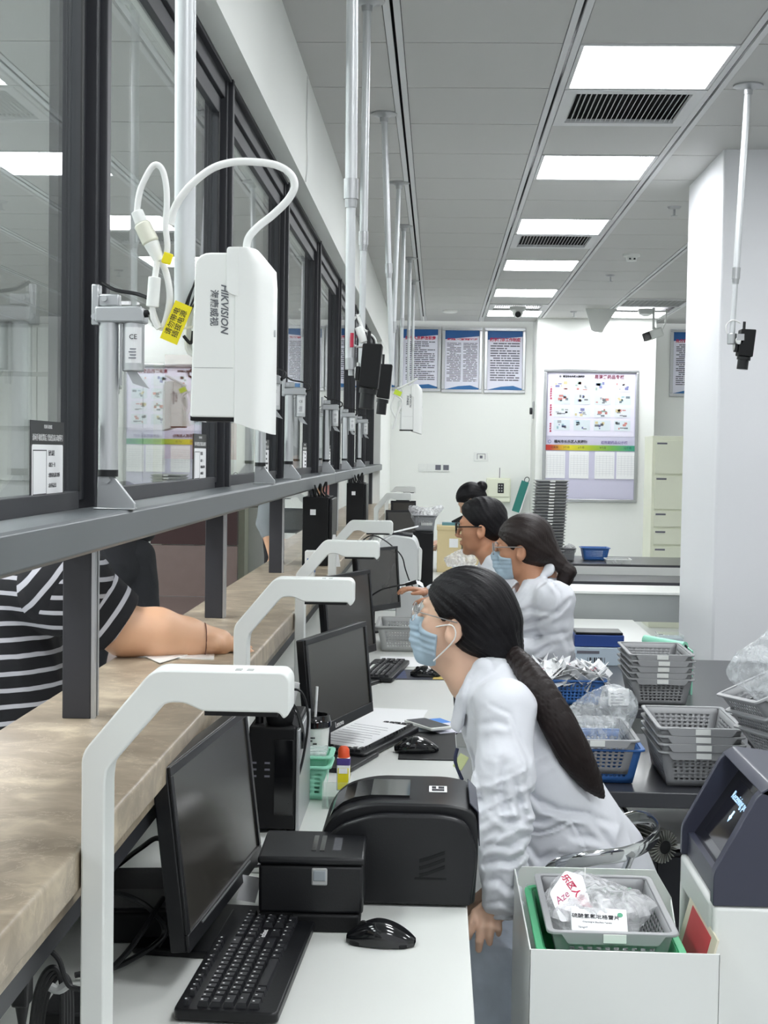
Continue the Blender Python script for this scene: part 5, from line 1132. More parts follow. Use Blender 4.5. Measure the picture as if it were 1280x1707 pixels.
# ================================================================== PEOPLE
def rotm(fwd, up=(0, 0, 1), roll=0):
    f = Vector(fwd).normalized(); l = Vector(up).cross(f).normalized(); u = f.cross(l)
    R = Matrix((f, l, u)).transposed()
    return R @ Matrix.Rotation(roll, 3, 'X')
class Head:
    """x forward, y left, z up, origin between the ears"""
    def __init__(s, o, R, k=1.0): s.o = Vector(o); s.R = R; s.k = k
    def w(s, x, y, z): return s.o+s.R @ (Vector((x, y, z))*s.k)
    def e(s, c, r, rr=None):
        Rm = s.R if rr is None else s.R @ rr
        return f_ell(s.w(*c), [q*s.k for q in r], [[Rm[i][j] for j in range(3)] for i in range(3)])
    def c(s, a, b, ra, rb=None): return f_cap(s.w(*a), s.w(*b), ra*s.k, (ra if rb is None else rb)*s.k)
    def face(s, male=False):
        f = f_union([s.e((-.012, 0, .045), (.094, .073, .080)), s.e((.028, 0, -.008), (.060, .061, .078)), s.e((.03, 0, -.058), (.050, .045 if not male else .050, .042))], .022)
        f = smin_f(f, s.e((.066, 0, -.088), (.020, .022, .017)), .018)
        f = smin_f(f, f_union([s.e((.048, .035, -.012), (.034, .024, .026)), s.e((.048, -.035, -.012), (.034, .024, .026))], .01), .015)   # cheeks
        f = smin_f(f, s.c((.082, .028, .038), (.086, -.028, .038), .010), .014)                                                          # brow
        for y in (.031, -.031): f = f_cut(f, s.e((.096, y, .018), (.014, .016, .010)), .010)
        for y in (.031, -.031): f = smin_f(f, s.e((.077, y, .017), (.013, .013, .0115)), .003)
        f = smin_f(f, f_union([s.c((.090, 0, .022), (.108, 0, -.016), .0065, .0095), s.e((.097, 0, -.022), (.014, .016, .008))], .006), .007)
        f = smin_f(f, f_union([s.e((.086, 0, -.046), (.012, .022, .006)), s.e((.085, 0, -.056), (.012, .019, .0065))], .003), .005)
        for y in (1, -1):
            ear = f_cut(s.e((-.004, y*.073, -.004), (.020, .009, .032), Matrix.Rotation(y*.35, 3, 'Z') @ Matrix.Rotation(-.2, 3, 'Y')), s.e((.0, y*.084, .0), (.011, .007, .017)), .005)
            f = smin_f(f, ear, .004)
        return f
def smin_f(f, g, k): return lambda p: smin(f(p), g(p), k)
def fingers(wr, fwd, nrm, k=1.0, curl=.6, side=1, spread=.12):
    """palm, four unequal curled fingers and a thumb; nrm points out of the back of the hand"""
    f = Vector(fwd).normalized(); n = Vector(nrm); n = (n-f*n.dot(f)).normalized(); l = n.cross(f)*side
    wr = Vector(wr); L = []
    L.append(f_ell(wr+f*.048*k, (.05*k, .039*k, .015*k), [[f[i], l[i], n[i]] for i in range(3)])); L.append(f_cap(wr-f*.03, wr+f*.02*k, .026*k, .024*k, (n, .75)))
    for i, (o, ln) in enumerate(((.028, .068), (.0095, .076), (-.0095, .070), (-.028, .054))):
        b = wr+(f*.083+l*o)*k; d = (f+l*o*spread*12).normalized(); pts = [b-d*.03*k, b]; c = 0
        for j, q in enumerate((.45, .32, .23)): c += curl*(.6 if j == 0 else .8); dd = d*math.cos(c)-n*math.sin(c); pts.append(pts[-1]+dd*ln*q*k)
        L.append(f_chain(pts, [.0092*k, .0090*k, .0082*k, .0076*k, .0064*k], .002))
    b = wr+(f*.022+l*.026)*k; pts = [b, b+(f*.022+l*.022-n*.006)*k, b+(f*.052+l*.030-n*.014)*k, b+(f*.074+l*.026-n*.022)*k]
    L.append(f_chain(pts, [.014*k, .012*k, .0095*k, .008*k], .004)); return L
def hair_cap(h, back=.0, front=.062, ear=True, puff=.009, low=-.06):
    f = f_union([h.e((-.014, 0, .048), (.094+puff, .074+puff, .081+puff)), h.e((-.045, 0, -.005), (.062+puff, .066+puff*.6, .062))], .02)
    f = f_cut(f, h.e((.095, 0, -.035), (.098, .105, .093)), .010)      # open face
    if ear:
        for y in (1, -1): f = f_cut(f, h.e((.006, y*.085, -.012), (.030, .035, .038)), .008)
    return f_cut(f, f_plane(h.w(-.02, 0, low), h.R @ Vector((-.35, 0, -1))), .01) if 0 else f
def strand(h, f, amp=.0016, n=120):
    """comb lines: fine ridges running from the hairline back to the tie"""
    tie = A3(h.w(-.105, 0, -.045)); ax = A3(h.R @ Vector((-.85, 0, -.5)).normalized()); u = A3(h.R @ Vector((0, 1, 0))); v = np.cross(ax, u)
    def g(p):
        d = p-tie; a = np.arctan2(d @ u, d @ v); return f(p)-amp*(np.sin(a*n)*.4+np.sin(a*n*.37+1)*.35+np.sin(a*n*.13+2)*.5)
    return g
def mask_part(h, face, parent, hres=.0028):
    def f(p):
        a = face(p)-.0058*h.k
        d = (p-A3(h.o)) @ np.array(h.R, dtype=np.float32)/h.k      # local coords
        x, y, z = d[:, 0], d[:, 1], d[:, 2]
        pleat = .0012*np.sin((z+.03)*420)*(np.abs(z+.045) < .028)
        top = z-(.004-np.abs(y)*.42); bot = -.104-z+0*y; bk = (.036+.0*z)-x
        tent = h_tent(h)(p)
        a = smin(a, tent, .012)-pleat
        return -smin(smin(-a, -np.maximum(top, bot)*.9, .002), -bk, .002)
    return sdf_obj('face_mask', f, [min(h.w(-.02, 0, 0)[i], h.w(.13, 0, 0)[i])-.13*h.k for i in range(3)], [max(h.w(-.02, 0, 0)[i], h.w(.13, 0, 0)[i])+.13*h.k for i in range(3)], hres, M['mask'], parent, 1)
def h_tent(h): return f_union([h.c((.100, 0, -.012), (.100, 0, -.05), .016, .018), h.e((.072, 0, -.08), (.028, .03, .024))], .03)
def bbox(pts, pad): return [min(p[i] for p in pts)-pad for i in range(3)], [max(p[i] for p in pts)+pad for i in range(3)]
Pv = lambda x, y, Y: P(x, y, Y=Y)

# ---------------- ponytailed woman in the foreground
W1 = thing('person', 'woman with long ponytail, blue mask and white coat leaning to the counter', 'person', (.25, 3.2, 0))
yaw = math.radians(17); pit = math.radians(9)
R1 = rotm((-math.cos(yaw)*math.cos(pit), math.sin(yaw)*math.cos(pit), math.sin(pit)))
h1 = Head(P(770, 1043, Y=3.30), R1, 1.03); face1 = h1.face()
C7 = Pv(835, 1105, 3.29); ch = Pv(850, 1200, 3.25); pel = Pv(965, 1455, 3.24)
shN, shF = Pv(842, 1185, 3.07), Pv(822, 1180, 3.42); elN, wrN = Pv(838, 1375, 2.97), Pv(836, 1508, 2.92)
elF, wrF = Pv(835, 1375, 3.50), Pv(838, 1470, 3.42)
hipN, hipF = Pv(955, 1485, 3.13), Pv(955, 1485, 3.36); knN, knF = Pv(838, 1592, 3.06), Pv(850, 1590, 3.40); anN, anF = Vector((.16, 3.05, .09)), Vector((.2, 3.42, .09))
L = [face1]
neck = f_chain([h1.w(-.02, 0, -.06), h1.w(-.045, 0, -.12), C7+Vector((-.015, 0, 0)), ch], [.050, .050, .055, .09], .02)
front_neck = f_cap(h1.w(.03, 0, -.09), Pv(790, 1140, 3.29), .028, .04)
torso = f_chain([ch, Pv(905, 1330, 3.24), pel], [.10, .10, .12], .05, ((0, 1, 0), 1.4))
limbs = [f_chain([shN, elN, wrN], [.046, .038, .026], .02), f_chain([shF, elF, wrF], [.046, .038, .026], .02), f_chain([hipN, knN, anN], [.085, .055, .04], .02), f_chain([hipF, knF, anF], [.085, .055, .04], .02), f_cap(anN, anN+Vector((-.14, 0, -.05)), .035), f_cap(anF, anF+Vector((-.14, 0, -.05)), .035), f_cap(shN, shF, .05)]
# near hand, posed finger by finger over the knee
K = [((793, 1522, 2.925), (787, 1540, 2.905), (783, 1553, 2.90), (781, 1563, 2.905)), ((806, 1526, 2.92), (802, 1549, 2.90), (799, 1568, 2.895), (798, 1583, 2.90)), ((818, 1528, 2.915), (817, 1547, 2.895), (816, 1560, 2.893), (816, 1572, 2.897)), ((829, 1528, 2.92), (830, 1540, 2.905), (831, 1549, 2.90), (831, 1557, 2.905))]
hw = wrN
hand = [f_chain([hw, Pv(815, 1524, 2.925)], [.028, .030], .01, ((0, 1, 0), .6)), f_cap(Pv(803, 1521, 2.93), Pv(829, 1527, 2.93), .0145, .013)]
for q, r in zip(K, (.0092, .0097, .0092, .0082)): pts = [Pv(*a) for a in q]; hand.append(f_chain([hw+(pts[0]-hw)*.45]+pts, [r*1.25, r*1.12, r, r*.92, r*.75], .002))
th = [Pv(*a) for a in ((822, 1514, 2.945), (800, 1520, 2.965), (786, 1534, 2.97), (778, 1546, 2.965))]; hand.append(f_chain(th, [.016, .013, .0105, .008], .003))
fh = fingers(wrF, (-.8, 0, -.6), (-.5, 0, 1), .95, .5, 1)
hand_f = f_union(hand, .006); far_f = f_union(fh, .006)
body1 = f_union([face1, neck, front_neck, torso]+limbs, .02)
b1 = lambda p: smin(smin(np.minimum(body1(p), face1(p)), hand_f(p), .006), far_f(p), .006)
pts_all = [h1.w(.1, 0, .14), h1.w(-.1, 0, .1), h1.w(0, 0, -.1), C7, ch, pel, shN, shF, elN, wrN, elF, wrF, hipN, hipF, knN, knF, anN, anF]+[Pv(*q[3]) for q in K]
lo, hi = bbox(pts_all, .13); lo[2] = 0.0
sdf_obj('body', b1, lo, hi, .0036, M['skin2'], W1, 1)
# hair
hf = hair_cap(h1, puff=.011); nape = Pv(826, 1075, 3.29)
hf = smin_f(hf, f_chain([h1.w(-.085, 0, .02), h1.w(-.10, 0, -.03), nape], [.055, .045, .020], .02), .03)
hf = smin_f(hf, f_chain([h1.w(.040, -.060, .062), h1.w(.02, -.074, .04), h1.w(-.03, -.08, .0)], [.010, .014, .02], .01), .015)
hf = strand(h1, hf, .0020, 90)
lo, hi = bbox([h1.w(.1, 0, .15), h1.w(-.13, 0, .1), h1.w(0, .1, 0), h1.w(0, -.1, 0), nape], .05); sdf_obj('hair', hf, lo, hi, .003, M['hair'], W1, 1)
tl = [Pv(*a) for a in ((838, 1079, 3.28), (862, 1098, 3.22), (898, 1146, 3.12), (930, 1205, 3.09), (958, 1258, 3.09), (984, 1300, 3.10), (1006, 1330, 3.11))]
tls = spline(tl, 5); tr_ = list(np.interp(np.linspace(0, 6, len(tls)), range(7), [.015, .024, .033, .039, .038, .026, .003])); tf = f_chain(tls, tr_, .002, ((0, 1, 0), .7)); ax = A3((tl[4]-tl[1]).normalized()); cx_ = np.cross(ax, A3((0, 1, 0)))
def tail(p):
    u = p @ cx_; v = p[:, 1]; return tf(p)-.0013*(np.sin(u*900+v*650)*.6+np.sin(u*560-v*800+1)*.6)
lo, hi = bbox(tl, .06); sdf_obj('ponytail', tail, lo, hi, .0028, M['hairt'], W1, 1)
sc_ = MB()
for k in range(3):
    c = Pv(834+3.5*k, 1075+3*k, 3.285); ring = []
    for i in range(20): a = 2*PI*i/20; q = Vector((0, 1, 0))*math.cos(a)+Vector((.62, 0, .78))*math.sin(a); ring.append(c+q*(.0235+.0018*math.sin(i*2.3)))
    sc_.tube([v-W1.location for v in ring], .0058, 7, True)
obj('hair_tie', sc_, M['blackm'], W1)
mask_part(h1, face1, W1)
el = MB(); q = lambda *a: h1.w(*a)-W1.location
el.tube(spline([q(.045, -.060, -.006), q(.02, -.076, .006), q(-.006, -.083, .022), q(-.020, -.083, .010)], 5), .0017, 6).tube(spline([q(.036, -.058, -.082), q(.008, -.072, -.05), q(-.008, -.080, -.032), q(-.018, -.080, -.020)], 5), .0017, 6)
el.tube(spline([q(.045, .060, -.006), q(.0, .085, .01), q(-.01, .085, -.02), q(.036, .058, -.082)], 5), .0017, 6); obj('mask_elastic', el, M['maskw'], W1)
def glasses(h, par, m, r=.0013, w_=.026, hh=.021):
    g = MB(); q = lambda *a: h.w(*a)-par.location
    for s in (1, -1):
        pts = [q(.111-.12*abs(.034+w_*math.cos(a)), s*(.034+w_*math.cos(a)), .014+hh*math.sin(a)) for a in [2*PI*i/20 for i in range(20)]]; g.tube(pts, r, 6, True)
        g.tube([q(.100, s*.060, .020), q(.05, s*.076, .020), q(-.01, s*.083, .018)], r, 6)
    g.tube([q(.110, .010, .018), q(.112, 0, .021), q(.110, -.010, .018)], r, 6); obj('glasses_frame', g, m, par)
    ln = MB()
    for s in (1, -1):
        pts = [q(.111-.12*abs(.034+w_*math.cos(a)), s*(.034+w_*math.cos(a)), .014+hh*math.sin(a)) for a in [2*PI*i/20 for i in range(20)]]; ln.add(pts, [tuple(range(20))])
    obj('lens', ln, M['acrylic'], par)
glasses(h1, W1, M['alu'])
# coat
tor = f_union([f_chain([Pv(838, 1150, 3.26), ch, Pv(893, 1290, 3.24), Pv(935, 1390, 3.24), Pv(970, 1470, 3.24)], [.075, .105, .122, .135, .145], .05, ((0, 1, 0), 1.32)),
      f_cap(shN+Vector((0, .03, .0)), shF, .070), f_chain([Pv(985, 1480, 3.22), Pv(905, 1510, 3.14)], [.135, .10], .04), f_cap(Pv(1005, 1425, 3.24), Pv(1020, 1500, 3.24), .10, .12), f_cap(Pv(990, 1475, 3.16), Pv(890, 1515, 3.08), .125, .085)], .028)
tor = folds(tor, .011, 13, [(.75, .1, .7), (-.3, .5, 1)], 21)
slN = folds(f_chain([shN, Pv(842, 1290, 3.0), elN, wrN+Vector((0, .0, .012))], [.067, .062, .054, .043], .03), .013, 30, [(.5, .2, 1), (-.6, .3, 1)], 4)
slF = folds(f_chain([shF, elF, wrF+(elF-wrF)*.12], [.070, .058, .042], .03), .010, 30, [(1, .2, .3)], 5)
cf = f_union([tor, slN, slF], .016)
openf = f_chain([h1.w(0, 0, -.09), Pv(800, 1125, 3.28), Pv(768, 1185, 3.28), Pv(748, 1240, 3.29)], [.075, .058, .030, .018], .02)
cf = f_cut(cf, openf, .008); cf = f_cut(cf, f_plane(Pv(846, 1537, 2.95), (.55, 0, 1)), .004)
# collar
col = f_union([f_chain([Pv(762, 1205, 3.20), Pv(778, 1160, 3.19), Pv(805, 1118, 3.21), Pv(838, 1096, 3.25), Pv(848, 1092, 3.30), Pv(838, 1096, 3.36), Pv(800, 1118, 3.38), Pv(770, 1170, 3.39)], [.020, .026, .030, .026, .024, .026, .026, .018], .01, ((-.5, -.6, .2), .42))], .01)
col = f_cut(col, f_union([f_chain([h1.w(-.045, 0, -.10), Pv(832, 1108, 3.29), Pv(800, 1150, 3.29)], [.052, .054, .06], .01)], .01), .004)
seam = lambda p: smin(cf(p), folds(col, .002, 30, [(1, 0, 1)], 2)(p), .004)
# pocket flap ridge and shoulder seam
pk = f_chain([Pv(880, 1393, 3.06), Pv(915, 1385, 3.04), Pv(955, 1370, 3.05)], [.003, .004, .003], .005)
coatf = seam
for px_, am, wd in (([(815, 1170), (849, 1184), (863, 1222), (877, 1255), (873, 1290)], .004, .004), ([(868, 1285), (886, 1326), (904, 1350), (946, 1362), (985, 1366)], .007, .006), ([(871, 1392), (898, 1391), (928, 1381), (952, 1368), (966, 1392), (981, 1424)], .0045, .003),
    ([(885, 1330), (930, 1352), (972, 1362), (1032, 1390)], .006, .007), ([(872, 1408), (885, 1420), (898, 1436), (925, 1420)], .008, .007), ([(870, 1372), (905, 1372), (925, 1362)], .006, .006), ([(900, 1440), (935, 1425), (975, 1432)], .006, .006),
    ([(805, 1385), (822, 1378), (845, 1382), (871, 1369)], .009, .0065), ([(804, 1412), (825, 1402), (845, 1406), (870, 1396)], .009, .006), ([(808, 1438), (826, 1430), (842, 1445), (868, 1436)], .008, .006), ([(806, 1470), (828, 1462), (850, 1472), (866, 1466)], .007, .005), ([(808, 1492), (830, 1486), (858, 1492)], .006, .004),
    ([(851, 1270), (858, 1310), (868, 1345)], .007, .007), ([(838, 1250), (832, 1300), (845, 1350)], .006, .008), ([(800, 1205), (822, 1196), (842, 1200)], .006, .006), ([(786, 1260), (800, 1300), (802, 1345)], .006, .007), ([(815, 1330), (842, 1345), (868, 1340)], .006, .006),
    ([(784, 1112), (776, 1140), (767, 1172), (760, 1174)], .009, .005), ([(800, 1135), (788, 1150), (779, 1172), (778, 1205), (778, 1250)], .009, .005), ([(766, 1178), (770, 1230), (776, 1290)], .005, .004), ([(905, 1190), (935, 1260), (975, 1330)], .004, .01), ([(985, 1370), (1010, 1400), (1040, 1440)], .006, .007), ([(955, 1395), (990, 1400), (1030, 1425)], .005, .007)):
    coatf = crease(coatf, px_, 3.05, am, wd, (2.6, 3.22))
lo, hi = bbox([C7, ch, pel, shN, shF, elN, wrN, elF, wrF, Pv(1040, 1500, 3.2), Pv(762, 1205, 3.2)], .17)
sdf_obj('coat', coatf, lo, hi, .0045, M['coat'], W1, 1)
# trousers
tf_ = f_union([f_chain([hipN, knN, Vector((.15, 3.05, .12))], [.092, .083, .075], .03), f_chain([hipF, knF, Vector((.2, 3.42, .12))], [.11, .082, .075], .03), f_cap(hipN, hipF, .095), f_cap(pel, hipN, .095)], .03)
tf2 = folds(tf_, .020, 20, [(1, .1, 1), (.2, .5, 1)], 9)
lo, hi = bbox([pel, hipN, hipF, knN, knF, anN, anF], .14); lo[2] = .06; sdf_obj('trousers', tf2, lo, hi, .0055, M['denim'], W1, 1)
sh_ = MB()
for a in (anN, anF): sh_.box(a-W1.location+Vector((-.08, 0, -.055)), (.26, .09, .07))
obj('shoe', sh_, M['white'], W1, bevel=.02)
bd = MB(); 
bp_ = [Pv(763, 1258, 3.10)-W1.location, Pv(775, 1300, 3.09)-W1.location]
tg = thing('pen_clip', 'yellow green tag and dark clip at the chest pocket of the leaning woman', 'tag', Pv(768, 1270, 3.10))
obj('tag', MB().box((0, 0, .0), (.022, .006, .034), Matrix.Rotation(.5, 3, 'Y')), mat('pale_lime', '#d9e1a5', .5), tg, bevel=.002); obj('clip', MB().tube(spline([(-.008, .0, .03), (-.012, -.002, .0), (.004, 0, -.04)], 4), .004, 6), mat('dark_blue_strap', '#262b45', .6), tg)
# her chair: chrome hoop arm round the seat
chh = thing('chair', 'chrome hoop armchair on which the ponytailed woman sits', 'chair', (.34, 3.24, 0))
hp = [(905, 1462, 3.05), (935, 1442, 3.02), (985, 1431, 3.00), (1040, 1424, 3.02), (1078, 1408, 3.10), (1096, 1388, 3.25), (1088, 1370, 3.40), (1064, 1362, 3.50), (1035, 1370, 3.55), (1005, 1385, 3.58)]
obj('hoop', MB().tube([v-chh.location for v in spline([Pv(*a) for a in hp], 8)], [(.017, .006)]*(8*9+1), 12, flat=(0, 0, 1)), M['chrome'], chh)
obj('seat', MB().lathe([(0, 0), (.2, 0), (.21, .02), (.21, .05), (.19, .07), (0, .075)], (.02, 0, .36), 32), M['blackm'], chh); obj('column', MB().cyl((.02, 0, .06), (.02, 0, .37), .025), M['chrome'], chh); obj('base', MB().lathe([(0, .0), (.22, 0), (.21, .02), (.03, .05), (0, .05)], (.02, 0, 0), 32), M['chrome'], chh)
hj = MB(); hj.cyl(Pv(1052, 1424, 3.02)-chh.location, Pv(1052, 1424, 3.02)-chh.location+Vector((-.05, .2, -.28)), .009); obj('arm_support', hj, M['chrome'], chh)

# ---------------- seated pharmacist, simple builder for the others
def sitter(label, ear, Y, yaw, pit, k, skin, hairm, hair_kind, joints, male=False, mask=True, coat='coat', nm='person', hres=.0055, fseed=3, gl=None, roll=0, cre=()):
    """joints: dict of (px,py,Y) for neck, chest, pelvis, shoulders, elbows, wrists"""
    J = {n: (Pv(*v) if len(v) == 3 and abs(v[0]) > 5 else Vector(v)) for n, v in joints.items()}
    t = thing('person', label, 'person', (J['pelvis'].x, J['pelvis'].y, 0))
    R = rotm((-math.cos(yaw)*math.cos(pit), math.sin(yaw)*math.cos(pit), math.sin(pit)), roll=roll); h = Head(P(ear[0], ear[1], Y=Y), R, k); fc = h.face(male)
    nk = f_chain([h.w(-.02, 0, -.06), h.w(-.04, 0, -.12), J['neck'], J['chest']], [.05*k, .052*k, .055, .09], .02)
    fr = f_cap(h.w(.02, 0, -.085), J['neck']+Vector((-.03, 0, -.03)), .026, .03)
    hn = J['pelvis']+Vector((-.03, -.09, 0)); hf_ = J['pelvis']+Vector((-.03, .09, 0)); kn, kf = hn+Vector((-.38, -.03, .02)), hf_+Vector((-.38, .03, .02))
    if 'kneeN' in J: kn, kf = J['kneeN'], J['kneeF']
    an, af = Vector((kn.x, kn.y, .08)), Vector((kf.x, kf.y, .08))
    Ls = [nk, fr, f_chain([J['chest'], J['pelvis']], [.10, .12], .05, ((0, 1, 0), 1.4)), f_cap(J['shN'], J['shF'], .046), f_chain([J['shN'], J['elN'], J['wrN']], [.042, .036, .026], .02), f_chain([J['shF'], J['elF'], J['wrF']], [.042, .036, .026], .02), f_chain([hn, kn, an], [.08, .055, .04], .02), f_chain([hf_, kf, af], [.08, .055, .04], .02), f_cap(an, an+Vector((-.14, 0, -.04)), .035), f_cap(af, af+Vector((-.14, 0, -.04)), .035)]
    bd = f_union(Ls, .02); hs = f_union(fingers(J['wrN'], J['wrN']-J['elN'], (0, 0, 1), .95, .45, -1)+fingers(J['wrF'], J['wrF']-J['elF'], (0, 0, 1), .95, .45, 1), .005)
    bf = lambda p: smin(smin(bd(p), fc(p), .012), hs(p), .006)
    lo, hi = bbox(list(J.values())+[h.w(.1, 0, .13), h.w(-.1, 0, .1), h.w(0, 0, -.1), kn, kf, J['wrN']+(J['wrN']-J['elN']).normalized()*.14, J['wrF']+(J['wrF']-J['elF']).normalized()*.14], .12); lo[2] = 0.0
    sdf_obj('body', bf, lo, hi, hres, skin, t, 1)
    # hair
    if hair_kind == 'short':
        hf = f_union([h.e((-.016, 0, .052), (.098, .080, .090)), h.e((.0, 0, .095), (.085, .066, .045)), h.e((-.055, 0, .005), (.054, .068, .062))], .02); hf = f_cut(hf, h.e((.105, 0, -.028), (.095, .11, .098)), .008)
        for y in (1, -1): hf = f_cut(hf, h.e((.004, y*.086, -.014), (.028, .03, .034)), .008)
        hf = folds(hf, .006, 90, [(1, 0, 1), (0, 1, .4)], 5)
    else:
        hf = hair_cap(h, puff=.012)
        if hair_kind == 'low_tail':
            hf = smin_f(hf, f_chain([h.w(-.09, 0, .0), h.w(-.125, 0, -.045), h.w(-.155, .0, -.075)], [.05, .030, .026], .02), .02); hf = smin_f(hf, f_union([h.e((-.165, 0, -.085), (.030, .03, .028)), h.e((-.15, .0, -.11), (.03, .022, .03))], .01), .012)
            hf = smin_f(hf, f_chain([h.w(.07, -.055, .05), h.w(.062, -.068, .01), h.w(.058, -.068, -.03)], [.012, .010, .004], .01), .01)
        if hair_kind == 'bun': hf = smin_f(hf, h.e((-.12, 0, .045), (.042, .045, .042)), .008)
        hf = strand(h, hf, .0018, 70)
    lo, hi = bbox([h.w(.12, 0, .16), h.w(-.19, 0, .12), h.w(0, .1, -.1), h.w(0, -.1, 0), h.w(-.17, 0, -.13)], .05); sdf_obj('hair', hf, lo, hi, .0045, hairm, t, 1)
    if mask:
        mask_part(h, fc, t, .004); q = lambda *a: h.w(*a)-t.location
        obj('mask_elastic', MB().tube(spline([q(.045, -.060, -.006), q(.0, -.082, .012), q(-.016, -.088, .0)], 5), .002, 6).tube(spline([q(.036, -.058, -.082), q(-.01, -.082, -.026), q(-.018, -.088, -.004)], 5), .002, 6), M['maskw'], t)
    if gl: glasses(h, t, gl, .0030 if male else .0019)
    c = [f_chain([J['chest']+Vector((0, 0, .05)), J['chest'], (J['chest']+J['pelvis'])/2, J['pelvis']+Vector((0, 0, -.03))], [.085, .115, .13, .15], .05, ((0, 1, 0), 1.35)), f_cap(J['shN'], J['shF'], .072), f_chain([J['shN'], J['elN'], J['wrN']+(J['elN']-J['wrN'])*.1], [.068, .058, .044], .03), f_chain([J['shF'], J['elF'], J['wrF']+(J['elF']-J['wrF'])*.1], [.082, .066, .046], .03), f_cap(J['pelvis'], (kn+kf)/2+(J['pelvis']-(kn+kf)/2)*.5, .14, .12)]
    cf = f_union(c, .028); fz = J['neck']
    cf = f_cut(cf, f_chain([h.w(0, 0, -.09), fz+Vector((-.03, 0, 0)), fz+Vector((-.10, 0, -.10)), fz+Vector((-.13, 0, -.18))], [.07, .058, .03, .012], .02), .008)
    cf = f_cut(cf, f_plane(Vector((0, 0, J['pelvis'].z-.16)), (0, 0, 1)), .004); cf = folds(cf, .012, 34, [(1, .2, .6), (-.4, .3, 1)], fseed)
    kk = f_chain([fz+Vector((-.11, -.07, -.10)), fz+Vector((-.06, -.075, -.03)), fz+Vector((.02, -.07, .025)), fz+Vector((.05, 0, .035)), fz+Vector((.02, .07, .025)), fz+Vector((-.06, .075, -.03)), fz+Vector((-.11, .07, -.1))], [.018, .024, .026, .024, .026, .024, .018], .01, ((-.5, -.5, .2), .5))
    kk = f_cut(kk, f_chain([h.w(-.04, 0, -.09), fz+Vector((0, 0, .0)), fz+Vector((-.05, 0, -.06))], [.055, .056, .06], .01), .004)
    cc = lambda p: smin(cf(p), kk(p), .006)
    for px_, am, wd in cre: cc = crease(cc, px_, Y-.15, am, wd, (Y-.6, Y-.02))
    lo, hi = bbox(list(J.values()), .18); sdf_obj('coat' if coat == 'coat' else 'shirt', cc, lo, hi, hres, M[coat], t, 1)
    tr = f_union([f_chain([hn, kn, an+Vector((0, 0, .03))], [.11, .08, .07], .03), f_chain([hf_, kf, af+Vector((0, 0, .03))], [.11, .08, .07], .03)], .03)
    lo, hi = bbox([hn, hf_, kn, kf, an, af], .13); lo[2] = .06; sdf_obj('trousers', folds(tr, .008, 24, [(1, 0, 1)], 3), lo, hi, .009, M['darkcloth'], t, 1)
    return t, h, J
def stool(label, x, y):
    t = thing('stool', label, 'stool', (x, y, 0), group='round stools along the desk line'); obj('seat', MB().lathe([(0, 0), (.18, 0), (.19, .02), (.19, .04), (.17, .06), (0, .06)], (0, 0, .36), 28), M['blackm'], t); obj('column', MB().cyl((0, 0, .04), (0, 0, .37), .025), M['chrome'], t); obj('base', MB().lathe([(0, 0), (.2, 0), (.19, .02), (.03, .045), (0, .045)], n=28), M['chrome'], t)
t2, h2, J2 = sitter('woman in white coat with low dark brown bun, glasses and blue mask', (872, 918), 5.55, math.radians(12), math.radians(-4), 1.05, M['skin3'], M['hairb'], 'low_tail',
    dict(neck=(903, 958, 5.57), chest=(897, 1010, 5.57), pelvis=(898, 1185, 5.62), shN=(925, 1002, 5.38), shF=(882, 995, 5.74), elN=(930, 1088, 5.40), wrN=(838, 1080, 5.36), elF=(850, 1070, 5.84), wrF=(790, 1050, 5.84)), gl=M['alu'], fseed=6, cre=(([(852, 1028), (883, 1016), (917, 1016)], .010, .009), ([(849, 1052), (899, 1034), (930, 1012), (946, 995)], .010, .009), ([(885, 1070), (915, 1056), (942, 1052)], .010, .009), ([(872, 1096), (895, 1086), (920, 1070)], .009, .009), ([(911, 962), (930, 985), (927, 1020)], .006, .006), ([(935, 1050), (948, 1080), (950, 1110)], .008, .009), ([(868, 975), (860, 1000), (858, 1030)], .008, .007)))
stool('black round stool under the woman with the low bun', J2['pelvis'].x, J2['pelvis'].y)
t3, h3, J3 = sitter('man in white coat with short black hair and dark rimmed glasses', (803, 884), 6.20, math.radians(8), math.radians(-3), 1.02, M['skin3'], M['hair'], 'short',
    dict(neck=(838, 922, 6.12), chest=(845, 965, 6.12), pelvis=(850, 1142, 6.22), shN=(862, 958, 5.93), shF=(825, 952, 6.30), elN=(850, 1025, 5.86), wrN=(745, 1005, 5.9), elF=(800, 1010, 6.45), wrF=(712, 988, 6.35)), male=True, mask=False, gl=M['black'], fseed=8)
stool('black round stool under the man with dark rimmed glasses', J3['pelvis'].x, J3['pelvis'].y)
t4, h4, J4 = sitter('far woman with black bun looking down behind the tan boxes', (787, 836), 10.1, math.radians(5), math.radians(-38), .98, M['skin2'], M['hair'], 'bun',
    dict(neck=(803, 850, 10.15), chest=(805, 875, 10.15), pelvis=(810, 985, 10.17), shN=(812, 868, 10.0), shF=(795, 866, 10.32), elN=(795, 905, 9.95), wrN=(752, 908, 9.85), elF=(770, 905, 10.4), wrF=(730, 905, 10.3)), mask=False, fseed=10, hres=.0075)
stool('black round stool under the far woman with the bun', J4['pelvis'].x, J4['pelvis'].y)
crumple('plastic_bag', 'milky plastic bag held between the far woman and the man', P(768, 945, Y=7.6), (.085, .06, .055), M['bag'], 'plastic bag', 15, peak=[((.6, 0, 1), .4, .5)])
t = thing('supply_cart', 'low white cart under the milky bag beside the man', 'cart', (.12, 7.6, 0)); obj('body', MB().bb(-.03, .2, -.15, .15, 0, P(768, 945, Y=7.6).z), M['white2'], t, bevel=.004)

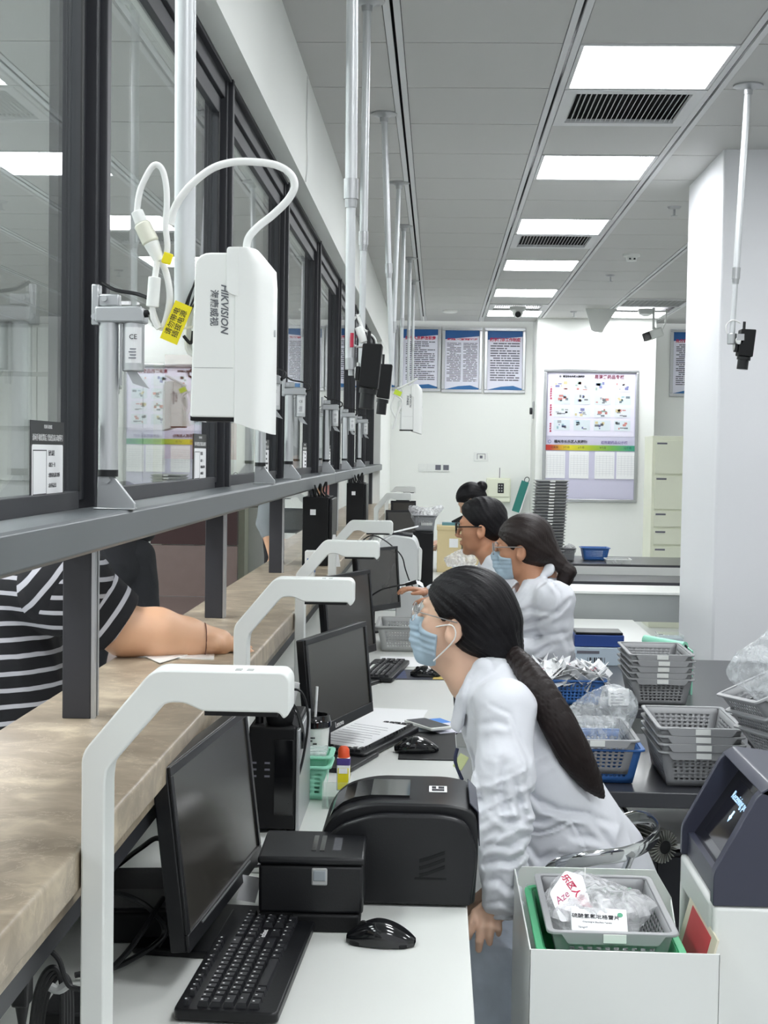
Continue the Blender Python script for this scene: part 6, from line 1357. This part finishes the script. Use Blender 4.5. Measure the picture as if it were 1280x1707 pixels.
# ---------------- customer at the counter: striped shirt, bare forearm
cu_ = thing('person', 'customer in black and grey striped shirt resting a bare forearm on the counter', 'person', (-1.0, 3.05, 0))
sN = Vector((-.86, 2.98, 1.245)); sF = Vector((-1.20, 3.25, 1.27)); eN = P(208, 1052, Y=3.02); wN = P(366, 1071, Y=3.10)
sN = P(118, 985, Y=2.98); tc0 = Vector((-1.0, 3.1, 1.08)); pv = Vector((-1.02, 3.0, .82))
hc = Head(Vector((-1.32, 3.3, 1.42)), rotm((.2, 1, -.3)), 1.0)
Ls = [hc.face(True), f_chain([hc.w(-.03, 0, -.07), (sN+sF)/2+Vector((0, 0, .02)), tc0], [.055, .06, .12], .03), f_chain([tc0, pv], [.15, .16], .05), f_cap(sN, sF, .08), f_chain([sN, eN], [.062, .046], .02), f_chain([eN, P(262, 1055, Y=3.05), P(310, 1063, Y=3.08), wN], [.054, .052, .042, .030], .02),
      f_chain([sF, Vector((-1.3, 3.45, 1.1)), Vector((-1.0, 3.6, 1.13))], [.062, .046, .028], .02)]
for s_ in (-1, 1): Ls.append(f_chain([pv+Vector((0, s_*.1, 0)), Vector((-1.05, 3.0+s_*.12, .45)), Vector((-1.08, 3.0+s_*.13, .08))], [.095, .06, .045], .02)); Ls.append(f_cap(Vector((-1.08, 3.0+s_*.13, .05)), Vector((-.94, 3.0+s_*.13, .045)), .04))
hd = f_union(fingers(wN, Vector((.035, .13, -.015)), (.25, 0, 1), 1.0, .45, -1), .005)
bdf = f_union(Ls, .025); cb = lambda p: smin(bdf(p), hd(p), .008)
lo, hi = bbox([hc.w(.1, 0, .14), hc.w(-.1, 0, 0), sN, sF, eN, wN, wN+Vector((.2, .1, 0)), pv, Vector((-1.3, 3.5, 1)), Vector((-1.0, 3.7, 1.13))], .12); lo[2] = 0; sdf_obj('body', cb, lo, hi, .0055, M['skin'], cu_, 1)
hh_ = hair_cap(hc, puff=.012, ear=False); lo, hi = bbox([hc.w(.1, 0, .15), hc.w(-.13, 0, -.08), hc.w(0, .1, 0), hc.w(0, -.1, 0)], .04); sdf_obj('hair', hh_, lo, hi, .007, M['hair'], cu_, 1)
shirt = f_union([f_chain([(sN+sF)/2+Vector((0, 0, .0)), tc0, pv], [.09, .175, .20], .06, ((0, 1, 0), 1.15)), f_cap(sN, sF, .10), f_cap(tc0+Vector((.06, -.06, -.05)), pv+Vector((.08, -.04, -.05)), .14)], .03)
shirt = f_cut(shirt, f_cap(hc.w(-.03, 0, -.07), (sN+sF)/2+Vector((0, 0, .02)), .07), .01); shirt = f_cut(shirt, f_plane(Vector((0, 0, .74)), (0, 0, 1)), .004)
lo, hi = bbox([sN, sF, tc0, pv], .27); sdf_obj('shirt', folds(shirt, .008, 22, [(1, .3, .4), (.3, 1, .6)], 12), lo, hi, .0065, M['stripe'], cu_, 1)
ea = (eN-sN).normalized(); slv = f_chain([sN+Vector((-.02, 0, .01)), eN-ea*.012], [.098, .078], .02); slv = f_cut(slv, f_plane(eN-ea*.012+Vector((.0, 0, .015)), -ea), .004); slv = f_cut(slv, f_cap(sN+ea*.10, eN+ea*.1, .066, .060), .004)
# sleeve modelled in its own frame so that the stripes ring the arm
so = thing('sleeve_frame', None, None, sN); C.objects.unlink(so); bpy.data.objects.remove(so)
vs, qd = sdf_mesh(folds(slv, .004, 24, [(1, 0, 1)], 3), *bbox([sN, eN], .14), .005)
ux = ea; uy = Vector((0, 1, 0)); uy = (uy-ux*uy.dot(ux)).normalized(); Mx = Matrix((ux, uy, ux.cross(uy))).transposed().to_4x4(); Mx.translation = sN; Mi = np.array(Mx.inverted())
vl = np.c_[vs, np.ones(len(vs))] @ Mi.T; me = bpy.data.meshes.new('sleeve'); me.from_pydata(vl[:, :3].tolist(), [], qd.tolist()); me.materials.append(M['stripe_sleeve']); me.polygons.foreach_set('use_smooth', [True]*len(me.polygons))
o = bpy.data.objects.new('sleeve', me); C.objects.link(o); o.parent = cu_; Mx.translation = sN-cu_.location; o.matrix_local = Mx
br = MB(); c0 = wN+(eN-wN).normalized()*.035; ax_ = (eN-wN).normalized(); u_ = ax_.orthogonal().normalized(); v_ = ax_.cross(u_)
br.tube([c0+ax_*(.006*math.sin(a))+(u_*math.cos(a)+v_*math.sin(a))*.0385-cu_.location for a in [2*PI*i/28 for i in range(28)]], .0013, 6, True); obj('bracelet', br, mat('brown_cord', '#6a4433', .6), cu_)
tr = f_union([f_chain([pv+Vector((0, s_*.1, 0)), Vector((-1.05, 3.0+s_*.12, .45)), Vector((-1.08, 3.0+s_*.13, .1))], [.13, .09, .08], .03) for s_ in (-1, 1)], .03)
lo, hi = bbox([pv, Vector((-1.2, 2.8, .1)), Vector((-.9, 3.3, .1))], .15); lo[2] = .05; sdf_obj('trousers', tr, lo, hi, .01, M['darkcloth'], cu_, 1)

# ---------------- people in the lobby
def stander(label, x, y, hgt, top, bot, face, lean=(0, 0), skinm='skin', legs=.0, arm=None):
    t = thing('person', label, 'person', (x, y, 0)); k = hgt/1.7; V = lambda a, b, c: Vector((x+a*k+lean[0]*max(0, c-.9), y+b*k+lean[1]*max(0, c-.9), c*k))
    R = rotm(face); side = Vector((-R.col[0].y, R.col[0].x, 0)).normalized() if True else None
    S = lambda s_, f_, z: V(side.x*s_+R.col[0].x*f_, side.y*s_+R.col[0].y*f_, z)
    h = Head(S(0, .02, 1.56), R, k); Ls = [h.face(), f_chain([S(0, 0, 1.48), S(0, -.01, 1.38), S(0, 0, 1.2), S(0, 0, .95)], [.05, .06, .11, .13], .03), f_cap(S(.17, 0, 1.36), S(-.17, 0, 1.36), .055)]
    arms = []
    for s_ in (1, -1):
        a = [S(s_*.19, 0, 1.36), S(s_*.23, -.02, 1.10), S(s_*.22, .06, .86)]
        if top == 'darkcloth': a = [S(s_*.18, 0, 1.36), S(s_*.21, .0, 1.12), S(s_*.05, .17, 1.06)]
        if arm and s_ == arm: a = [S(s_*.19, 0, 1.36), S(s_*.24, .08, 1.12), S(s_*.10, .24, 1.34)]
        arms.append(a); Ls.append(f_chain(a, [.048, .038, .025], .02)); Ls += fingers(a[2], a[2]-a[1], R.col[0], .95, .4, s_)
    lg = []
    for s_ in (1, -1): l = [S(s_*.09, 0, .92), S(s_*(.10+legs), .02, .5), S(s_*(.11+legs*2), 0, .09)]; lg.append(l); Ls.append(f_chain(l, [.085, .055, .04], .02)); Ls.append(f_cap(l[2]+Vector((0, 0, -.04)), l[2]+R.col[0]*.15+Vector((0, 0, -.045)), .035))
    f = f_union(Ls, .014); lo, hi = bbox([h.w(0, 0, .15)]+[p for a in arms+lg for p in a], .17); lo[2] = 0; sdf_obj('body', f, lo, hi, .009, M[skinm], t, 1)
    lo, hi = bbox([h.w(.1, 0, .15), h.w(-.13, 0, -.08), h.w(0, .1, 0), h.w(0, -.1, 0)], .04); sdf_obj('hair', hair_cap(h, puff=.013), lo, hi, .008, M['hair'], t, 1)
    full = 1.0 if top == 'darkcloth' else .3
    tp = f_union([f_chain([S(0, 0, 1.34), S(0, 0, 1.2), S(0, 0, .93)], [.10, .13, .15], .05)]+[f_chain(a[:2]+[a[1]+(a[2]-a[1])*full], [.07, .055, .045], .02) for a in arms], .03); lo, hi = bbox([p for a in arms for p in a]+[S(0, 0, .9)], .18); sdf_obj('shirt', folds(tp, .008, 22, [(1, 0, 1)], 7), lo, hi, .011, M[top], t, 1)
    tb = f_union([f_chain([l[0]+Vector((0, 0, .05)), l[1], l[2]+Vector((0, 0, .03))], [.11, .085, .07], .03) for l in lg], .03); lo, hi = bbox([p for l in lg for p in l], .15); lo[2] = .05; sdf_obj('trousers', folds(tb, .006, 22, [(1, 0, 1)], 5), lo, hi, .011, M[bot], t, 1)
    return t
stander('person in black clothes standing legs apart in the lobby beyond the striped shirt', -1.80, 8.1, 1.62, 'darkcloth', 'darkcloth', (-.25, 1, 0), legs=.05, lean=(-.35, 0))
stander('person in grey shirt in the far lobby, arm raised, seen under the rail', -1.08, 10.2, 1.60, 'greycloth' if 'greycloth' in M else 'denim', 'darkcloth', (.8, -.6, 0), arm=1)
stander('person in pink top in the far lobby between the black computers', -1.02, 13.0, 1.6, 'pinkcloth' if 'pinkcloth' in M else 'maroon', 'darkcloth', (.8, -.6, 0))
# ================================================================== POLES, CAMERAS, ACTUATORS, LABELS
def pole(label, pts, jz, flange=True, r=.0125, rb=.0100, group='silver ceiling poles in a row'):
    """telescopic ceiling pole; pts top and bottom; jz height of the joint"""
    a, b = Vector(pts[0]), Vector(pts[1]); t = thing('ceiling_pole', label, 'pole', (a.x, a.y, ZC), group=group); a = a-t.location; b = b-t.location; a.z = 0
    at = lambda z: a+(b-a)*((z-ZC)/b.z) if True else None
    j = a+(b-a)*((jz-ZC)/b.z); d = (b-a).normalized()
    obj('flange', MB().lathe([(0, 0), (.055, 0), (.055, -.006), (.03, -.010), (.018, -.018), (.0165, -.035), (0, -.035)], n=28), M['alu2'], t)
    obj('upper_tube', MB().cyl(a, j, r, n=24), M['polem'], t); obj('joint_collar', MB().cyl(j-d*.03, j+d*.012, r*1.22, n=24).cyl(j+d*.012, j+d*.03, r*1.05, r*.95, n=24), M['alu2'], t)
    obj('lower_tube', MB().cyl(j, b, rb, n=24), M['polem'], t); return t
pole('nearest thick ceiling pole beside the big white camera', [(-.292, 1.58, ZC), (-.284, 1.58, 1.70)], 2.2, r=.0118, rb=.0116)
pole('second ceiling pole from the camera, ending in a clamp by the black camera', [(-.196, 3.0, ZC), (-.188, 3.0, 1.745)], 2.09)
pole('third ceiling pole from the camera, straight, just right of the second', [(-.24, 4.446, ZC), (-.242, 4.446, 1.78)], 2.205)
pole('fourth ceiling pole, slanting right toward the small white camera', [(-.243, 5.909, ZC), (-.192, 5.9, 1.83)], 2.30)
pole('fifth ceiling pole, slanting left behind the fourth', [(-.221, 7.396, ZC), (-.245, 7.4, 1.92)], 2.20)
pole('sixth ceiling pole, nearly upright, with middle collar', [(-.229, 8.784, ZC), (-.232, 8.78, 1.96)], 2.35)
pole('seventh ceiling pole, thin upright', [(-.22, 10.226, ZC), (-.218, 10.2, 1.98)], 2.4)
pole('farthest ceiling pole of the row', [(-.217, 11.56, ZC), (-.21, 11.5, 2.0)], 2.4)
pr_ = pole('lone ceiling pole at the right before the white column', [(1.142, 5.432, ZC), (1.104, 5.43, 1.99)], 2.235, group=None)

def hik(label, c, s=1.0, rz=0, detail=True):
    """white box camera hanging lens down with an overlapping sun shield"""
    t = thing('security_camera', label, 'camera', c, rz); H = .185*s; w_ = .060*s; d_ = .070*s
    obj('body', MB().prism(rounded([(-w_/2-.004, -H/2), (w_/2, -H/2), (w_/2, H/2), (-w_/2-.0, H/2)], [.003, .003, .004, .018*s], 5), -d_/2, d_/2), M['white'], t, bevel=.004*s, seg=3)
    obj('front_rim', MB().bb(-w_/2-.004, w_/2, -d_/2+.001, d_/2, -H/2-.004*s, -H/2+.002), M['blackm'], t, bevel=.001); obj('front_glass', MB().bb(-w_/2+.003, w_/2-.004, -d_/2+.005, d_/2-.004, -H/2-.0045*s, -H/2), M['blackg'], t)
    # shield: shell wrapping the right and back sides, longer than the body
    x0 = w_/2-.014*s; pr2 = rounded([(x0, -d_/2-.003), (w_/2+.012*s, -d_/2-.0035), (w_/2+.026*s, -d_/2+.015*s), (w_/2+.026*s, d_/2), (x0, d_/2+.004)], [.001, .008*s, .014*s, .006, .001], 5)
    n = len(pr2); zt, zb = H/2+.006*s, -H/2-.006*s; vs = []; L_ = 10
    for i in range(L_+1):
        q = i/L_; z = zb+(zt-zb)*q
        for x, y in pr2:
            inset = max(0, (q-.86)/.14); xx = x-(x-x0)*.45*inset**2*(1 if x > w_/2 else .3); zz = z-(.012*s*(x-x0)/(.04*s) if i == 0 else 0); vs.append((xx, y, zz))
    fs = [(i*n+j, i*n+(j+1) % n, (i+1)*n+(j+1) % n, (i+1)*n+j) for i in range(L_) for j in range(n)]+[tuple(range(n)), tuple(range((L_+1)*n-1, L_*n-1, -1))]
    obj('sun_shield', MB().add(vs, fs), M['white'], t, bevel=.0012)
    obj('shield_notch', MB().prism(rounded([(x0-.010*s, H/2-.045*s), (x0+.004*s, H/2-.05*s), (x0+.004*s, H/2+.006*s), (x0-.010*s, H/2+.006*s)], [.006*s, .002, .001, .004*s], 4), -d_/2-.0036, -d_/2+.01), M['white'], t, bevel=.0012)
    if detail:
        F = frame4((-.002*s, -d_/2-.0003, H*.16), (0, 0, -1), (1, 0, 0)); text('brand_lettering', 'HIKVISION', .0115*s, mat('grey_logo', '#63666b', .5), t, F @ Matrix.Translation((0, .0055*s, 0)), shear=.25, bold=.00025*s); text('brand_characters', '海康威视', .0102*s, mat('grey_logo', '#63666b', .5), t, F @ Matrix.Translation((-.001*s, -.0065*s, 0)), bold=.00015)
        obj('seam', MB().bb(-w_/2, w_/2-.016*s, -d_/2-.0004, -d_/2+.001, -H*.20, -H*.20+.0006), M['greyp'], t); obj('screw', MB().cyl((w_/2+.026*s, .0, .005), (w_/2+.0275*s, .0, .005), .004*s, n=16), M['alu2'], t)
    obj('bracket', MB().tube(spline([(-w_/2, 0, .03*s), (-w_/2-.012*s, 0, .026*s), (-w_/2-.013*s, 0, -.012*s), (-w_/2-.002, 0, -.02*s)], 4), .0045*s, 8), M['white'], t)
    return t
hc_ = P(376, 563, Y=1.55); hik('big white box camera hanging lens down in the upper left foreground', hc_, .95, .0)
hik('small white box camera hanging in the distance beside the black cameras', P(681, 680, Y=5.85), .98, .12)
def cabw(label, px, Y, r, m='cablew', name='cable'): return tag(obj(name, MB().tube(spline([P(x, y, Y=Y if not isinstance(Y, list) else Y[i]) for i, (x, y) in enumerate(px)], 8), r, 10), M[m]), label, 'cable')
cabw('thick white cable arching from the top of the big white camera', [(411, 428), (413, 400), (428, 380), (455, 358), (480, 333), (491, 310), (484, 290), (462, 276), (425, 270), (385, 271), (350, 283), (315, 312), (292, 345), (284, 375)], 1.55, .0042)
cabw('white cable loop beside the nearest pole', [(228, 356), (233, 320), (246, 290), (258, 275), (270, 282), (277, 310), (278, 345), (276, 375), (279, 410), (276, 430)], 1.54, .0034)
cabw('white cable hanging down to the clamp by the nearest pole', [(268, 435), (277, 455), (283, 490), (280, 520), (272, 545), (262, 540), (253, 515)], 1.54, .0036)
cn = thing('cable_connector', 'fat white waterproof cable connector left of the nearest pole', 'connector', P(245, 395, Y=1.54)); o0 = cn.location
def seg(a, b, r1, r2): return MB().cyl(P(*a, Y=1.54)-o0, P(*b, Y=1.54)-o0, r1, r2, n=20)
obj('upper_sleeve', seg((228, 352), (236, 372), .0065, .0072), M['white'], cn, bevel=.001); obj('middle_nut', seg((236, 372), (252, 405), .009, .0095), mat('ivory_plastic', '#dcdccc', .4), cn, bevel=.002); obj('lower_sleeve', seg((252, 405), (266, 436), .0085, .006), M['white'], cn, bevel=.001)
cn = thing('cable_connector', 'slim white inline connector hanging under the cable loop', 'connector', P(255, 488, Y=1.535)); o0 = cn.location
obj('barrel', MB().cyl(P(258, 462, Y=1.535)-o0, P(254, 512, Y=1.535)-o0, .0068, n=20), M['white'], cn, bevel=.001); obj('lead', MB().tube([P(262, 436, Y=1.535)-o0, P(260, 450, Y=1.535)-o0, P(258, 464, Y=1.535)-o0], .0035), M['cablew'], cn); obj('tail', MB().tube(spline([P(254, 510, Y=1.535)-o0, P(256, 530, Y=1.535)-o0, P(265, 548, Y=1.535)-o0], 4), .0034), M['cablew'], cn)
tag(obj('cable_tie', MB().tube([P(x, y, Y=1.575+.02*math.sin(i)) for i, (x, y) in enumerate(((272, 362), (284, 366), (300, 370), (312, 371)))], .0012, 6), M['maskw']), 'thin white tie strapping the cables to the nearest pole', 'cable tie')
t = thing('warning_tag', 'yellow printed cable tag hanging by the big white camera', 'tag', P(295, 535, Y=1.53)); F = frame4((0, 0, 0), (P(310, 495, Y=1.53)-P(285, 555, Y=1.53)), (P(285, 545, Y=1.53)-P(312, 560, Y=1.53)))
tb_ = MB().bb(-.024, .02, -.010, .010, 0, .0008); tb_.v = [tuple(F @ Vector(v)) for v in tb_.v]; obj('sheet', tb_, M['yellow'], t)
for i, s in enumerate(('请勿带电', '插拔电源')): text('tag_print', s, .0078, M['ink'], t, F @ Matrix.Translation((-.002, .004-.008*i, .001)))
tag(obj('yellow_clip', MB().box(P(279, 431, Y=1.525), (.010, .006, .012), Matrix.Rotation(.3, 3, 'Y')), M['yellow'], bevel=.001), 'small yellow clip on the cable above the tag', 'clip')
for i, q in enumerate([((304, 530), (312, 500), (326, 470)), ((308, 532), (320, 505), (330, 480)), ((312, 530), (322, 510), (334, 492)), ((306, 560), (318, 572), (322, 552)), ((310, 520), (318, 490), (330, 455))]): cabw('%s fine black wire fanning out above the yellow tag' % ('leftmost', 'second', 'third', '', 'rightmost')[i] if i != 3 else 'black wire hooking below the yellow tag', q, 1.54, .0011 if i != 3 else .0018, 'cable', 'wire')
cabw('white strap from the pole to the big white camera', [(282, 552), (300, 548), (322, 545)], 1.54, .0014, 'maskw', 'strap')

def blackcam(label, c, s=1.0, rz=0):
    t = thing('security_camera', label, 'camera', c, rz, 'small black cameras on the ceiling poles')
    obj('housing', MB().prism(rounded([(-.021, -.042), (.019, -.046), (.024, .048), (-.017, .048)], .004), -.025, .025), M['blackm'], t, bevel=.002); obj('lens_mount', MB().cyl((-.001, 0, -.046), (-.002, 0, -.056), .019, n=24), M['black'], t); obj('lens_barrel', MB().cyl((-.002, 0, -.052), (-.004, 0, -.088), .0155, n=24), M['black'], t, bevel=.001)
    obj('side_plate', MB().bb(-.03, -.02, -.012, .012, -.03, .0), M['black'], t, bevel=.002); obj('cable_gland', MB().cyl((-.006, 0, .046), (-.006, 0, .075), .004, n=12), M['cable'], t); obj('mount_disc', MB().cyl((-.032, 0, -.012), (-.03, 0, -.012), .013, n=20), M['white'], t); return t
B1 = blackcam('larger black camera beside the second ceiling pole', P(617, 612, Y=3.0)); B1.rotation_euler = (0, .04, 0)
b2 = dup(B1, P(640, 637, Y=4.45), label='smaller black camera behind, beside the third ceiling pole')
b2.scale = (1, 1, 1.15)
b3 = dup(B1, P(1242, 573, Y=5.43), label='black camera at the foot of the lone right pole'); b3.scale = (1.35, 1.2, 1.1)
tag(obj('pole_clamp', MB().cyl(P(585, 597, Y=3.0), P(585, 616, Y=3.0), .0125, n=20).cyl(P(585, 616, Y=3.0), P(585, 626, Y=3.0), .006, n=12), M['alu2']), 'metal clamp ending the second ceiling pole', 'clamp')
t = thing('clamp_bracket', 'metal clamp bracket between the right pole and its black camera', 'clamp', P(1220, 565, Y=5.43)); obj('collar', MB().cyl((0, 0, -.02), (0, 0, .02), .018, n=20), M['alu2'], t, bevel=.002); obj('arm', MB().bb(.0, .03, -.008, .008, -.012, .004), M['alu2'], t, bevel=.002); obj('knob', MB().cyl((.022, -.02, -.008), (.022, -.03, -.008), .014, n=20), M['white'], t); obj('cable_tail', MB().tube(spline([(.03, 0, .06), (0, -.01, .07), (-.02, 0, .055), (-.022, 0, .03), (-.01, 0, .01)], 5), .0025, 6), M['cablew'], t)
t = thing('wall_plate', 'white printed sticker plate on the right black camera', 'sticker', P(1235, 562, Y=5.35)); obj('plate', MB().bb(-.016, .012, -.001, .001, -.012, .012), M['alu2'], t)
cabw('white cable loop above the black cameras', [(600, 524), (592, 530), (584, 545), (583, 558), (590, 575), (603, 578), (610, 570), (604, 545), (598, 528)], 3.02, .0022)
cabw('white cable running down to the larger black camera', [(594, 524), (603, 545), (615, 555), (625, 565), (628, 580)], 3.01, .0022)
t = thing('cable_connector', 'white connector barrel hanging by the second pole', 'connector', P(602, 558, Y=3.0)); obj('barrel', MB().cyl((-.006, 0, .016), (.006, 0, -.016), .0085, n=18), M['white'], t, bevel=.001)
tag(obj('red_sleeve', MB().cyl(P(587, 555, Y=2.98), P(586, 579, Y=2.98), .0038, n=12), M['red'], bevel=.001), 'dark red cable sleeve against the second ceiling pole', 'sleeve')
tag(obj('mount_plate', MB().box(P(597, 614, Y=3.0), (.006, .02, .024)), M['white'], bevel=.002), 'small white mounting plate left of the larger black camera', 'plate')
cabw('tangle of white and green wires left of the small white camera', [(668, 650), (658, 660), (652, 680), (660, 700), (655, 715), (662, 690), (670, 668), (655, 656)], 5.8, .004)
tag(obj('lime_tag', MB().box(P(663, 655, Y=5.75), (.03, .006, .02), Matrix.Rotation(.4, 3, 'Y')), M['lime'], bevel=.001), 'lime green tag in the wire tangle by the small white camera', 'tag')
cabw('white rod slanting above the small white camera', [(662, 648), (680, 640), (696, 631)], 5.8, .004)
tag(obj('antenna_block', MB().box(P(698, 685, Y=5.9), (.012, .02, .11)), M['blackm'], bevel=.002), 'black strip on the right side of the small white camera', 'strip')

def actuator(label, y, side=1):
    t = thing('window_actuator', label, 'actuator', (-.535, y, 1.436), group='electric window actuators on the rail')
    obj('foot', MB().prism([(-.018, 0), (.045, 0), (.045, .010), (.012, .052), (.0, .062), (-.016, .055)], -.004, .004, 'x').bb(-.016, .016, -.02, .045, 0, .003), M['alu2'], t, bevel=.0015)
    obj('pivot_bolt', MB().cyl((.004, .0, .048), (.012, .0, .048), .006, n=12), M['alu2'], t); obj('rod', MB().cyl((0, 0, .045), (0, 0, .055), .006, n=14), M['alu'], t); obj('end_cap', MB().cyl((0, 0, .053), (0, 0, .064), .0165, n=24), M['black'], t)
    obj('main_tube', MB().cyl((0, 0, .064), (0, 0, .300), .016, n=28), M['alu'], t); obj('gear_housing', MB().prism(rounded([(-.019, .299), (.060, .299), (.060, .320), (.052, .326), (-.019, .324)], .004), -.019, .019, 'x'), M['alu2'], t, bevel=.003)
    obj('motor', MB().cyl((0, .040, .222), (0, .040, .300), .0175, n=28), M['alu'], t, bevel=.002)
    m = MB(); n = 8
    for i in range(n): a0, a1 = -.6+1.6*i/n, -.6+1.6*(i+1)/n; m.add([(.0178*math.cos(a), .040+.0178*math.sin(a), z) for a, z in ((a0, .235), (a1, .235), (a1, .292), (a0, .292))], [(0, 1, 2, 3)])
    obj('motor_label', m, M['ceil2'], t)
    text('label_mark', 'CE', .011, M['ink'], t, frame4((.0186, .043, .276), (0, 1, 0), (0, 0, 1)))
    m = MB()
    for i in range(4): m.bb(.0178, .0184, .036+.002*(i % 2), .048, .242+i*.0048, .2436+i*.0048)
    obj('label_print', m, M['inkg'], t)
    obj('upper_fork', MB().bb(-.010, .010, -.016, .018, .325, .345), M['alu2'], t, bevel=.003); obj('wall_bracket', MB().bb(-.012, .012, -.026, -.014, .295, .360), M['alu2'], t, bevel=.002); obj('fork_bolt', MB().cyl((.010, -.005, .337), (.016, -.005, .337), .005, n=12).cyl((.012, -.02, .308), (.018, -.02, .308), .005, n=12), M['alu'], t)
    obj('cable_gland', MB().cyl((.012, .046, .312), (.012, .066, .314), .006, n=12), M['blackm'], t); obj('lead', MB().tube(spline([(.012, .064, .314), (.012, .074, .320), (.01, .072, .334), (0, .045, .346), (0, .010, .352), (-.004, -.012, .364)], 7), .0032, 8), M['cable'], t)
    obj('wire_clip', MB().prism([(.030, .222), (.045, .222), (.066, .195), (.04, .203)], -.003, .003, 'x').prism([(.018, .2), (.0215, .2), (.0215, .3), (.018, .3)], -.002, .002, 'x'), M['alu2'], t)
    t.rotation_euler = (0, 0, -PI/2); t.location.x = -.530; t.location.z = 1.449
    return t
A0 = actuator('nearest electric window actuator with silver tube and motor in the left foreground', 2.27)
for y, l in ((4.24, 'second window actuator from the camera, foot visible below the big white camera'), (5.05, 'third window actuator, by the joint of the fourth window'), (6.75, 'fourth window actuator before the rail joint'), (8.1, 'fifth window actuator beyond the rail joint'), (9.6, 'farthest visible window actuator')): dup(A0, (-.530, y, 1.449), label=l)
def notice(label, yc, dim=1):
    t = thing('glass_sticker', label, 'sticker', (-.5995, yc, 1.520), group='payment notices on the window panes')
    W, H = .19, .135
    obj('panel', MB().bb(-.0002, .0006, -W/2, W/2, -H/2, H/2), M['black'], t); obj('white_field', MB().prism(rounded([(-W/2+.008, -H/2+.009), (W/2-.008, -H/2+.009), (W/2-.008, H/2-.036), (-W/2+.008, H/2-.036)], .005), .0006, .0009, 'x'), M['paper'], t)
    F = frame4((.001, 0, 0), (0, 1, 0), (0, 0, 1)); text('heading', '诊间手机结算后 凭短信显示取药号', .0112, M['inkw'], t, F @ Matrix.Translation((0, H/2-.026, 0))); text('hospital_line', '长乐区人民医院', .0065, M['inkw'], t, F @ Matrix.Translation((0, H/2-.009, 0)))
    for s, z in (('操作流程:', .018), ('1.微信扫一扫', 0), ('2.缴费成功后窗口取药', -.016), ('3.核对药品信息', -.032)): text('instruction', s, .0076 if z != .018 else .0095, M['ink'], t, F @ Matrix.Translation((.002, z, 0)), align='LEFT', sx=.9)
    text('caption', '扫码缴费', .009, M['ink'], t, F @ Matrix.Translation((-.045, -H/2+.017, 0)))
    m = MB(); 
    for a, b, c, d in ((-.082, -.008, .022, .0235), (-.082, -.008, -.0445, -.043), (-.082, -.0805, -.043, .022), (-.0095, -.008, -.043, .022)): m.bb(.0009, .0011, a, b, c, d)
    obj('border', m, M['ink'], t); return t
n0 = notice('black headed payment notice on the nearest window pane', 2.165)
for y, l in ((3.57, 'payment notice on the second window pane, near its far edge'), (4.94, 'payment notice on the third window pane'), (6.4, 'payment notice on the fourth window pane'), (7.85, 'payment notice on the fifth window pane')): dup(n0, (-.5995, y, 1.520), label=l)
